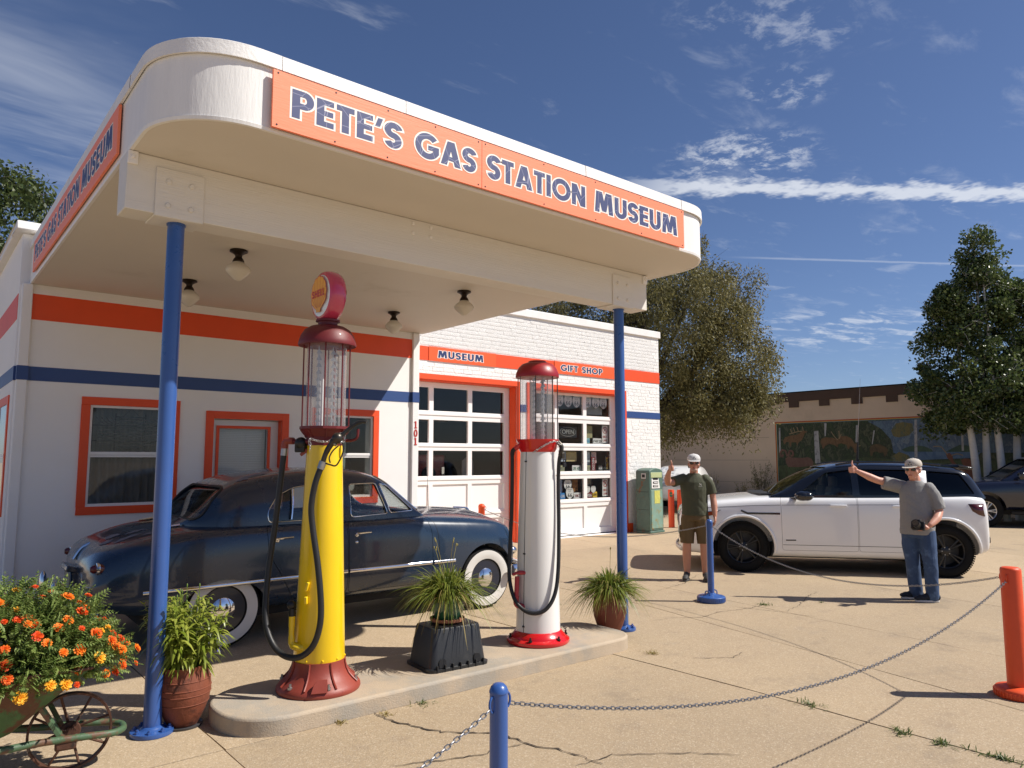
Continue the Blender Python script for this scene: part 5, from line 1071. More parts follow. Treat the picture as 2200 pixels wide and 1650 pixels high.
cab = stack([[(p[0], p[1], .45) for p in rrect(-.15, 1.98, -.74, .74, .2)], [(p[0], p[1], 1.3) for p in rrect(-.15, 1.98, -.74, .74, .2)]], True, True); cuts.append(tmp(cab))
DOORS = {'rear_door': [(1.155, 1.045), (1.165, .36), (.62, .36), (.48, .62), (.37, .80), (.36, 1.045)], 'front_door': [(2.08, 1.06), (2.13, .90), (2.14, .36), (1.175, .36), (1.165, 1.045)]}
raw = body.copy(); raw.data = body.data.copy(); COL.objects.link(raw)
boolean(body, cuts)
dob = []
for nm, P in DOORS.items():
    P = roundpoly(P, .05, 3)
    for s in (-1, 1):
        c1 = tmp(prism_y(P, s*.757, s*1.3)); boolean(body, [c1]); c2 = tmp(prism_y(inset(P, .0045), s*.76, s*1.3)); d = raw.copy(); d.data = raw.data.copy(); COL.objects.link(d); boolean(d, cuts[:4]); boolean(d, [c2], 'INTERSECT'); kill(c1, c2); dob.append((nm, d, s))
kill(*cuts); body.name = 'body'; body.parent = ford; body.data.materials.clear(); body.data.materials.append(FPAINT); finish(body.data, 32)
for nm, d, s in dob: d.name = 'door'; d.parent = ford; d.data.materials.clear(); d.data.materials.append(FPAINT); finish(d.data, 32); d['side'] = s
fb_ = bvh_of(raw)
# greenhouse shell
GT = [(-.33, .34, .24, 1.075), (-.29, .50, .38, 1.10), (-.22, .63, .48, 1.165), (-.10, .715, .555, 1.285), (.03, .76, .59, 1.405), (.2, .79, .60, 1.49), (.5, .81, .61, 1.545), (.85, .815, .62, 1.578), (1.2, .815, .62, 1.58), (1.45, .81, .61, 1.56), (1.64, .80, .60, 1.505), (1.80, .79, .60, 1.40), (1.98, .77, .60, 1.23), (2.12, .74, .58, 1.09)]
def house(GT, z0, d=0.0):
    g = G(); vs = []; n = 0
    for x, wb_, wr_, zt in GT:
        h = zt-z0-d; wb2, wr2 = wb_-d, wr_-d; k = min(1, h/.3)
        half = [(wb2, z0), (wb2-.012*k, z0+.30*h), (wb2-(wb2-wr2)*.40*k-.005, z0+.62*h), (wr2+.06*k, z0+.86*h), (wr2-.06, z0+.955*h), (wr2*.55, z0+.99*h), (0, z0+h)]
        vs += [(x, -y, z) for y, z in half]+[(x, y, z) for y, z in half[-2::-1]]; n = 2*len(half)-1
    g.add(vs, [(i*n+k, i*n+k+1, (i+1)*n+k+1, (i+1)*n+k) for i in range(len(GT)-1) for k in range(n-1)]); return g
def shell(GT, z0, name, th=.045):
    o = tmp(house(GT, z0), name); a = o.modifiers.new('s', 'SUBSURF'); a.levels = a.render_levels = 2; b = o.modifiers.new('t', 'SOLIDIFY'); b.thickness = th; b.offset = -1 if True else 1
    bpy.context.view_layer.update(); return bake(o)
roof = shell(GT, 1.045, 'roof')
SW = {'front': roundpoly([(1.235, 1.082), (1.245, 1.405), (1.56, 1.410), (1.66, 1.098)], .035), 'vent': roundpoly([(1.69, 1.10), (1.60, 1.405), (1.70, 1.385), (1.985, 1.115)], .03), 'rear': roundpoly([(.405, 1.07), (.40, 1.17), (.50, 1.31), (.66, 1.385), (.84, 1.405), (1.135, 1.408), (1.135, 1.08)], .04), }
wc = [tmp(prism_y(P, -1.2, 1.2)) for P in SW.values()]
RW = roundpoly([(-.66, 1.115), (-.56, 1.40), (.56, 1.40), (.66, 1.115)], .10, 6); WS = roundpoly([(-.70, 1.10), (-.58, 1.475), (.58, 1.475), (.70, 1.10)], .08, 5)
wc.append(tmp(G().prism(RW, (-1.0, 0, 0), (0, 1, 0), (0, 0, 1), (1.12, 0, 0)))); wc.append(tmp(G().prism(WS, (1.60, 0, 0), (0, 1, 0), (0, 0, 1), (1.0, 0, 0))))
raw_roof = roof.copy(); raw_roof.data = roof.data.copy(); COL.objects.link(raw_roof)
boolean(roof, wc); roof.name = 'roof'; roof.parent = ford; roof.data.materials.clear(); roof.data.materials.append(FROOF); finish(roof.data, 32)
rb = bvh_of(raw_roof)
FGL = glass('car_glass', (.93, .95, .94), 1.5, 1.0)
def pane_from(GT, z0, cutter_g, par, m, d=.022):
    o = tmp(house(GT, z0-.0, d), 'pane'); a = o.modifiers.new('s', 'SUBSURF'); a.levels = a.render_levels = 2; b = o.modifiers.new('t', 'SOLIDIFY'); b.thickness = .004; bake(o); c = tmp(cutter_g); boolean(o, [c], 'INTERSECT'); kill(c); o.name = 'pane'; o.parent = par; o.data.materials.clear(); o.data.materials.append(m); finish(o.data, 60); return o
for P in SW.values():
    for s in (-1, 1): pane_from(GT, 1.045, prism_y(inset(P, -.006), s*.45, s*1.2), ford, FGL)
pane_from(GT, 1.045, G().prism(inset(RW, -.006), (-1.0, 0, 0), (0, 1, 0), (0, 0, 1), (1.12, 0, 0)), ford, FGL); pane_from(GT, 1.045, G().prism(inset(WS, -.006), (1.60, 0, 0), (0, 1, 0), (0, 0, 1), (1.0, 0, 0)), ford, FGL)
for s in (-1, 1):
    for nm, P in SW.items():
        pts = side_line(rb, P, s, .002, 0)
        if len(pts) > 6: q = G(); q.tube(pts, .0065, 6, closed=True); q.obj('window_trim', CHROME, ford, ang=60)
    pts = side_line(rb, [(.62, 1.09), (.66, 1.37)], s, .003, 4); q = G(); q.tube(pts, .012, 6); q.obj('window_divider', CHROME, ford)
# rear window rubber
def end_line(bv, P, x0, dx):
    out = []
    for y, z in P:
        h = bv.ray_cast(Vector((x0, y, z)), Vector((dx, 0, 0)))
        if h[0] is not None: out.append(h[0]+Vector((-dx*.004, 0, .002)))
    return out
q = G(); q.tube(end_line(rb, RW, -2, 1), .012, 6, closed=True); q.obj('rear_window_seal', RUBBER, ford); q = G(); q.tube(end_line(rb, WS, 4, -1), .010, 6, closed=True); q.obj('windscreen_trim', CHROME, ford)
kill(*wc); kill(raw_roof)
# brightwork
for s in (-1, 1):
    for a, b in ((-.66, 1.155), (1.178, 2.12), (2.15, 2.42)):
        pts = side_line(fb_, [(a+(b-a)*i/12, .552+.004*math.sin(i)*0+(.020 if a > 1.1 else .020*(a+(b-a)*i/12+.66)/1.8)) for i in range(13)], s, .004, 0); q = G(); q.tube(pts, .016, 8, flat=.45, up=(0, 0, 1)); q.obj('side_trim', CHROME, ford, ang=60)
    for x in (1.24, .44):
        p = side_pt(fb_, x, .93, s, .0); q = G(); yy = p.y+s*.022; q.tube(spline([(x, p.y, .925), (x+.01, yy, .927), (x+.07, yy+s*.005, .932), (x+.16, yy-s*.002, .934)], 4), [.014]*4+[.009]*5+[.008]*4, 8); q.sphere((x+.01, p.y+s*.006, .915), (.022, .012, .022), 10, 7); q.obj('door_handle', CHROME, ford)
    p = side_pt(fb_, 1.25, .845, s); q = G(); q.sphere((1.25, p.y, .845), (.017, .008, .013), 10, 6); q.obj('lock_escutcheon', CHROME, ford)
    # panel gap of the front wing
    q = G(); q.tube(side_line(fb_, [(2.11, 1.05), (2.17, .98), (2.205, .86), (2.215, .70), (2.215, .42)], s, -.001, 5), .0035, 6); q.obj('wing_seam', BLACKM, ford)
    q = G(); q.lathe([(0, .05), (.02, .048), (.034, .03), (.036, .0), (.044, -.002), (.046, -.012), (.03, -.05)], 24, (-.985, s*.755, .765), Matrix(((0, 0, -1), (1, 0, 0), (0, 1, 0))))
    q.obj('tail_lamp', mat('tail_lens', (.10, .006, .006), .15, coat=.5), ford); q = G(); q.lathe([(.040, .008), (.049, .004), (.050, -.012), (.045, -.02)], 24, (-.985, s*.755, .765), Matrix(((0, 0, -1), (1, 0, 0), (0, 1, 0))), caps=False); q.obj('tail_lamp_ring', CHROME, ford)
    q = G(); q.lathe([(0, .055), (.05, .045), (.078, .02), (.084, 0), (.08, -.06)], 28, (3.32, s*.66, .74), Matrix(((0, 0, 1), (1, 0, 0), (0, 1, 0)))); q.obj('headlamp', CHROME, ford)
    q = G(); q.lathe([(0, .07), (.025, .065), (.044, .035), (.048, 0), (.03, -.05)], 20, (3.30, s*.78, .60), Matrix(((0, 0, 1), (1, 0, 0), (0, 1, 0)))); q.obj('parking_lamp', CHROME, ford)
q = G(); q.tube(spline([(-.98, .90, .38), (-1.12, .80, .39), (-1.20, .45, .40), (-1.215, 0, .40), (-1.20, -.45, .40), (-1.12, -.80, .39), (-.98, -.90, .38)], 6), .055, 10, flat=.55, up=(0, 0, 1)); bu = q.obj('rear_bumper', CHROME, ford, ang=60)
for s in (-1, 1): q = G(); q.sphere((-1.235, s*.40, .52), (.035, .045, .12), 12, 8); q.obj('over_rider', CHROME, bu)
q = G(); q.tube(spline([(3.18, .96, .40), (3.40, .88, .41), (3.50, .45, .42), (3.52, 0, .42), (3.50, -.45, .42), (3.40, -.88, .41), (3.18, -.96, .40)], 6), .062, 10, flat=.55, up=(0, 0, 1)); q.obj('front_bumper', CHROME, ford, ang=60)
q = G(); q.tube([(3.36, -.66, .585), (3.42, 0, .59), (3.36, .66, .585)], .022, 8); q.lathe([(0, .07), (.05, .05), (.085, .0), (.07, -.03)], 24, (3.36, 0, .62), Matrix(((0, 0, 1), (1, 0, 0), (0, 1, 0)))); q.obj('grille_bar', CHROME, ford)
# boot lid handle and number plate hood
bz = lambda x, y: fb_.ray_cast(Vector((x, y, 3)), Vector((0, 0, -1)))[0].z
q = G(); q.tube(spline([(-.93, 0, .90), (-1.00, 0, .86), (-1.055, 0, .77)], 4), [.018]*4+[.012]*5, 8); q.obj('boot_handle', CHROME, ford)
q = G(); q.obox((-1.08, 0, .70), (.10, .36, .05), Matrix.Rotation(R(18), 3, 'Y')); q.obox((-1.085, 0, .60), (.02, .32, .16)); q.obj('plate_hood', FPAINT, ford, bevel=.012)
q = G(); q.box(-1.098, -.15, .53, -1.096, .15, .67); q.obj('number_plate', mat('old_plate', (.30, .29, .22), .5, var=.2, vs=20), ford)
for s in (-1, 1): q = G(); q.tube([(-.44, s*.50, bz(-.44, s*.50)+.012), (-.30, s*.50, bz(-.30, s*.50)+.012)], [.008, .014], 8); q.obj('boot_hinge', CHROME, ford)
q = G(); q.tube([(2.24, -.66, 1.05), (2.21, -.66, 1.56), (2.205, -.66, 1.72)], [.0035, .0022, .0012], 6); q.sphere((2.24, -.66, 1.045), (.03, .03, .016), 12, 6); q.obj('aerial', CHROME, ford)
q = G(); q.tube(spline([(3.24, 0, bz(3.24, 0)), (3.2, 0, bz(3.2, 0)+.03), (3.12, 0, bz(3.12, 0)+.02), (3.0, 0, bz(3.0, 0)+.004)], 4), [.014]*6+[.010]*7, 8); q.obj('bonnet_ornament', CHROME, ford)
# interior
SEAT = mat('seat_cloth', (.10, .095, .09), .9, var=.15, vs=15)
q = G(); q.obox((.95, 0, .83), (.16, 1.3, .55), Matrix.Rotation(R(-14), 3, 'Y')); q.obox((1.2, 0, .62), (.5, 1.3, .16)); q.obox((.05, 0, .86), (.16, 1.3, .52), Matrix.Rotation(R(-18), 3, 'Y')); q.obox((.3, 0, .62), (.5, 1.3, .16)); q.obj('bench_seats', SEAT, ford, bevel=.05, seg=3)
q = G(); pts = [(1.55+.07*math.sin(a), .38+.21*math.cos(a), 1.08+.20*math.sin(a)) for a in np.linspace(0, 2*math.pi, 25)[:-1]]; q.tube(pts, .011, 8, closed=True); q.tube([(1.55, .17, 1.08), (1.55, .59, 1.08)], .008, 6); q.tube([(1.55, .38, 1.08), (1.95, .38, .85)], .018, 8); q.obj('steering_wheel', mat('cream_plastic', (.35, .32, .26), .35), ford)
q = G(); q.obox((1.93, 0, .98), (.16, 1.35, .18)); q.obj('dashboard', FPAINT, ford, bevel=.04)
WWALL = mat('white_wall_rubber', (.66, .64, .60), .6, var=.05, vs=4)
for x in (0, WBF):
    for s in (-1, 1):
        ty, M = wheel_parts(ford, x, s*.795, .338, .165, TYRE, {'ri': .195}, s); c = (x, s*.795, .338)
        q = G(); q.lathe([(.208, .085), (.235, .0905), (.27, .0925), (.302, .089)], 56, c, M, caps=False); q.obj('white_wall', WWALL, ty, ang=60)
        q = G(); q.lathe([(.205, .07), (.20, .055), (.17, .048), (.165, .03), (.13, .02), (0, .02)], 48, c, M); q.obj('steel_rim', mat('rim_navy', srgb(22, 30, 48), .3, coat=.4), ty, ang=40)
        q = G(); q.lathe([(.128, .03), (.125, .05), (.10, .072), (.06, .085), (.03, .09), (0, .091)], 40, c, M); q.obj('hub_cap', CHROME, ty, ang=60)
q = G(); q.box(-.6, -.72, .22, 3.1, .72, .40); q.obj('underbody', DARK, ford)
kill(raw)
# peeled paint patches on roof and boot
PEEL = mat('peeled_primer', srgb(112, 116, 128), .6, var=.2, vs=18)
roof_b = bvh_of(roof); body_b = bvh_of(body)
def patch(bv, cx, cy, rx, ry, seed, name='peeled_patch', top=True):
    rr = random.Random(seed); n = 26; ring_ = []
    for k in range(n):
        a = 2*math.pi*k/n; f_ = .55+.45*rr.random(); x, y = cx+rx*f_*math.cos(a), cy+ry*f_*math.sin(a); h = bv.ray_cast(Vector((x, y, 3)), Vector((0, 0, -1)))
        if h[0] is None: return
        ring_.append(h[0]+Vector((0, 0, .004)))
    mid = []
    for k in range(n):
        p = ring_[k]; x, y = cx+(p.x-cx)*.5, cy+(p.y-cy)*.5; h = bv.ray_cast(Vector((x, y, 3)), Vector((0, 0, -1))); mid.append(h[0]+Vector((0, 0, .004)))
    h = bv.ray_cast(Vector((cx, cy, 3)), Vector((0, 0, -1))); g = G(); g.add(ring_+mid+[h[0]+Vector((0, 0, .004))], [(k, (k+1) % n, n+(k+1) % n, n+k) for k in range(n)]+[(n+k, n+(k+1) % n, 2*n) for k in range(n)]); g.obj(name, PEEL, ford, ang=60)
for i, (cx, cy, rx, ry) in enumerate(((.36, -.46, .17, .055), (.24, -.52, .08, .05), (-.72, -.50, .13, .06), (-.62, -.30, .10, .06), (-.78, -.15, .08, .10), (-.55, -.60, .10, .04), (-.86, -.35, .06, .08))): patch(roof_b if i < 2 else body_b, cx, cy, rx, ry, i)
# ---------------- white sport utility vehicle
SWHITE = mat('white_car_paint', (.86, .86, .86), .22, coat=.8, spec=.5)
SBLACK = mat('black_car_gloss', (.008, .009, .012), .12, coat=.6)
SGL = glass('tinted_glass', (.52, .56, .56), 1.5, 1.0); SGD = glass('privacy_glass', (.12, .13, .15), 1.5, 1.0); SWS = glass('windscreen_glass', (.72, .77, .75), 1.5, 1.0)
PLAST = mat('dark_trim_plastic', (.02, .02, .021), .5)
hd = Vector((-.626, .780)); rzs = math.atan2(hd.y, hd.x)
suv = thing('suv', 'white sport utility car with black roof parked behind the two men', 'car', (9.786+.780*.82, 6.37+.626*.82, 0), rzs, None, local=True)   # origin: front axle centre
# local: x forward, rear axle at -2.741; near side is +y
ST = [(.93, .30, .70, .60, .66, .78, .55, .82, .84), (.86, .26, .84, .60, .78, .86, .66, .90, .925), (.66, .23, .93, .62, .86, .95, .74, 1.00, 1.02), (.3, .22, .945, .64, .89, 1.02, .76, 1.06, 1.08), (-.2, .21, .945, .66, .90, 1.06, .78, 1.10, 1.13), (-.55, .21, .945, .66, .905, 1.075, .80, 1.115, 1.135), (-1.2, .21, .945, .66, .905, 1.085, .82, 1.12, 1.13), (-2.2, .21, .945, .66, .905, 1.10, .82, 1.13, 1.14), (-2.9, .22, .945, .66, .90, 1.12, .80, 1.14, 1.15), (-3.3, .28, .93, .66, .88, 1.13, .78, 1.15, 1.155), (-3.52, .33, .90, .62, .84, 1.10, .74, 1.13, 1.135), (-3.62, .38, .84, .58, .78, 1.02, .68, 1.06, 1.07)]
sx = lambda x: x if x > -2.741 else -2.741+(x+2.741)*.72
st = []; FTs = sorted([tuple(r_) for r_ in ST]); xs = sorted({round(-3.62+4.55*i/26, 3) for i in range(27)}|{-3.62, .93, .86, -3.52})
for x in xs:
    zb, wm, zm, ws, zs, wt, zts, zt = interp(FTs, x); st.append((sx(x), [(0, zb), (wm*.8, zb), (wm*.955, zb+.03), (wm*.985, zb+.14), (wm, zm), (wm*.995, zs-.16), (ws+.02, zs-.05), (ws-.01, zs), (wt, zts), (wt*.5, zt-.005), (0, zt)]))
body = tmp(loft(st), 'body'); m_ = body.modifiers.new('s', 'SUBSURF'); m_.levels = m_.render_levels = 2; bake(body)
cuts = []
for x in (0, -2.741):
    for s in (-1, 1): cuts.append(tmp(G().cyl((x, s*.62, .37), (x, s*1.2, .37), .435, n=44)))
cuts.append(tmp(stack([[(p[0], p[1], .5) for p in rrect(-3.0, -.75, -.74, .74, .15)], [(p[0], p[1], 1.4) for p in rrect(-3.0, -.75, -.74, .74, .15)]], True, True)))
raw = body.copy(); raw.data = body.data.copy(); COL.objects.link(raw); boolean(body, cuts)
DOORS = [[(-.545, 1.10), (-.55, .33), (-1.595, .33), (-1.60, 1.12)], [(-1.61, 1.12), (-1.605, .33), (-2.22, .33), (-2.30, .52), (-2.44, .72), (-2.50, 1.13)]]; dob = []
for P in DOORS:
    P = roundpoly(P, .04, 3)
    for s in (-1, 1):
        c1 = tmp(prism_y(P, s*.757, s*1.3)); boolean(body, [c1]); c2 = tmp(prism_y(inset(P, .004), s*.76, s*1.3)); d = raw.copy(); d.data = raw.data.copy(); COL.objects.link(d); boolean(d, cuts[:4]); boolean(d, [c2], 'INTERSECT'); kill(c1, c2); dob.append(d)
kill(*cuts)
for o, nm in [(body, 'body')]+[(d, 'door') for d in dob]: o.name = nm; o.parent = suv; o.data.materials.clear(); o.data.materials.append(SWHITE); finish(o.data, 30)
sb = bvh_of(raw)
GT2 = [(-3.60, .74, .60, 1.16), (-3.50, .80, .64, 1.32), (-3.38, .83, .66, 1.46), (-3.25, .85, .67, 1.545), (-2.9, .865, .68, 1.59), (-2.2, .875, .69, 1.625), (-1.7, .875, .69, 1.63), (-1.35, .87, .68, 1.60), (-1.1, .865, .67, 1.52), (-.85, .86, .67, 1.38), (-.62, .855, .66, 1.235), (-.42, .84, .64, 1.13)]
GT2 = [(sx(a), *b) for a, *b in GT2]; roof = shell(GT2, 1.10, 'roof', .05); raw_r = roof.copy(); raw_r.data = roof.data.copy(); COL.objects.link(raw_r)
SW2 = [roundpoly([(-.80, 1.135), (-1.22, 1.46), (-1.555, 1.505), (-1.555, 1.135)], .03), roundpoly([(-1.65, 1.135), (-1.65, 1.51), (-2.33, 1.505), (-2.46, 1.145)], .03), roundpoly([(-2.56, 1.15), (-2.60, 1.49), (-3.03, 1.455), (-3.19, 1.165)], .03)]
wc = [tmp(prism_y(P, -1.2, 1.2)) for P in SW2]; WS2 = roundpoly([(-.78, 1.14), (-.64, 1.545), (.64, 1.545), (.78, 1.14)], .06, 4); wc.append(tmp(G().prism(WS2, (-1.26, 0, 0), (0, 1, 0), (0, 0, 1), (1.2, 0, 0)))); RW2 = roundpoly([(-.68, 1.19), (-.60, 1.47), (.60, 1.47), (.68, 1.19)], .06, 4); wc.append(tmp(G().prism(RW2, (-3.5, 0, 0), (0, 1, 0), (0, 0, 1), (.38, 0, 0))))
boolean(roof, wc); kill(*wc); roof.name = 'roof'; roof.parent = suv; roof.data.materials.clear(); roof.data.materials.append(SBLACK); finish(roof.data, 30)
for P, m_ in zip(SW2, (SGL, SGD, SGD)):
    for s in (-1, 1): pane_from(GT2, 1.10, prism_y(inset(P, -.006), s*.5, s*1.2), suv, m_, .016)
pane_from(GT2, 1.10, G().prism(inset(WS2, -.006), (-1.26, 0, 0), (0, 1, 0), (0, 0, 1), (1.2, 0, 0)), suv, SWS, .016); pane_from(GT2, 1.10, G().prism(inset(RW2, -.006), (-3.5, 0, 0), (0, 1, 0), (0, 0, 1), (.38, 0, 0)), suv, SGD, .016)
rb2 = bvh_of(raw_r)
for s in (-1, 1):
    P = [(-2.345, 1.505), (-2.475, 1.145), (-2.548, 1.15), (-2.59, 1.49)]; g = G(); pts = [side_pt(rb2, x, z, s, .004) for x, z in ((-2.36, 1.50), (-2.40, 1.38), (-2.44, 1.26), (-2.47, 1.155))]; pt2 = [side_pt(rb2, x, z, s, .004) for x, z in ((-2.585, 1.49), (-2.575, 1.38), (-2.565, 1.26), (-2.555, 1.155))]
    g.add(pts+pt2, [(i, i+1, 5+i, 4+i) for i in range(3)]); o = g.obj('rear_pillar_trim', SWHITE, suv, ang=60); o.modifiers.new('t', 'SOLIDIFY').thickness = .006
    # flush shoulder crease, sill line, vents
    q = G(); q.tube(side_line(sb, [(.55, .93), (-.1, .97), (-.54, .985)], s, -.0005, 6), .0035, 6); q.tube(side_line(sb, [(-.56, .985), (-1.2, .995), (-2.2, 1.01)], s, .0, 6), .003, 6); q.obj('shoulder_crease', PLAST, suv)
    q = G(); q.tube(side_line(sb, [(-.56, .41), (-1.2, .41), (-2.2, .41)], s, .0, 6), .0035, 6); q.obj('sill_line', PLAST, suv)
    pts = side_line(sb, [(.02, .90), (-.06, .865), (-.12, .86), (-.53, .86)], s, .004, 5); q = G(); q.tube(pts, .014, 6, flat=.5); q.obj('wing_vent', SBLACK, suv)
    q = G(); q.tube(side_line(sb, [(-.60, .478), (-.74, .480)], s, .002, 3), .008, 6, flat=.4); q.obj('door_badge', PLAST, suv)
    for xh in (-1.33, -2.17):
        p = side_pt(sb, xh, .985, s); q = G(); q.obox((xh-.01, p.y+s*.022, .985), (.23, .02, .032)); q.obj('door_handle', SWHITE, suv, bevel=.008)
    # wheel arch lips
    for x in (0, -2.741):
        pts = []
        for i in range(25):
            a = math.pi*(-.06+1.12*i/24); p = side_pt(sb, x+.455*math.cos(a), .37+.455*math.sin(a), s, 0); 
            if p is not None: pts.append(p+Vector((0, s*.004, 0)))
        q = G(); q.tube(pts, .022, 8, flat=.9); q.obj('arch_lip', SWHITE, suv, ang=60)
    q = G(); q.sphere((-.84, s*1.02, 1.125), (.12, .11, .072), 16, 10); q.sphere((-.90, s*1.02, 1.125), (.09, .105, .070), 16, 10); q.tube([(-.72, s*.86, 1.09), (-.82, s*.98, 1.10)], .03, 8); q.obj('door_mirror', SBLACK, suv, ang=60)
    # lamps
    g = G(); A_ = [side_pt(sb, x, z, s, .006) for x, z in ((.70, .86), (.55, .87), (.42, .885), (.30, .905))]; B_ = [side_pt(sb, x, z, s, .006) for x, z in ((.70, .78), (.55, .79), (.42, .83), (.33, .89))]; g.add(A_+B_, [(i, i+1, 5+i, 4+i) for i in range(3)]); o = g.obj('headlamp', mat('lamp_dark', (.03, .03, .032), .1, coat=.6), suv, ang=60); o.modifiers.new('t', 'SOLIDIFY').thickness = .008
    g = G(); A_ = [side_pt(sb, x, z, s, .012) for x, z in ((.52, .86), (.44, .875), (.36, .888))]; B_ = [side_pt(sb, x, z, s, .012) for x, z in ((.52, .815), (.44, .825), (.38, .85))]; g.add(A_+B_, [(i, i+1, 4+i, 3+i) for i in range(2)]); g.obj('amber_reflector', mat('amber_lens', srgb(150, 60, 20), .2), suv, ang=60)
    g = G(); A_ = [side_pt(sb, x, z, s, .006) for x, z in ((-3.06, 1.03), (-3.16, 1.03), (-3.26, 1.03), (-3.325, 1.02))]; B_ = [side_pt(sb, x, z, s, .006) for x, z in ((-3.11, .93), (-3.19, .88), (-3.26, .86), (-3.325, .87))]
    if None not in A_+B_: g.add(A_+B_, [(i, i+1, 5+i, 4+i) for i in range(3)]); o = g.obj('tail_lamp', mat('tail_smoked', (.07, .008, .010), .1, coat=.6), suv, ang=60); o.modifiers.new('t', 'SOLIDIFY').thickness = .008
    q = G(); q.obox((-3.34, s*.60, .52), (.10, .30, .10)); q.obj('bumper_corner_trim', PLAST, suv, bevel=.02)
    q = G(); q.tube(spline([(-1.38, s*.68, 1.575), (-1.7, s*.69, 1.612), (-2.4, s*.69, 1.606), (-2.8, s*.68, 1.575)], 6), .014, 8, flat=.8); q.obj('roof_rail', SBLACK, suv)
q = G(); q.prism([(-3.08, 1.54), (-3.26, 1.51), (-3.27, 1.535), (-3.06, 1.59)], (0, -.62, 0), (1, 0, 0), (0, 0, 1), (0, 1.24, 0)); q.obj('roof_spoiler', SBLACK, suv, bevel=.01)
g = G(); W_ = []
for x in np.linspace(.78, -.42, 9): W_.append([(x, y) for y in np.linspace(-.5, .5, 7)])
q = G(); q.prism([(-.46, -.66), (-.46, .66), (-.30, .66), (-.22, .40), (-.20, 0), (-.22, -.40), (-.30, -.66)], (0, 0, 1.120), (1, 0, 0), (0, 1, 0), (0, 0, .024)); q.obj('cowl_panel', PLAST, suv)
q = G(); q.tube([(-.42, .55, 1.155), (-.62, .05, 1.27)], .008, 6); q.obj('wiper', PLAST, suv)
q = G(); q.box(.84, -.50, .62, .925, .50, .80); q.box(.80, -.60, .32, .90, .60, .46); q.obj('grille', PLAST, suv, bevel=.02)
q = G(); q.tube(spline([(.70, .80, .30), (.88, .60, .29), (.95, 0, .29), (.88, -.60, .29), (.70, -.80, .30)], 5), .04, 8, flat=.5); q.obj('front_skid_trim', mat('silver_trim', (.45, .45, .46), .3, metal=.6), suv)
q = G(); q.obox((-1.35, .36, .95), (.14, .46, .6), Matrix.Rotation(R(-12), 3, 'Y')); q.obox((-1.40, .36, 1.31), (.10, .26, .18)); q.obox((-1.35, -.36, .95), (.14, .46, .6), Matrix.Rotation(R(-12), 3, 'Y')); q.obox((-1.40, -.36, 1.31), (.10, .26, .18)); q.obj('front_seats', mat('beige_seat', (.34, .31, .27), .8), suv, bevel=.04, seg=3)
q = G(); pts = [(-.95+.06*math.sin(a), .38+.18*math.cos(a), 1.10+.17*math.sin(a)) for a in np.linspace(0, 6.283, 21)[:-1]]; q.tube(pts, .012, 6, closed=True); q.obox((-.70, 0, 1.06), (.3, 1.4, .14)); q.obj('dashboard', PLAST, suv)
# aerial on the roof
q = G(); q.cyl((-1.78, .3, 1.63), (-1.79, .3, 1.66), .03, n=14); q.cyl((-1.78, .3, 1.65), (-1.80, .3, 1.92), .018, .014, n=10); q.obj('aerial_base', BLACKM, suv); q = G(); q.cyl((-1.80, .3, 1.92), (-1.88, .3, 2.90), .004, .0015, n=6); q.obj('aerial_whip', STEEL, suv)
ARIM = mat('black_alloy', (.006, .006, .007), .4, coat=.15)
def alloy(t, x, y, r, s, ri, ns, m, m2, tyre_w=.235, tread=0, twin=True):
    ty, M = wheel_parts(t, x, y, r, tyre_w, TYRE, {'ri': ri, 'tread': tread}, s); c = (x, y, r); w_ = tyre_w/2
    q = G(); q.lathe([(ri, w_-.012), (ri-.006, w_-.005), (ri-.018, w_-.012), (ri-.03, w_-.06), (ri-.035, -w_+.02)], 56, c, M, caps=False); q.obj('rim', m, ty, ang=40)
    q = G(); q.lathe([(ri-.035, -.02), (0, -.021)], 40, c, M); q.obj('brake_disc', mat('brake_disc', (.05, .05, .05), .5, metal=.6), ty)
    q = G(); q.lathe([(.075, .02), (.07, w_-.03), (.045, w_-.024), (.03, w_-.018), (0, w_-.018)], 28, c, M); q.obj('hub', m, ty)
    for k in range(ns):
        a = 2*math.pi*k/ns
        for da in ((-.13, .13) if twin else (0,)):
            g = G(); a1, a2 = a+da*.75, a+da*1.15; p0, p1 = Vector((.055*math.cos(a1), .055*math.sin(a1), w_-.028)), Vector(((ri-.012)*math.cos(a2), (ri-.012)*math.sin(a2), w_-.018)); pts = [Vector(c)+M@p0, Vector(c)+M@(p0.lerp(p1, .5)+Vector((0, 0, .006))), Vector(c)+M@p1]; g.tube(pts, [.016, .014, .017] if twin else [.024, .021, .028], 6, flat=.7); g.obj('spoke', m2 or m, ty)
    for k in range(5):
        a = 2*math.pi*k/5; p = Vector((.052*math.cos(a), .052*math.sin(a), w_-.026)); g = G(); g.cyl(Vector(c)+M@p, Vector(c)+M@(p+Vector((0, 0, .01))), .008, n=8); g.obj('lug_nut', STEEL, ty)
    return ty
for x in (0, -2.741):
    for s in (-1, 1): alloy(suv, x, s*.82, .368, s, .242, 5, ARIM, None, tread=72 if s > 0 else 0)
q = G(); q.box(-3.1, -.70, .20, .6, .70, .42); q.obj('underbody', DARK, suv)
kill(raw, raw_r)
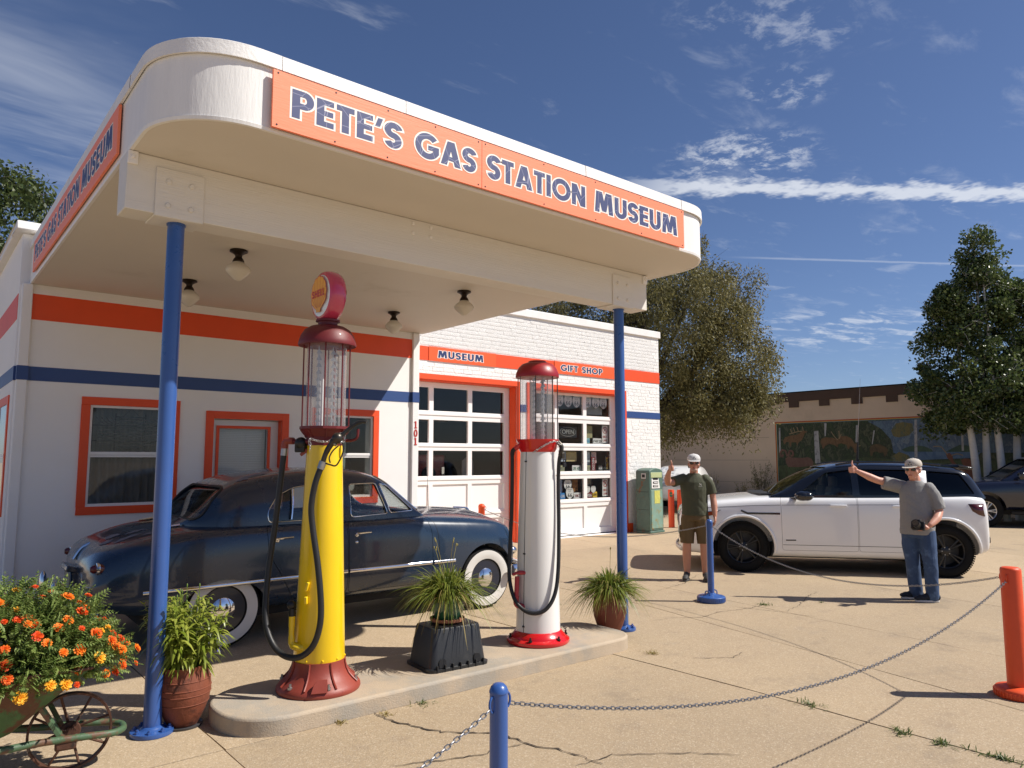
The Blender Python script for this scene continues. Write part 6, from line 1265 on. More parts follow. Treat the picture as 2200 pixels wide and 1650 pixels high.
# ---------------- dark truck at the right edge
TPAINT = mat('midnight_blue_paint', (.010, .013, .030), .18, coat=.9)
tr = thing('dark_suv', 'dark blue off road car cut off by the right edge, behind the white one', 'car', (20.74+.83*.8, 6.66+.55*.8, 0), math.atan2(.83, -.55), None, local=True)
TT = [(-3.9, .5, .9, .7, .84, .98, .7, 1.02, 1.03), (-3.7, .42, .95, .7, .90, 1.08, .8, 1.13, 1.14), (-2.8, .40, .96, .7, .91, 1.11, .82, 1.15, 1.16), (-.6, .40, .96, .7, .91, 1.11, .82, 1.15, 1.16), (-.3, .40, .96, .7, .90, 1.10, .80, 1.15, 1.17), (.4, .42, .95, .7, .88, 1.06, .76, 1.11, 1.13), (.75, .45, .90, .7, .82, 1.00, .70, 1.05, 1.07), (.85, .5, .84, .7, .76, .92, .62, .96, .98)]
st = []
for x in [round(-3.9+4.75*i/22, 3) for i in range(23)]:
    zb, wm, zm, ws, zs, wt, zts, zt = interp(TT, x); st.append((x, [(0, zb), (wm*.8, zb), (wm*.96, zb+.03), (wm, zm), (wm*.995, zs-.14), (ws+.02, zs-.04), (ws-.01, zs), (wt, zts), (0, zt)]))
body = tmp(loft(st), 'body'); m_ = body.modifiers.new('s', 'SUBSURF'); m_.levels = m_.render_levels = 2; bake(body); cuts = [tmp(G().cyl((x, s*.55, .40), (x, s*1.3, .40), .47, n=36)) for x in (0, -2.79) for s in (-1, 1)]
boolean(body, cuts); kill(*cuts); body.name = 'body'; body.parent = tr; body.data.materials.clear(); body.data.materials.append(TPAINT); finish(body.data, 30)
GT3 = [(-3.7, .80, .66, 1.2), (-3.6, .83, .68, 1.6), (-3.3, .85, .70, 1.76), (-2.0, .86, .70, 1.80), (-1.4, .85, .70, 1.77), (-1.15, .85, .69, 1.66), (-.75, .85, .68, 1.38), (-.42, .83, .66, 1.16)]
roof = shell(GT3, 1.13, 'roof', .05); P3 = [roundpoly([(-.80, 1.19), (-1.22, 1.60), (-1.75, 1.65), (-1.75, 1.19)], .03), roundpoly([(-1.86, 1.19), (-1.86, 1.66), (-2.7, 1.66), (-2.75, 1.19)], .03)]; wc = [tmp(prism_y(P, -1.2, 1.2)) for P in P3]; wc.append(tmp(G().prism([(-.74, 1.2), (-.62, 1.66), (.62, 1.66), (.74, 1.2)], (-1.3, 0, 0), (0, 1, 0), (0, 0, 1), (1.2, 0, 0))))
boolean(roof, wc); kill(*wc); roof.name = 'roof'; roof.parent = tr; roof.data.materials.clear(); roof.data.materials.append(TPAINT); finish(roof.data, 30)
o = tmp(house(GT3, 1.13, .03), 'glazing'); a = o.modifiers.new('s', 'SUBSURF'); a.levels = a.render_levels = 2; bake(o); o.parent = tr; o.data.materials.append(SGD); finish(o.data, 40)
for x in (0, -2.79):
    for s in (-1, 1):
        alloy(tr, x, s*.84, .395, s, .245, 6, mat('silver_alloy', (.60, .60, .61), .28, metal=.9), None, .25, 0)
q = G(); q.box(-3.5, -.7, .30, .6, .7, .5); q.obox((-1.4, .93, .36), (1.7, .14, .05)); q.obj('underbody', DARK, tr)
for s in (-1, 1): q = G(); q.obox((-.78, s*1.02, 1.25), (.12, .2, .17)); q.obj('door_mirror', SBLACK, tr, bevel=.04, seg=3)
# ---------------- white pickup tail beyond the bollards
wc_ = thing('white_pickup', 'rear of a white car far behind the orange bollards', 'car', (20.3, 15.55, 0), R(-152), None, local=True)
PT = [(-2.2, .50, .78, .7, .74, .94, .6, .98, 1.0), (-2.1, .42, .86, .7, .82, 1.0, .7, 1.04, 1.06), (-1.4, .36, .90, .7, .86, 1.03, .74, 1.08, 1.10), (1.2, .34, .90, .7, .86, 1.0, .72, 1.03, 1.06), (2.0, .36, .86, .66, .80, .88, .66, .92, .94), (2.2, .42, .74, .62, .68, .78, .54, .82, .84)]
st = []
for x in [round(-2.2+4.4*i/18, 3) for i in range(19)]:
    zb, wm, zm, ws, zs, wt, zts, zt = interp(PT, x); st.append((x, [(0, zb), (wm*.8, zb), (wm*.96, zb+.03), (wm, zm), (ws+.02, zs-.05), (ws, zs), (wt, zts), (0, zt)]))
body = tmp(loft(st), 'body'); m_ = body.modifiers.new('s', 'SUBSURF'); m_.levels = m_.render_levels = 1; bake(body); cuts = [tmp(G().cyl((x, s*.55, .34), (x, s*1.3, .34), .40, n=28)) for x in (-1.35, 1.35) for s in (-1, 1)]; boolean(body, cuts); kill(*cuts); body.name = 'body'; body.parent = wc_; body.data.materials.clear(); body.data.materials.append(SWHITE); finish(body.data, 30)
GT4 = [(-1.9, .72, .58, 1.06), (-1.6, .76, .60, 1.25), (-1.2, .78, .62, 1.42), (-.3, .78, .62, 1.47), (.3, .77, .61, 1.40), (.9, .74, .58, 1.06)]
o = tmp(house(GT4, 1.02), 'cabin'); a = o.modifiers.new('s', 'SUBSURF'); a.levels = a.render_levels = 2; bake(o); o.name = 'cabin'; o.parent = wc_; o.data.materials.append(SWHITE); finish(o.data, 40)
for s in (-1, 1):
    q = G(); q.box(-2.215, s*.62, .78, -2.14, s*.80, .92); q.obj('tail_lamp', mat('tail_smoked', (.07, .008, .010), .1, coat=.6), wc_, bevel=.02)
    for x in (-1.35, 1.35): q = G(); q.lathe([(.18, -.09), (.33, -.10), (.34, -.06), (.34, .06), (.33, .10), (.18, .09), (.16, .05), (0, .05)], 32, (x, s*.78, .34), Matrix(((1, 0, 0), (0, 0, s), (0, 1, 0)))); q.obj('wheel', TYRE, wc_)
q = G(); q.box(-2.27, -.80, .44, -2.14, .80, .60); q.obj('rear_bumper', mat('silver_bumper', (.5, .5, .5), .35, metal=.6), wc_, bevel=.03); q = G(); q.box(-2.225, -.16, .68, -2.20, .16, .82); q.obj('number_plate', MILK, wc_)
# ------------------------------------------------------------------ people
SKIN = mat('skin', srgb(186, 134, 112), .5, var=.07, vs=14, sss=.08)
SKIN2 = mat('skin_pale', srgb(206, 150, 128), .5, var=.07, vs=14, sss=.08)
def eloft(g, rings, n=20):
    """closed loft of horizontal-ish ellipses: (cx,cy,cz,rx,ry,yaw)"""
    vs = []
    for cx, cy, cz, rx, ry, *yw in rings:
        ya = yw[0] if yw else 0
        for k in range(n): a = 2*math.pi*k/n; x, y = rx*math.cos(a), ry*math.sin(a); vs.append((cx+x*math.cos(ya)-y*math.sin(ya), cy+x*math.sin(ya)+y*math.cos(ya), cz))
    m = len(rings); g.add(vs, [(i*n+k, i*n+(k+1) % n, (i+1)*n+(k+1) % n, (i+1)*n+k) for i in range(m-1) for k in range(n)]+[tuple(range(n-1, -1, -1)), tuple((m-1)*n+k for k in range(n))])
def limb(g, pts, rs, n=14, k=5, end=True):
    P = spline(pts, k); N = len(P); rr_ = [float(np.interp(i/(N-1), np.linspace(0, 1, len(rs)), rs)) for i in range(N)]; g.tube(P, rr_, n)
    g.sphere(P[0], rr_[0]*.98, 12, 8)
    if end: g.sphere(P[-1], rr_[-1]*.98, 12, 8)
def fuse(g, name, m, parent, vox=.007, it=3, noise=0.0):
    o = put(name, g.mesh(name, 0, False), parent); r_ = o.modifiers.new('r', 'REMESH'); r_.mode = 'VOXEL'; r_.voxel_size = vox; s = o.modifiers.new('s', 'SMOOTH'); s.factor = .5; s.iterations = it
    bake(o); o.data.materials.clear(); o.data.materials.append(m); o.data.polygons.foreach_set('use_smooth', [True]*len(o.data.polygons))
    if noise:                                                        # cloth folds
        co = np.empty(len(o.data.vertices)*3); o.data.vertices.foreach_get('co', co); co = co.reshape(-1, 3); no = np.empty_like(co).ravel(); o.data.vertices.foreach_get('normal', no); no = no.reshape(-1, 3)
        w1 = co[:, 2]*15+co[:, 0]*26+2.2*np.sin(co[:, 1]*11+co[:, 2]*7); w2 = co[:, 2]*34-co[:, 0]*30+2.5*np.sin(co[:, 0]*9+1)+1.5*np.sin(co[:, 2]*13); f = np.abs(np.sin(w1))**.6*np.sin(co[:, 0]*8+co[:, 2]*6+1.3)+.7*np.abs(np.sin(w2))**.5*np.sin(co[:, 2]*9-co[:, 0]*5); co += no*(f*noise)[:, None]; o.data.vertices.foreach_set('co', co.ravel()); o.data.update()
    return o
def head(g, c, yaw=0.0, pitch=0.0):
    M = Matrix.Rotation(yaw, 3, 'Z')@Matrix.Rotation(pitch, 3, 'X'); c = Vector(c)
    def S(p, r): g.sphere(c+M@Vector(p), r, 16, 11, M)
    S((0, .012, .045), (.076, .094, .082)); S((0, -.018, -.02), (.066, .075, .085)); S((0, -.045, -.078), (.044, .042, .036)); S((0, -.082, .028), (.055, .018, .022)); S((0, -.100, -.012), (.012, .016, .024)); S((0, -.108, -.026), (.016, .014, .012))
    S((0, -.086, -.058), (.028, .014, .016)); S((.072, .005, -.005), (.012, .022, .032)); S((-.072, .005, -.005), (.012, .022, .032)); S((.05, -.05, -.02), (.022, .03, .028)); S((-.05, -.05, -.02), (.022, .03, .028))
    return M
def cap(par, c, M, m, m2):
    c = Vector(c); g = G()
    g.lathe([(.088, .045), (.092, .06), (.090, .085), (.078, .112), (.055, .130), (.025, .139), (0, .141)], 28, c+M@Vector((0, .012, 0)), M@Matrix.Diagonal((1, 1.14, 1))); o = g.obj('cap', m, par, ang=60)
    g = G(); P = [(.082*math.cos(a), -.05-.105*math.sin(a)) for a in np.linspace(0, math.pi, 15)]; top = [c+M@Vector((x, y-.035, .052-.25*x*x*10*.25-.018*((-y-.05)/.105))) for x, y in P]; bot = [p-M@Vector((0, 0, .006)) for p in top]; n = len(P)
    g.add(top+bot, [tuple(range(n)), tuple(range(2*n-1, n-1, -1))]+[(i, i+n, (i+1) % n+n, (i+1) % n) for i in range(n)]); g.obj('brim', m, o, ang=40)
    g = G(); 
    for i, (x, z) in enumerate(((-.022, .078), (0, .086), (.022, .078), (-.012, .064), (.013, .064))): g.sphere(c+M@Vector((x, -.093+abs(x)*.35+(z-.06)*.35, z+.006)), (.013, .006, .010), 8, 6, M)
    g.obj('cap_patch', m2, o)
    g = G(); g.sphere(c+M@Vector((0, .012, .142)), .007, 8, 5); g.obj('cap_button', m, o)
def shades(par, c, M, yc=-.098):
    c = Vector(c); SG = mat('sunglass_lens', (.012, .012, .014), .1, coat=.6); g = G()
    for s in (-1, 1): g.sphere(c+M@Vector((s*.034, yc+.012, .012)), (.031, .011, .022), 14, 8, M@Matrix.Rotation(s*.18, 3, 'Z'))
    g.tube([c+M@Vector((-.012, yc+.004, .018)), c+M@Vector((.012, yc+.004, .018))], .004, 6)
    for s in (-1, 1): g.tube([c+M@Vector((s*.062, yc+.022, .018)), c+M@Vector((s*.079, -.02, .014)), c+M@Vector((s*.080, .02, .008))], .0035, 6)
    g.obj('sunglasses', SG, par, ang=60)
def fist(g, c, M, thumb=True, side=1, sc=1.0):
    """closed hand, local: fingers curl towards -y, thumb up +z"""
    c = Vector(c); T = lambda *p: c+M@(Vector(p)*sc)
    g.sphere(T(0, .008, 0), (.022*sc, .042*sc, .042*sc), 12, 8, M)
    for i, (z, l) in enumerate(((.028, 1.0), (.009, 1.06), (-.010, 1.0), (-.028, .85))):
        g.tube(spline([T(side*.012, .03, z), T(side*.006, -.040*l, z), T(-side*.014, -.052*l, z), T(-side*.032, -.030*l, z), T(-side*.030, -.004, z)], 4), .0098*sc, 8)
    if thumb: limb(g, [T(-side*.012, .02, .025), T(-side*.016, -.012, .052), T(-side*.010, -.020, .085), T(-side*.006, -.012, .112)], [.014*sc, .0125*sc, .0115*sc, .008*sc], 10, 4)
def open_hand(g, c, M, curl=.5, side=1):
    c = Vector(c); T = lambda *p: c+M@Vector(p)
    g.sphere(T(0, 0, -.045), (.020, .040, .052), 12, 8, M)
    for i, (y, l) in enumerate(((-.028, .9), (-.010, 1.0), (.009, .95), (.026, .78))): g.tube(spline([T(0, y, -.08), T(-side*.006, y*1.05, -.108*l-.004), T(-side*.02*curl*2, y*1.05, -.135*l), T(-side*.036*curl*2, y, -.152*l)], 4), .0088, 8)
    limb(g, [T(0, -.03, -.03), T(-side*.008, -.052, -.055), T(-side*.016, -.056, -.085)], [.014, .0115, .009], 10, 4)
def shoe(par, heel, toe, m, msole, ang=0):
    h, t = Vector(heel), Vector(toe); d = (t-h).normalized(); g = G(); up = Vector((0, 0, 1))
    L = (t-h).length; M = Matrix((d, up.cross(d), up)).transposed()
    for f, r in ((.0, (.042, .036, .040)), (.18, (.05, .038, .055)), (.45, (.06, .040, .045)), (.75, (.06, .044, .034)), (.95, (.045, .040, .026))): g.sphere(h.lerp(t, f)+up*(r[2]+.018), r, 14, 9, M)
    g.tube([h.lerp(t, .12)+up*.06, h.lerp(t, .10)+up*.115], [.045, .042], 14); o = fuse(g, 'shoe', m, par, .008, 3)
    g = G(); P = [(x*L*.62, y*.046*(1 if abs(x) < .5 else .88)) for x, y in [(math.cos(a), math.sin(a)) for a in np.linspace(0, 2*math.pi, 25)[:-1]]]; c = h.lerp(t, .5); g.prism(P, c+up*.002, d, up.cross(d), up*.026); g.obj('sole', msole, o, bevel=.006)
# ---------------- man in green shirt and shorts
GSH = mat('olive_shirt', srgb(72, 74, 56), .85, var=.06, vs=20, bump=.1, bs=200); SHO = mat('brown_shorts', srgb(98, 80, 52), .85, var=.08, vs=14, bump=.12, bs=120)
p1 = thing('person', 'man in olive shirt, brown shorts and white cap giving a thumbs up', 'person', (8.55, 6.31, 0), R(-53.6), None, local=True)
g = G(); hc = Vector((0.005, -.015, 1.595)); HM = head(g, hc, R(4)); limb(g, [(0, .01, 1.40), (.002, .0, 1.52)], [.062, .056])
eloft(g, [(0, 0, .90, .15, .10), (0, 0, 1.05, .145, .095), (0, 0, 1.25, .155, .10), (0, .005, 1.36, .14, .085), (0, .005, 1.42, .08, .06)])
for s in (-1, 1): limb(g, [(s*.085, 0, .90), (s*.10, -.005, .70), (s*.115, -.015, .49), (s*.122, .015, .33), (s*.122, .02, .10)], [.09, .085, .058, .060, .040], 16)
limb(g, [(-.16, .0, 1.37), (-.26, -.09, 1.345), (-.352, -.21, 1.335)], [.040, .047, .043]); limb(g, [(-.352, -.21, 1.335), (-.352, -.27, 1.40), (-.330, -.335, 1.478), (-.322, -.36, 1.50)], [.043, .046, .031, .029])
fist(g, (-.308, -.375, 1.535), Matrix.Rotation(R(20), 3, 'Z'), True, -1)
limb(g, [(.16, .0, 1.35), (.228, .015, 1.25), (.252, .02, 1.12)], [.040, .046, .042]); limb(g, [(.252, .02, 1.12), (.262, -.01, 1.02), (.268, -.05, .885)], [.042, .046, .029]); open_hand(g, (.270, -.058, .885), Matrix.Rotation(R(8), 3, 'X'), .6, 1)
fuse(g, 'body', SKIN, p1, .0065, 3)
g = G(); eloft(g, [(0, 0, .885, .178, .128), (0, 0, .95, .176, .126), (0, 0, 1.08, .178, .124), (0, -.004, 1.24, .188, .132), (0, 0, 1.34, .192, .120), (0, .004, 1.405, .165, .092), (0, .006, 1.445, .095, .075), (0, .0, 1.465, .072, .068)])
limb(g, [(-.150, .0, 1.385), (-.215, -.045, 1.365), (-.285, -.115, 1.345)], [.073, .070, .072], end=False); limb(g, [(.150, .0, 1.385), (.212, .008, 1.31), (.242, .015, 1.18)], [.073, .069, .070], end=False)
fuse(g, 'shirt', GSH, p1, .008, 2, .004)
g = G(); eloft(g, [(0, 0, .82, .172, .125), (0, 0, .92, .165, .12)]); [limb(g, [(s*.085, 0, .84), (s*.102, -.005, .68), (s*.113, -.012, .50)], [.108, .100, .096], 16, 5, False) for s in (-1, 1)]
for s in (-1, 1): g.obox((s*.20, 0, .66), (.03, .12, .16))
fuse(g, 'shorts', SHO, p1, .008, 3, .003)
SHOE1 = mat('charcoal_shoe', (.035, .035, .035), .7, var=.3, vs=30)
for s, x in ((-1, -.122), (1, .122)): shoe(p1, (x, .05, 0), (x+s*.03, -.17, 0), SHOE1, mat('dark_sole', (.06, .06, .06), .7))
cap(p1, hc, HM, mat('white_cap', (.56, .55, .53), .8, bump=.2, bs=150), mat('cap_emblem', (.12, .10, .09), .8)); shades(p1, hc, HM)
g = G(); g.tube([hc+HM@Vector((-.022, -.096, -.050)), hc+HM@Vector((0, -.103, -.056)), hc+HM@Vector((.022, -.096, -.050))], .0055, 6); g.obj('smile', mat('lips', srgb(150, 80, 72), .5), p1)
g = G()
for s in (-1, 1): g.sphere(hc+HM@Vector((s*.066, .045, -.015)), (.016, .045, .05), 10, 8, HM)
g.sphere(hc+HM@Vector((0, .085, -.02)), (.06, .022, .05), 12, 8, HM); g.obj('hair', mat('grey_brown_hair', (.10, .08, .065), .8), p1)
g = G(); g.sphere(hc+HM@Vector((0, -.082, -.085)), (.038, .022, .026), 12, 8, HM); g.obj('goatee', mat('grey_stubble', srgb(176, 146, 130), .8), p1)
g = G()
for s in (-1, 1): g.tube(spline([(.085+s*.012, -.134, 1.300), (.085+s*.004, -.136, 1.312), (.085+s*.012, -.134, 1.325)], 4), .0035, 5)
g.box(.062, -.139, 1.285, .108, -.132, 1.289); g.obj('chest_logo', mat('white_print', (.7, .7, .66), .7), p1)
# ---------------- man in grey shirt and jeans with a camera
GRY = mat('grey_marl_shirt', srgb(138, 137, 136), .9, var=.08, vs=60, bump=.1, bs=200); JEAN = mat('blue_jeans', srgb(52, 74, 108), .85, var=.16, vs=9, bump=.15, bs=160, col2=srgb(84, 108, 142), c2t=(.52, .68), c2s=6)
p2 = thing('person', 'man in grey shirt, jeans and cap holding a camera, arm stretched out', 'person', (9.36, 3.72, 0), R(-68.3), None, local=True)
g = G(); hc = Vector((-.005, -.03, 1.530)); HM = head(g, hc, R(-22), R(2)); limb(g, [(.01, .01, 1.33), (.0, -.01, 1.45)], [.066, .058])
eloft(g, [(.005, 0, .82, .155, .11), (.005, 0, 1.0, .165, .13), (.005, 0, 1.2, .16, .115), (.01, .0, 1.31, .14, .085), (.01, .0, 1.36, .08, .06)])
limb(g, [(-.07, .02, .82), (-.075, .03, .62), (-.065, .03, .44), (-.055, .06, .28), (-.04, .075, .10)], [.09, .085, .06, .06, .042], 16); limb(g, [(.085, -.01, .82), (.10, -.04, .62), (.115, -.055, .45), (.122, -.045, .28), (.125, -.04, .10)], [.09, .085, .06, .06, .042], 16)
limb(g, [(-.14, .045, 1.32), (-.26, .01, 1.365), (-.395, -.05, 1.405)], [.040, .047, .042]); limb(g, [(-.395, -.05, 1.405), (-.48, -.08, 1.445), (-.60, -.12, 1.508)], [.043, .044, .028]); fist(g, (-.648, -.135, 1.530), Matrix.Rotation(R(-70), 3, 'Z'), True, -1)
limb(g, [(.15, -.025, 1.29), (.21, -.04, 1.20), (.238, -.05, 1.055)], [.040, .047, .044]); limb(g, [(.238, -.05, 1.055), (.205, -.15, .975), (.135, -.255, .905)], [.044, .046, .030])
# hand wrapped round the camera
Hc = Vector((.085, -.285, .88)); g.sphere(Hc+Vector((.0, .0, 0)), (.045, .034, .024), 12, 8, Matrix.Rotation(R(20), 3, 'Y'))
for i, (y, z) in enumerate(((-.320, .862), (-.302, .850), (-.283, .842), (-.264, .838))): g.tube(spline([(.075, y+.02, z+.018), (.045, y-.004, z+.004), (.012, y-.012, z+.006), (-.004, y-.006, z+.022)], 4), .0092, 8)
limb(g, [(.09, -.29, .895), (.055, -.315, .915), (.025, -.325, .918)], [.014, .0115, .009], 10, 4)
fuse(g, 'body', SKIN2, p2, .0065, 3)
g = G(); eloft(g, [(.0, 0, .775, .186, .148, .1), (.0, -.004, .88, .184, .150), (.005, -.012, 1.0, .182, .150), (.005, -.006, 1.15, .178, .136), (.008, .0, 1.27, .178, .120), (.01, .004, 1.345, .162, .098), (.01, .0, 1.385, .095, .076), (.006, -.004, 1.405, .074, .070)])
limb(g, [(-.13, .045, 1.32), (-.22, .018, 1.345), (-.335, -.022, 1.376)], [.080, .076, .078], end=False); limb(g, [(.145, -.02, 1.315), (.205, -.035, 1.21), (.236, -.042, 1.075)], [.080, .075, .078], end=False)
fuse(g, 'shirt', GRY, p2, .008, 2, .005)
g = G(); eloft(g, [(.005, 0, .74, .172, .13), (.005, 0, .84, .178, .135)]); limb(g, [(-.07, .02, .80), (-.075, .03, .62), (-.065, .03, .44), (-.058, .055, .28), (-.045, .07, .075)], [.105, .098, .080, .074, .066], 16); limb(g, [(.085, -.01, .80), (.10, -.04, .62), (.115, -.055, .45), (.12, -.045, .28), (.125, -.04, .07)], [.105, .098, .080, .074, .068], 16)
fuse(g, 'jeans', JEAN, p2, .008, 2, .005)
NAVY = mat('navy_knit_shoe', (.012, .016, .026), .8, var=.3, vs=40); SOLE = mat('white_sole', (.62, .60, .57), .6)
shoe(p2, (.0, .085, 0), (-.19, .04, 0), NAVY, SOLE); shoe(p2, (.165, -.02, 0), (-.04, -.115, 0), NAVY, SOLE)
cap(p2, hc, HM, mat('beige_cap', srgb(186, 178, 166), .8, bump=.2, bs=150), mat('cap_emblem', (.12, .10, .09), .8)); shades(p2, hc, HM)
g = G(); g.tube([hc+HM@Vector((-.020, -.096, -.056)), hc+HM@Vector((0, -.102, -.057)), hc+HM@Vector((.020, -.096, -.056))], .0045, 6); g.obj('mouth', mat('lips', srgb(150, 80, 72), .5), p2)
g = G()
for s in (-1, 1): g.sphere(hc+HM@Vector((s*.070, .03, .012)), (.010, .04, .028), 10, 8, HM)
g.sphere(hc+HM@Vector((0, .088, -.005)), (.058, .018, .05), 12, 8, HM); g.obj('hair', mat('white_hair', (.45, .43, .41), .8), p2)
g = G(); g.tube([Vector((.152, -.232, .918))+Matrix.Rotation(R(30), 3, 'Z')@Vector((.034*math.cos(a), .012*math.sin(a), .034*math.sin(a))) for a in np.linspace(0, 6.283, 17)[:-1]], .009, 6, closed=True); g.obj('watch', BLACKM, p2)
cm = thing('camera', 'black camera with a fat lens held at the waist of the man in grey', 'camera', (9.36, 3.72, .84), R(-68.3), None, local=True)
g = G(); MC = Euler((R(-22), 0, R(-14))).to_matrix(); cc = Vector((.015, -.315, .055)); g.obox(cc, (.135, .05, .095), MC); g.obox(cc+MC@Vector((0, 0, .055)), (.05, .05, .03), MC); g.obox(cc+MC@Vector((-.055, -.028, 0)), (.03, .03, .09), MC); g.obj('camera_body', BLACKM, cm, bevel=.008)
g = G(); L0, L1 = cc+MC@Vector((.0, -.024, -.008)), cc+MC@Vector((0, -.135, -.008)); g.tube([L0, L0.lerp(L1, .3), L0.lerp(L1, .31), L1], [.036, .036, .040, .042], 24); ln = g.obj('lens', BLACKM, cm); g = G(); g.tube([L1, L1+(L1-L0).normalized()*.001], [.034, .034], 24); g.obj('front_glass', mat('lens_glass', (.02, .02, .03), .03, coat=1), ln)
# ------------------------------------------------------------------ tan building with the mural
MX = 24.5; TAN = mat('tan_stucco', (.64, .505, .375), .9, var=.06, vs=1.2, bump=.3, bs=30, col2=(.55, .43, .315), c2t=(.55, .75), c2s=.8); BRN = mat('brown_cap_paint', (.085, .050, .034), .8, var=.1, vs=3)
mb = thing('mural_building', 'low tan building with brown parapet and a long wildlife mural', 'building', (MX+4, 10, 0))
q = G(); q.box(MX, -6, 0, MX+12, 30, 4.02); q.obj('wall', TAN, mb)
q = G(); q.box(MX-.05, -6.05, 3.71, MX-.002, 30, 4.06); q.box(MX-.05, -6.05, 4.022, MX+12, 30, 4.06); q.obj('parapet_band', BRN, mb)
y = 30.0-.4; k = 0
for i in range(34):
    yc = 13.67+1.13*(14-i)
    if yc > 29.5 or yc < -5: continue
    q = G(); q.box(MX-.045, yc-.18, 3.50, MX-.002, yc+.18, 3.709); q.obj('dentil', BRN, mb)
for z in (.8, 1.62, 2.45, 3.25):     # visible block courses
    q = G(); q.box(MX-.004, 14.7, z, MX-.001, 29, z+.012); q.obj('mortar_line', mat('mortar_line', (.30, .23, .17), .95), mb)
def paint(name, cols, sc, seed, rough=.75):
    m = bpy.data.materials.new(name); m.use_nodes = True; t = m.node_tree; L = t.links.new; g = t.nodes.new('ShaderNodeNewGeometry'); n = t.nodes.new('ShaderNodeTexNoise'); n.inputs['Scale'].default_value = sc; n.inputs['Detail'].default_value = 7; n.inputs['Roughness'].default_value = .7; n.inputs['Distortion'].default_value = .6
    mp = t.nodes.new('ShaderNodeMapping'); mp.inputs['Location'].default_value = (seed, seed*2, 0); mp.inputs['Scale'].default_value = (1, 1, .55); L(g.outputs['Position'], mp.inputs[0]); L(mp.outputs[0], n.inputs['Vector']); r_ = t.nodes.new('ShaderNodeValToRGB'); L(n.outputs['Fac'], r_.inputs[0]); e = r_.color_ramp.elements; e[0].position = .32; e[1].position = .68; e[0].color = (*cols[0], 1); e[1].color = (*cols[-1], 1)
    for i, c in enumerate(cols[1:-1]): x = e.new(.32+.36*(i+1)/(len(cols)-1)); x.color = (*c, 1)
    b = t.nodes['Principled BSDF']; L(r_.outputs[0], b.inputs['Base Color']); b.inputs['Roughness'].default_value = rough; return m
mu = bpy.data.objects.new('mural', None); COL.objects.link(mu); mu.parent = mb; mu.matrix_parent_inverse = PINV[mb.name]
FOREST = paint('mural_forest', [(.012, .02, .012), (.05, .075, .03), (.022, .035, .02), (.10, .11, .06), (.03, .045, .03)], 5.5, 1); MSKY = paint('mural_sky', [(.05, .08, .13), (.12, .19, .25), (.07, .11, .18), (.18, .23, .27), (.09, .13, .15)], 3.6, 4); MEADOW = paint('mural_meadow', [(.03, .05, .02), (.08, .11, .045), (.05, .06, .025), (.13, .12, .06)], 6, 7)
GOLD = paint('mural_gold', [(.06, .07, .04), (.20, .16, .06), (.09, .11, .06), (.16, .18, .16)], 9, 9); ELK = paint('mural_elk', [(.08, .045, .025), (.19, .11, .05), (.06, .035, .02)], 9, 3); RAM = paint('mural_ram', [(.12, .06, .045), (.20, .11, .08)], 6, 2); BISON = paint('mural_bison', [(.06, .045, .025), (.15, .10, .045)], 6, 5); BIRCH = paint('mural_birch', [(.16, .16, .17), (.42, .42, .42), (.30, .31, .33)], 9, 6); HILL = paint('mural_hill', [(.03, .06, .05), (.08, .13, .08)], 4, 8); LAKE = paint('mural_lake', [(.05, .10, .20), (.14, .22, .32)], 6, 11); RUST4 = paint('mural_rust', [(.14, .05, .03), (.24, .10, .055)], 5, 12); ANT = mat('mural_antler', (.30, .22, .12), .8)
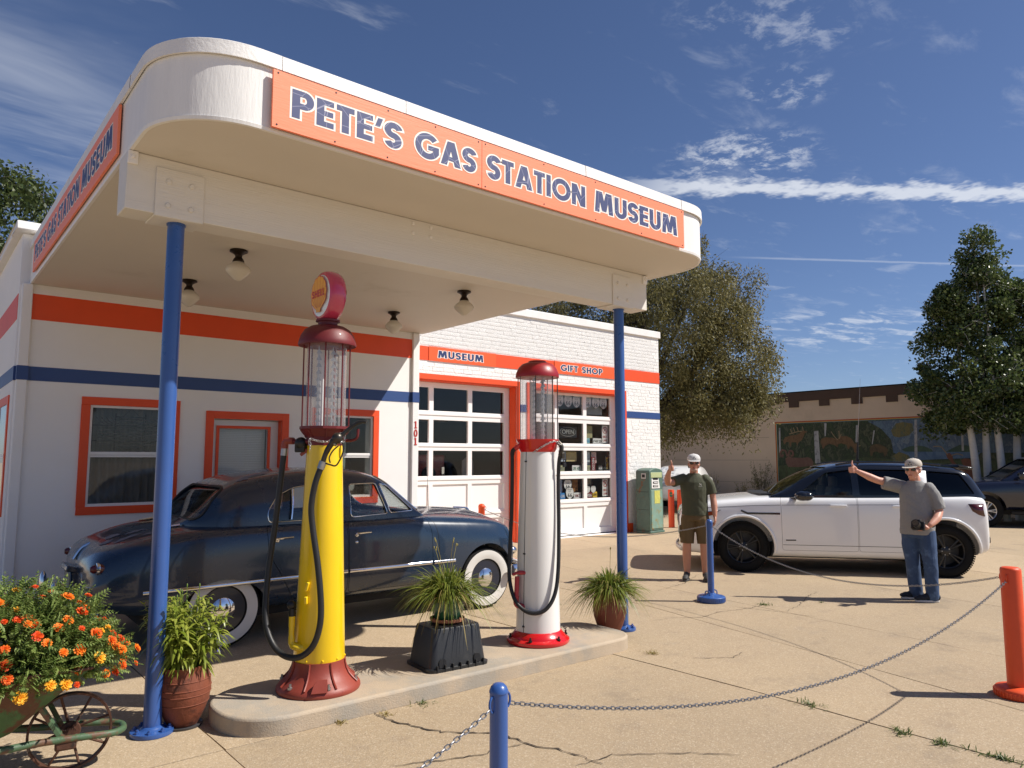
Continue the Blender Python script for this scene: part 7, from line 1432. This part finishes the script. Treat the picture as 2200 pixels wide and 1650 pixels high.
MSH = {'elk1': [(14.14, 2.32), (14.06, 2.44), (13.85, 2.5), (13.62, 2.52), (13.49, 2.57), (13.42, 2.64), (13.31, 2.66), (13.19, 2.62), (13.3, 2.57), (13.35, 2.45), (13.43, 2.32), (13.55, 2.25), (13.59, 2.14), (13.62, 2.17), (13.63, 2.26), (13.82, 2.26), (13.84, 2.11), (13.89, 2.12), (13.9, 2.27), (14.02, 2.28), (14.07, 2.19), (14.11, 2.22)],
 'elk2': [(12.74, 2.25), (12.7, 2.36), (12.54, 2.41), (12.29, 2.39), (12.12, 2.31), (12.11, 2.13), (12.15, 2.07), (12.26, 2.15), (12.42, 2.18), (12.59, 2.1), (12.63, 2.01), (12.67, 2.03), (12.7, 2.16)],
 'elk3': [(12.18, 2.23), (12.14, 2.35), (12.0, 2.43), (11.79, 2.43), (11.64, 2.34), (11.56, 2.18), (11.49, 2.18), (11.43, 2.12), (11.46, 2.01), (11.52, 1.87), (11.57, 1.88), (11.6, 2.01), (11.66, 2.08), (11.7, 2.1), (11.74, 2.0), (11.79, 2.0), (11.82, 2.14), (12.01, 2.2), (12.09, 2.17)],
 'ram': [(14.08, 1.68), (13.95, 1.76), (13.82, 1.72), (13.44, 1.7), (13.21, 1.73), (13.08, 1.67), (13.03, 1.55), (13.05, 1.43), (13.58, 1.38), (13.97, 1.38), (14.05, 1.53)],
 'bison': [(11.07, 1.98), (11.02, 2.09), (10.87, 2.15), (10.72, 2.14), (10.57, 2.06), (10.49, 1.97), (10.51, 1.86), (10.56, 1.75), (10.62, 1.76), (10.63, 1.88), (10.75, 1.86), (10.84, 1.91), (10.96, 1.88), (10.99, 1.76), (11.04, 1.76), (11.06, 1.88)],
 'hill1': [(10.06, 1.97), (9.84, 2.06), (9.6, 2.09), (9.39, 2.06), (9.19, 1.97), (9.13, 1.88), (9.54, 1.85), (9.96, 1.89)], 'hill2': [(8.79, 1.88), (8.59, 1.99), (8.39, 2.09), (8.2, 2.07), (8.04, 2.01), (7.89, 1.91), (7.83, 1.84), (8.27, 1.82), (8.63, 1.85)],
 'elk4': [(8.78, 1.81), (8.68, 1.85), (8.6, 1.77), (8.59, 1.63), (8.46, 1.42), (8.33, 1.35), (8.11, 1.32), (7.99, 1.28), (7.99, .97), (8.36, .96), (8.5, 1.31), (8.67, 1.61), (8.75, 1.7)], 'head4': [(8.38, 1.63), (8.28, 1.68), (8.16, 1.67), (8.05, 1.61), (8.0, 1.42), (8.05, 1.32), (8.24, 1.33), (8.33, 1.49)],
 'sky': [(11.09, 2.90), (9.55, 2.91), (3.3, 2.91), (3.3, 1.83), (10.32, 1.86), (10.37, 2.28), (10.65, 2.63), (10.91, 2.80)], 'lake': [(10.32, 1.9), (7.83, 1.87), (7.97, 1.7), (9.62, 1.63), (10.15, 1.74)], 'gold': [(10.36, 2.58), (10.2, 2.80), (9.98, 2.84), (9.7, 2.78), (9.67, 2.56), (9.82, 2.41), (10.12, 2.35), (10.3, 2.39)], 'gold2': [(10.37, 1.75), (10.14, 1.9), (9.86, 1.78), (9.76, 1.56), (10.34, 1.54)]}
depth = [.010]
def flat(P, m, nm, jit=0):
    depth[0] += .0006; g = G(); g.prism([(-p[0], p[1]) for p in P], (MX-depth[0], 0, 0), (0, -1, 0), (0, 0, 1), (-.0005, 0, 0)); return g.obj(nm, m, mu, ang=0)
flat([(14.38, .75), (3.2, .75), (3.2, 2.93), (14.38, 2.93)], FOREST, 'painted_forest'); flat([(14.38, .75), (3.2, .75), (3.2, 1.62), (9.9, 1.62), (11.2, 1.72), (12.9, 1.55), (14.38, 1.42)], MEADOW, 'painted_meadow')
flat(MSH['sky'], MSKY, 'painted_sky'); flat(MSH['gold'], GOLD, 'painted_autumn_tree'); flat(MSH['hill1'], HILL, 'painted_hill'); flat(MSH['hill2'], HILL, 'painted_hill'); flat(MSH['lake'], LAKE, 'painted_lake'); flat(MSH['gold2'], GOLD, 'painted_bush')
for nm, P in (('t', [(12.96, 2.64), (12.8, 2.64), (12.77, 1.52), (12.96, 1.52)]), ('t', [(9.63, 2.90), (9.56, 2.90), (9.6, 1.71), (9.69, 1.71)]), ('t', [(12.57, 2.9), (12.49, 2.89), (12.54, 2.45), (12.58, 2.45)]), ('t', [(11.48, 2.79), (11.41, 2.79), (11.48, 2.22), (11.52, 2.22)]), ('t', [(14.29, 2.79), (14.23, 2.79), (14.25, 1.89), (14.3, 1.89)]), ('t', [(10.91, 2.6), (10.87, 2.6), (10.96, 2.15), (10.99, 2.15)]), ('t', [(8.33, 2.44), (8.27, 2.44), (8.28, 1.91), (8.34, 1.91)])): flat(P, BIRCH, 'painted_birch')
for k, m_ in (('elk1', ELK), ('elk2', ELK), ('elk3', ELK), ('bison', BISON), ('ram', RAM), ('elk4', RUST4), ('head4', RUST4)): flat(MSH[k], m_, 'painted_animal')
for L_ in ([(13.4, 2.64), (13.57, 2.63), (13.78, 2.58), (13.89, 2.56)], [(13.53, 2.63), (13.58, 2.8)], [(13.66, 2.61), (13.72, 2.78)], [(13.35, 2.65), (13.37, 2.81)], [(13.77, 2.58), (13.84, 2.73)], [(12.12, 2.31), (12.24, 2.44), (12.34, 2.6)], [(12.08, 2.33), (12.06, 2.47), (12.07, 2.62)], [(12.06, 2.35), (11.99, 2.51)], [(11.48, 2.1), (11.42, 2.22)], [(11.46, 2.08), (11.36, 2.11)], [(8.73, 1.79), (8.82, 1.92), (8.91, 2.04), (9.12, 2.05)], [(8.63, 1.77), (8.47, 1.82), (8.31, 1.77)], [(14.0, 1.76), (14.06, 1.95), (14.2, 1.98), (14.26, 1.85), (14.21, 1.75), (14.15, 1.83)], [(13.95, 1.76), (13.9, 1.95), (13.79, 1.93), (13.77, 1.8), (13.86, 1.78)]):
    q = G(); wd = .035 if L_[0][0] > 13.9 and L_[0][1] < 2 or L_[0] == (13.95, 1.76) else .014; q.tube(spline([(MX-.022, a, b) for a, b in L_], 4), wd, 6, flat=.25, up=(0, 0, 1)); q.obj('painted_antler', RAM if wd > .02 else ANT, mu)
for nm, c_, a, b in (('red_border', srgb(176, 66, 34), 2.97, 3.0), ('yellow_border', srgb(196, 150, 60), 2.945, 2.97), ('blue_border', srgb(70, 130, 150), 2.93, 2.945)):
    m_ = mat(nm, c_, .7); d_ = 14.44-(3.0-b); q = G(); q.box(MX-.012, 3.2, a, MX-.002, d_, b); q.box(MX-.012, d_-(b-a), .75, MX-.002, d_, a); q.obj('painted_border', m_, mu)
# ------------------------------------------------------------------ trees
BARK = mat('dark_bark', (.055, .043, .034), .9, var=.25, vs=8, bump=.6, bs=20); ABARK = mat('aspen_bark', (.58, .57, .53), .75, var=.08, vs=4, bump=.2, bs=20, col2=(.05, .045, .04), c2t=(.66, .70), c2s=7, stretch=(1, 1, 3.2))
def cards(A, P, N, size, asp, r):
    """diamond leaves at points P"""
    n = len(P); d = unit(N+r.normal(0, .6, (n, 3))); s = unit(np.cross(d, r.normal(0, 1, (n, 3)))); L = size*r.uniform(.65, 1.3, n)[:, None]; W = L*asp
    V = np.stack([P-d*L*.5, P+s*W*.5+d*L*.05, P+d*L*.5, P-s*W*.5+d*L*.05], 1).reshape(-1, 3); i = np.arange(n)[:, None]*4; A.add(V, np.concatenate([i, i+1, i+2, i+3], 1))
def tree(name, label, base, trunks, clusters, leaf, m_leaf, m_bark, seed, per, crad, asp=.5, droop=0, twig=.012, group=None):
    """trunks: polylines with radii; clusters: cluster centres reached by limbs from the nearest trunk point"""
    r = np.random.default_rng(seed); t = thing(name, label, 'tree', base, 0, group, local=True); nodes = []
    for pts, rs in trunks:
        P = spline(pts, 6); rr_ = [float(np.interp(i/(len(P)-1), np.linspace(0, 1, len(rs)), rs)) for i in range(len(P))]; q = G(); q.tube(P, rr_, 10); q.obj('trunk', m_bark, t, ang=60); nodes += [(np.array(p), x) for p, x in zip(P, rr_)]
    NP = np.array([n[0] for n in nodes]); NR = np.array([n[1] for n in nodes]); limbs = G(); A = Acc(); order = sorted(range(len(clusters)), key=lambda i: np.min(np.linalg.norm(NP-clusters[i], axis=1)))
    NP = list(NP); NR = list(NR)
    for i in order:
        c = clusters[i]; D = np.linalg.norm(np.array(NP)-c, axis=1)+np.maximum(0, np.array(NP)[:, 2]-c[2]+.25)*(.6 if droop == 0 else .1); j = int(np.argmin(D)); p0 = NP[j]; r0 = max(twig*.6, min(NR[j]*.62, .05)); mid = (p0+c)/2+np.array([0, 0, .12*np.linalg.norm(c-p0)])+r.normal(0, .06, 3); pl = spline([tuple(p0), tuple(mid), tuple(c)], 4); limbs.tube(pl, [r0+(twig*.45-r0)*k/(len(pl)-1) for k in range(len(pl))], 5)
        for k, p in enumerate(pl[1:]): NP.append(np.array(p)); NR.append(r0+(twig*.45-r0)*(k+1)/(len(pl)-1))
        n = int(per*r.uniform(.25, 1.6)); cr = crad*r.uniform(.6, 1.35); v = unit(r.normal(0, 1, (n, 3))); P = c+v*(cr*r.uniform(.15, 1, (n, 1))**.6)*np.array([1, 1, .75])
        if droop: P[:, 2] -= droop*r.uniform(0, 1, n)**2*cr*1.6
        cards(A, P, v*.5+np.array([0, 0, -.6 if droop else .1]), leaf, asp, r)
        for _ in range(3): e = c+r.normal(0, cr*.55, 3); limbs.tube([tuple(c), tuple((c+e)/2+r.normal(0, .03, 3)), tuple(e)], [twig*.4, twig*.3, twig*.15], 4)
    limbs.obj('limbs', m_bark, t, ang=60, fix=False); tag(A.obj('crown', m_leaf, t, False), kind='stuff'); return t
def shell_pts(n, c, rad, r, lo=.35, zmin=-9, pw=.6, lump=.18):
    out = []
    while len(out) < n:
        v = unit(r.normal(0, 1, 3)); k = r.uniform(lo, 1)**pw*(1+lump*math.sin(v[0]*5+v[2]*4)+lump*.6*math.sin(v[1]*7+2)); p = np.array(c)+v*np.array(rad)*k
        if p[2] > zmin: out.append(p)
    return out
OLIVE = leafmat('olive_leaf', (.10, .095, .032), (.25, .22, .085), .3, .6); DKG = leafmat('aspen_leaf', (.04, .07, .02), (.13, .165, .055), .3, .35); ASHG = leafmat('ash_leaf', (.035, .06, .016), (.11, .14, .04), .3, .45)
r = np.random.default_rng(5)
# wide olive-green tree behind the garage (built around its own trunk; x towards +X, y towards +Y)
rt = np.array([.769, -.639, 0]); fw = np.array([.639, .769, 0])
def rel(u, v, z): p = rt*u+fw*v; return (p[0], p[1], z)
cl = [np.array(rel(u, v, z)) for u, v, z in shell_pts(290, (1.15, 0, 5.65), (3.1, 2.6, 3.45), r, .25, 2.3)]+[np.array(rel(u, v, z)) for u, v, z in shell_pts(120, (-2.2, 1.0, 5.5), (2.9, 2.2, 1.9), r, .25, 3.0)]+[np.array(rel(u, v, z)) for u, v, z in shell_pts(46, (2.2, -.3, 3.5), (1.7, 1.4, 1.0), r, .3, 2.5)]
tree('willow_tree', 'wide olive green tree with drooping twigs behind the garage', (17.5, 14.9, 0), [([(0, 0, 0), (.05, 0, 1.5), rel(.15, 0, 2.8)], [.28, .22, .19]), ([rel(.15, 0, 2.7), rel(.35, 0, 4.2), rel(.2, .1, 6.0), rel(.5, .1, 7.4)], [.16, .12, .07, .03]), ([rel(.15, 0, 2.7), rel(1.2, -.2, 3.9), rel(2.4, -.3, 5.2), rel(3.0, -.3, 6.2)], [.15, .11, .06, .025]), ([rel(.15, 0, 2.7), rel(-.9, .2, 3.9), rel(-2.2, .5, 4.9), rel(-3.2, .8, 5.6)], [.14, .10, .05, .02]), ([rel(.3, 0, 3.8), rel(1.1, .4, 5.3), rel(1.8, .5, 6.9)], [.1, .06, .025]), ([rel(1.2, -.2, 3.9), rel(2.5, -.6, 4.1), rel(3.6, -.8, 4.0)], [.08, .05, .02])], cl, .105, OLIVE, BARK, 2, 330, .46, .36, .9)
# aspens by the mural
ar = np.random.default_rng(9); asp = []
for (u, h, rx, n) in ((0, 7.9, 1.3, 90), (.9, 6.6, 1.3, 75), (-.85, 6.4, 1.25, 75), (1.9, 7.0, 1.3, 70)):
    for _ in range(n):
        t_ = ar.uniform(0, 1); z = 2.6+(h-2.6)*t_; w_ = rx*(1-t_)**.55*(.55+.45*min(1, t_*5)); a = ar.uniform(0, 6.28); q_ = w_*ar.uniform(.3, 1)**.6; asp.append(np.array(rel(u+q_*math.cos(a), q_*math.sin(a)*.9, z)))
for _ in range(60): asp.append(np.array(rel(ar.uniform(-1.6, 2.6), ar.uniform(-.8, .8), ar.uniform(2.35, 3.6))))
for (u, lean, h, lb) in (): pass
tr_ = []
for u, v, tx, h in ((-.35, 0, -.75, 5.6), (-.05, .1, 0, 7.6), (.25, -.1, .05, 6.8), (.75, .1, .95, 6.2), (1.5, 0, 1.9, 6.6)): tr_.append(([rel(u, v, 0), rel(u+(tx-u)*.2, v, 1.6), rel(u+(tx-u)*.6, v, 3.4), rel(tx, v, h)], [.105, .095, .065, .012]))
tree('aspen_tree', 'tall aspen clump with white trunks in front of the mural', (22.9, 7.1, 0), tr_, asp, .085, DKG, ABARK, 4, 230, .38, .8, 0)
# leafy tree behind the office at the left
lr = np.random.default_rng(12)
lc = [np.array(p) for p in shell_pts(150, (.1, 0, 6.2), (2.3, 2.2, 2.7), lr, .3, 3.0)]
tree('ash_tree', 'leafy green tree rising behind the office at the left edge', (1.35, 20.5, 0), [([(0, 0, 0), (-.1, 0, 2), (-.4, 0, 4.2), (-.5, 0, 7.4)], [.25, .2, .14, .04]), ([(-.3, 0, 3.4), (.5, 0, 5.0), (1.0, 0, 6.6)], [.1, .07, .025])], lc, .14, ASHG, BARK, 6, 150, .48, .42, .5)
# dry weeds and shrubs along the mural wall
for i, (y, h, lb) in enumerate(((16.9, 1.1, 'spindly dry weed against the tan wall behind the man in green'), (14.75, 1.5, 'pale leafy shrub at the left edge of the mural'), (15.6, .8, 'low dry weed on the tan wall left of the mural'))):
    rr_ = np.random.default_rng(40+i); t = thing('wall_weed', lb, 'shrub', (MX-.5, y, 0), 0, 'weeds along the tan wall', local=True); st_ = G(); A = Acc()
    for k in range(26):
        a = rr_.uniform(0, 6.28); hh = h*rr_.uniform(.5, 1.1); e = np.array([.35*h*math.cos(a)*rr_.uniform(.3, 1), .35*h*math.sin(a)*rr_.uniform(.3, 1), hh]); st_.tube(spline([(0, 0, 0), tuple(e*.5+np.array([0, 0, .1])), tuple(e)], 3), [.008]*4+[.004]*3, 4); n = 26 if i == 1 else 9; P = e*rr_.uniform(.45, 1, (n, 1))+rr_.normal(0, .05, (n, 3)); cards(A, P, np.tile([0, 0, 1.], (n, 1)), .07, .35, rr_)
    st_.obj('stems', mat('dry_stem', (.20, .16, .10), .9), t, fix=False); tag(A.obj('leaves', DRYL if i != 1 else OLIVE, t), kind='stuff')
# ------------------------------------------------------------------ things behind the garage door panes
NB = mat('print_black', (.02, .02, .02), .5); NW = mat('sign_white', (.62, .61, .59), .45)
SHY = DY+.075
def shield_poly(w_, h_): return [(x*w_, y*h_) for x, y in ((-.5, .10), (-.44, .30), (-.36, .42), (-.22, .46), (-.10, .43), (0, .50), (.10, .43), (.22, .46), (.36, .42), (.44, .30), (.5, .10), (.46, -.10), (.40, -.24), (.22, -.40), (0, -.50), (-.22, -.40), (-.40, -.24), (-.46, -.10))]
def shield(label, x, z, w_=.26, h_=.27, top='', y=SHY, num='66'):
    t = thing('route_sign', label, 'sign', (x, y, z-h_/2), 0, 'highway shields in the gift shop door'); q = G(); q.prism(inset(shield_poly(w_, h_), -.006), (x, y, z), (1,0,0), (0,0,1), (0, .002, 0)); q.obj('rim', NB, t, ang=0); q = G(); q.prism(shield_poly(w_, h_), (x, y-.001, z), (1,0,0), (0,0,1), (0, .0008, 0)); q.obj('plate', NW, t, ang=0)
    if num: text_row(num, (x, y-.0022, z-h_*.33), (1,0,0), (0,0,1), -w_*.27, w_*.27, h_*.36, NB, t, .02, name='digit', ext=.0005)
    if num: text_row('US', (x, y-.0022, z+h_*.12), (1,0,0), (0,0,1), -w_*.14, w_*.14, h_*.12, NB, t, .01, name='letter', ext=.0005, gap=.6)
    if top: text_row(top, (x, y-.0022, z+h_*.29), (1,0,0), (0,0,1), -w_*.32, w_*.32, h_*.09, NB, t, 0, name='letter', ext=.0005)
for i, (x, tp, o_) in enumerate(((11.05, 'MISSOURI', 'first'), (11.31, 'TEXAS', 'second'), (11.57, 'ILLINOIS', 'third'), (11.92, 'KANSAS', 'fourth'), (12.19, 'ARIZONA', 'fifth'), (12.44, 'CALIFORNIA', 'sixth'))): shield('grey 66 highway shield in the top panes, %s from the left' % o_, x, 2.945, .25, .27, tp)
shield('white 66 highway shield above another in the bottom middle pane', 11.28, 1.10, .235, .235, '')
shield('white 66 highway shield lettered ARIZONA at the bottom of the middle pane', 11.32, .915, .235, .25, 'ARIZONA', SHY-.02)
shield('small white ROUTE shield at the bottom right, the left one', 11.90, .98, .16, .16, 'ROUTE', SHY, ''); shield('small white ROUTE shield at the bottom right, the right one', 12.08, .98, .16, .16, 'ROUTE', SHY, '')
def board(name, label, x, z, w_, h_, bg, rows=(), cat='plate', y=SHY, rim=None, rot=False, grp=None):
    t = thing(name, label, cat, (x, y, z-h_/2), 0, grp); q = G(); q.box(x-w_/2, y, z-h_/2, x+w_/2, y+.002, z+h_/2); q.obj('plate', bg, t, bevel=.0)
    if rim: q = G(); q.box(x-w_/2+.006, y-.001, z-h_/2+.006, x+w_/2-.006, y-.0002, z+h_/2-.006); q.obj('face', rim, t)
    for txt, dz, hh, m_, ww in rows:
        if rot: text_row(txt, (x-hh/2, y-.003, z), (0,0,-1), (1,0,0), -ww/2, ww/2, hh, m_, t, .02, name='letter', ext=.0005)
        else: text_row(txt, (x, y-.003, z+dz), (1,0,0), (0,0,1), -ww/2, ww/2, hh, m_, t, .02, name='letter', ext=.0005)
    return t
def bike_sign(label, x, z):
    t = board('parking_sign', label, x, z, .20, .41, NB, [('BIKE', -.085, .05, mat('sign_red', srgb(150, 40, 36), .5), .13), ('LANE', -.165, .05, mat('sign_red', srgb(150, 40, 36), .5), .13)], 'sign', SHY-.01, NW); y = SHY-.014
    q = G(); q.lathe([(.062, 0), (.078, 0)], 28, (x, y, z+.09), Matrix(((1, 0, 0), (0, 0, 1), (0, -1, 0))), caps=False); q.prism([(-.055, .045), (-.045, .055), (.055, -.045), (.045, -.055)], (x, y-.0008, z+.09), (1,0,0), (0,0,1), (0, -.0004, 0)); q.obj('prohibition_ring', mat('sign_red', srgb(150, 40, 36), .5), t, ang=0); text_row('P', (x, y+.001, z+.053), (1,0,0), (0,0,1), -.03, .03, .075, NB, t, .02, name='letter', ext=.0005)
bike_sign('white no parking BIKE LANE sign in the right pane of the second row', 12.47, 2.235); bike_sign('white no parking BIKE LANE sign in the bottom right pane', 12.46, 1.02)
PG = mat('plate_green', srgb(60, 110, 80), .5); PTN = mat('plate_tan', srgb(150, 150, 118), .5); PTL = mat('plate_teal', srgb(130, 176, 176), .5); PMR = mat('plate_maroon', srgb(110, 30, 36), .5); PYL = mat('plate_yellow', srgb(214, 178, 60), .5); PBL = mat('plate_blue', srgb(50, 120, 180), .5); PBK = mat('plate_black', (.02, .02, .02), .5); DG = mat('ink_grey', (.12, .13, .12), .5)
GP = 'licence plates in the gift shop door'
for (lb, x, z, w_, h_, bg, txt, fg) in (('teal licence plate in the right pane of the second row', 11.90, 2.075, .16, .12, PTL, 'PRG', PBL), ('white licence plate P48 in the right pane of the second row', 12.17, 2.075, .17, .12, NW, 'P48', DG), ('white licence plate 259 in the right pane of the second row', 12.34, 2.072, .16, .12, NW, '259', NB), ('grey licence plate 183 under the upper BIKE LANE sign', 12.50, 2.07, .14, .115, DG, '183', NW), ('tan licence plate in the middle pane of the third row', 11.06, 1.46, .25, .13, PTN, 'IN 455', DG), ('green and white licence plate in the middle pane of the third row', 11.55, 1.46, .26, .13, NW, 'LFR 420', PG), ('pale licence plate at the left of the right pane, third row', 11.90, 1.46, .17, .13, PTN, 'VB 9', DG), ('dark licence plate 606 in the right pane of the third row', 12.32, 1.46, .14, .12, PBK, '606', NW), ('blue topped licence plate in the bottom middle pane', 11.08, .865, .24, .13, PBL, '8D 590', NW), ('white licence plate in the bottom middle pane', 11.57, .86, .22, .13, NW, '20K2', PMR), ('maroon licence plate in the bottom right pane', 11.93, .86, .22, .13, PMR, '1M36', NW), ('yellow licence plate in the bottom right pane', 12.13, .865, .14, .13, PYL, 'APW', NB)): board('licence_plate', lb, x, z, w_, h_, bg, [(txt, -h_*.28, h_*.5, fg, w_*.82)], 'plate', SHY, None, False, GP)
board('licence_plate', 'maroon plate hung upright in the third row right pane', 12.08, 1.55, .13, .31, PMR, [('NECO12', 0, .07, NW, .26)], 'plate', SHY-.01, None, True, GP); board('licence_plate', 'black and yellow plate hung upright at the right of the third row', 12.53, 1.56, .12, .32, PBK, [('KATKS6', 0, .065, PYL, .26)], 'plate', SHY-.01, None, True, GP)
for (lb, x, z, w_, h_, c_) in (('pale blue panel in the middle pane of the third row', 11.15, 1.72, .26, .22, srgb(176, 188, 200)), ('tan panel in the middle pane of the third row', 11.46, 1.72, .32, .22, srgb(176, 160, 116)), ('pale blue panel in the right pane of the third row', 11.93, 1.66, .22, .34, srgb(182, 194, 200)), ('pinkish poster in the right pane of the third row', 12.17, 1.70, .17, .26, srgb(206, 176, 172)), ('olive panel in the right pane of the second row', 11.98, 2.28, .30, .28, srgb(150, 146, 108)), ('pale blue panel in the bottom middle pane', 11.04, 1.06, .26, .30, srgb(170, 184, 204)), ('brown wooden panel in the bottom middle pane', 11.56, 1.08, .18, .28, srgb(128, 84, 42)), ('large pale sheet hanging behind the shields in the top right pane', 12.20, 2.78, .52, .22, srgb(150, 152, 150)), ('dim grey panel in the bottom right pane', 11.95, 1.15, .26, .14, srgb(110, 104, 92))): board('display_board', lb, x, z, w_, h_, mat('panel_'+str(int(x*100))+str(int(z*100)), c_, .6, var=.05, vs=8), (), 'panel', SHY+.06)
NEON = mat('unlit_neon_tube', (.40, .40, .38), .25, coat=.5)
t = thing('neon_sign', 'unlit neon OPEN sign on a black board in the gift shop door', 'sign', (11.30, SHY, 2.13)); q = G(); q.box(11.02, SHY+.02, 2.13, 11.60, SHY+.03, 2.38); q.obj('backboard', BLACKM, t); text_row('OPEN', (11.31, SHY+.012, 2.215), (1,0,0), (0,0,1), -.18, .18, .10, NEON, t, -.012, name='letter', ext=.002); q = G(); q.tube([(11.31+.24*math.cos(a), SHY+.012, 2.262+.10*math.sin(a)) for a in np.linspace(0, 6.283, 33)[:-1]], .004, 6, closed=True); q.obj('oval_tube', NEON, t)
t = thing('neon_sign', 'unlit neon flag hanging in the left office window', 'sign', (2.02, OY+.1, 1.76)); fy = OY+.10
NDK = mat('dark_neon_tube', (.05, .035, .032), .3, coat=.4)
for k in range(9):
    z = 1.83+.038*k; x0_ = 1.72 if k < 5 else 1.93; q = G(); q.tube(spline([(x0_+(2.40-x0_)*i/10, fy+.004*(k % 3), z+.014*math.sin(i*.75+.3)) for i in range(11)], 3), .006, 6); q.obj('stripe_tube', NDK, t)
for k in range(4): q = G(); q.tube(spline([(1.70+.05*k, fy, 2.14), (1.73+.05*k, fy, 2.10), (1.78+.05*k, fy, 2.07)], 3), .0055, 6); q.obj('star_tube', NDK, t)
q = G(); q.tube([(1.90, fy+.02, 1.76), (1.90, fy+.02, 2.19)], .006, 6); q.tube([(2.22, fy+.02, 1.76), (2.22, fy+.02, 2.19)], .006, 6); q.tube([(1.90, fy+.02, 2.15), (2.22, fy+.02, 2.15)], .006, 6); q.tube([(1.64, fy+.02, 2.05), (2.44, fy+.02, 2.05)], .005, 6); q.tube([(1.64, fy+.02, 1.87), (2.44, fy+.02, 1.87)], .005, 6); q.obj('support_frame', BLACKM, t); q = G(); q.tube([(1.97, fy, 2.15), (2.06, fy, 2.25), (2.16, fy, 2.15)], .002, 5); q.obj('hanging_wire', BLACKM, t); q = G(); q.obox((2.05, fy+.02, 1.795), (.22, .03, .03)); q.obj('transformer', BLACKM, t)
# dim things inside the left bay
t = thing('drinks_cooler', 'dark red drinks cooler inside the left garage bay', 'cooler', (8.25, 12.9, .03)); q = G(); q.box(7.8, 12.5, .03, 8.6, 13.2, 1.75); q.obj('cabinet', mat('cooler_red', srgb(120, 16, 20), .35, coat=.4), t, bevel=.04); q = G(); q.lathe([(0, 0), (.17, 0), (.17, .01), (0, .012)], 28, (8.2, 12.49, 1.35), Matrix(((1, 0, 0), (0, 0, 1), (0, -1, 0)))); q.obj('round_badge', BLACKM, t); q = G(); q.box(8.5, 12.47, .6, 8.56, 12.5, 1.5); q.obj('handle', CHROME, t)
t = thing('hanging_coat', 'pale cloth hanging inside the right panes of the left bay', 'cloth', (9.1, 12.4, 1.2)); q = G(); eloft(q, [(9.1, 12.4, 1.18, .13, .04), (9.1, 12.4, 1.4, .15, .05), (9.1, 12.4, 1.62, .14, .05), (9.1, 12.4, 1.70, .05, .03)]); q.obj('cloth', mat('pale_cloth', (.34, .32, .30), .9), t, ang=60)
t = thing('display_shelf', 'shelf with small boxes inside the left garage bay', 'shelf', (8.4, 13.9, 2.5)); q = G(); q.box(7.2, 13.7, 2.50, 9.5, 14.0, 2.53); q.obj('board', mat('shelf_wood', (.25, .2, .15), .7), t)
for i, (x, h_) in enumerate(((7.5, .12), (8.0, .16), (8.35, .1), (8.9, .17), (9.15, .13))): q = G(); q.box(x, 13.75, 2.531, x+.16, 13.9, 2.53+h_); q.obj('bracketed_tin', mat('tin_%d' % (i % 3), ((.5, .48, .44), (.3, .1, .08), (.4, .36, .2))[i % 3], .5), t)
t = thing('wall_poster', 'framed sign on the back wall of the left garage bay', 'poster', (8.1, 15.85, 1.9)); q = G(); q.box(7.6, 15.86, 1.85, 8.9, 15.89, 2.45); q.obj('frame', BLACKM, t); q = G(); q.box(7.66, 15.853, 1.91, 8.84, 15.861, 2.39); q.obj('sheet', mat('poster_grey', (.34, .33, .31), .7, var=.2, vs=6), t)
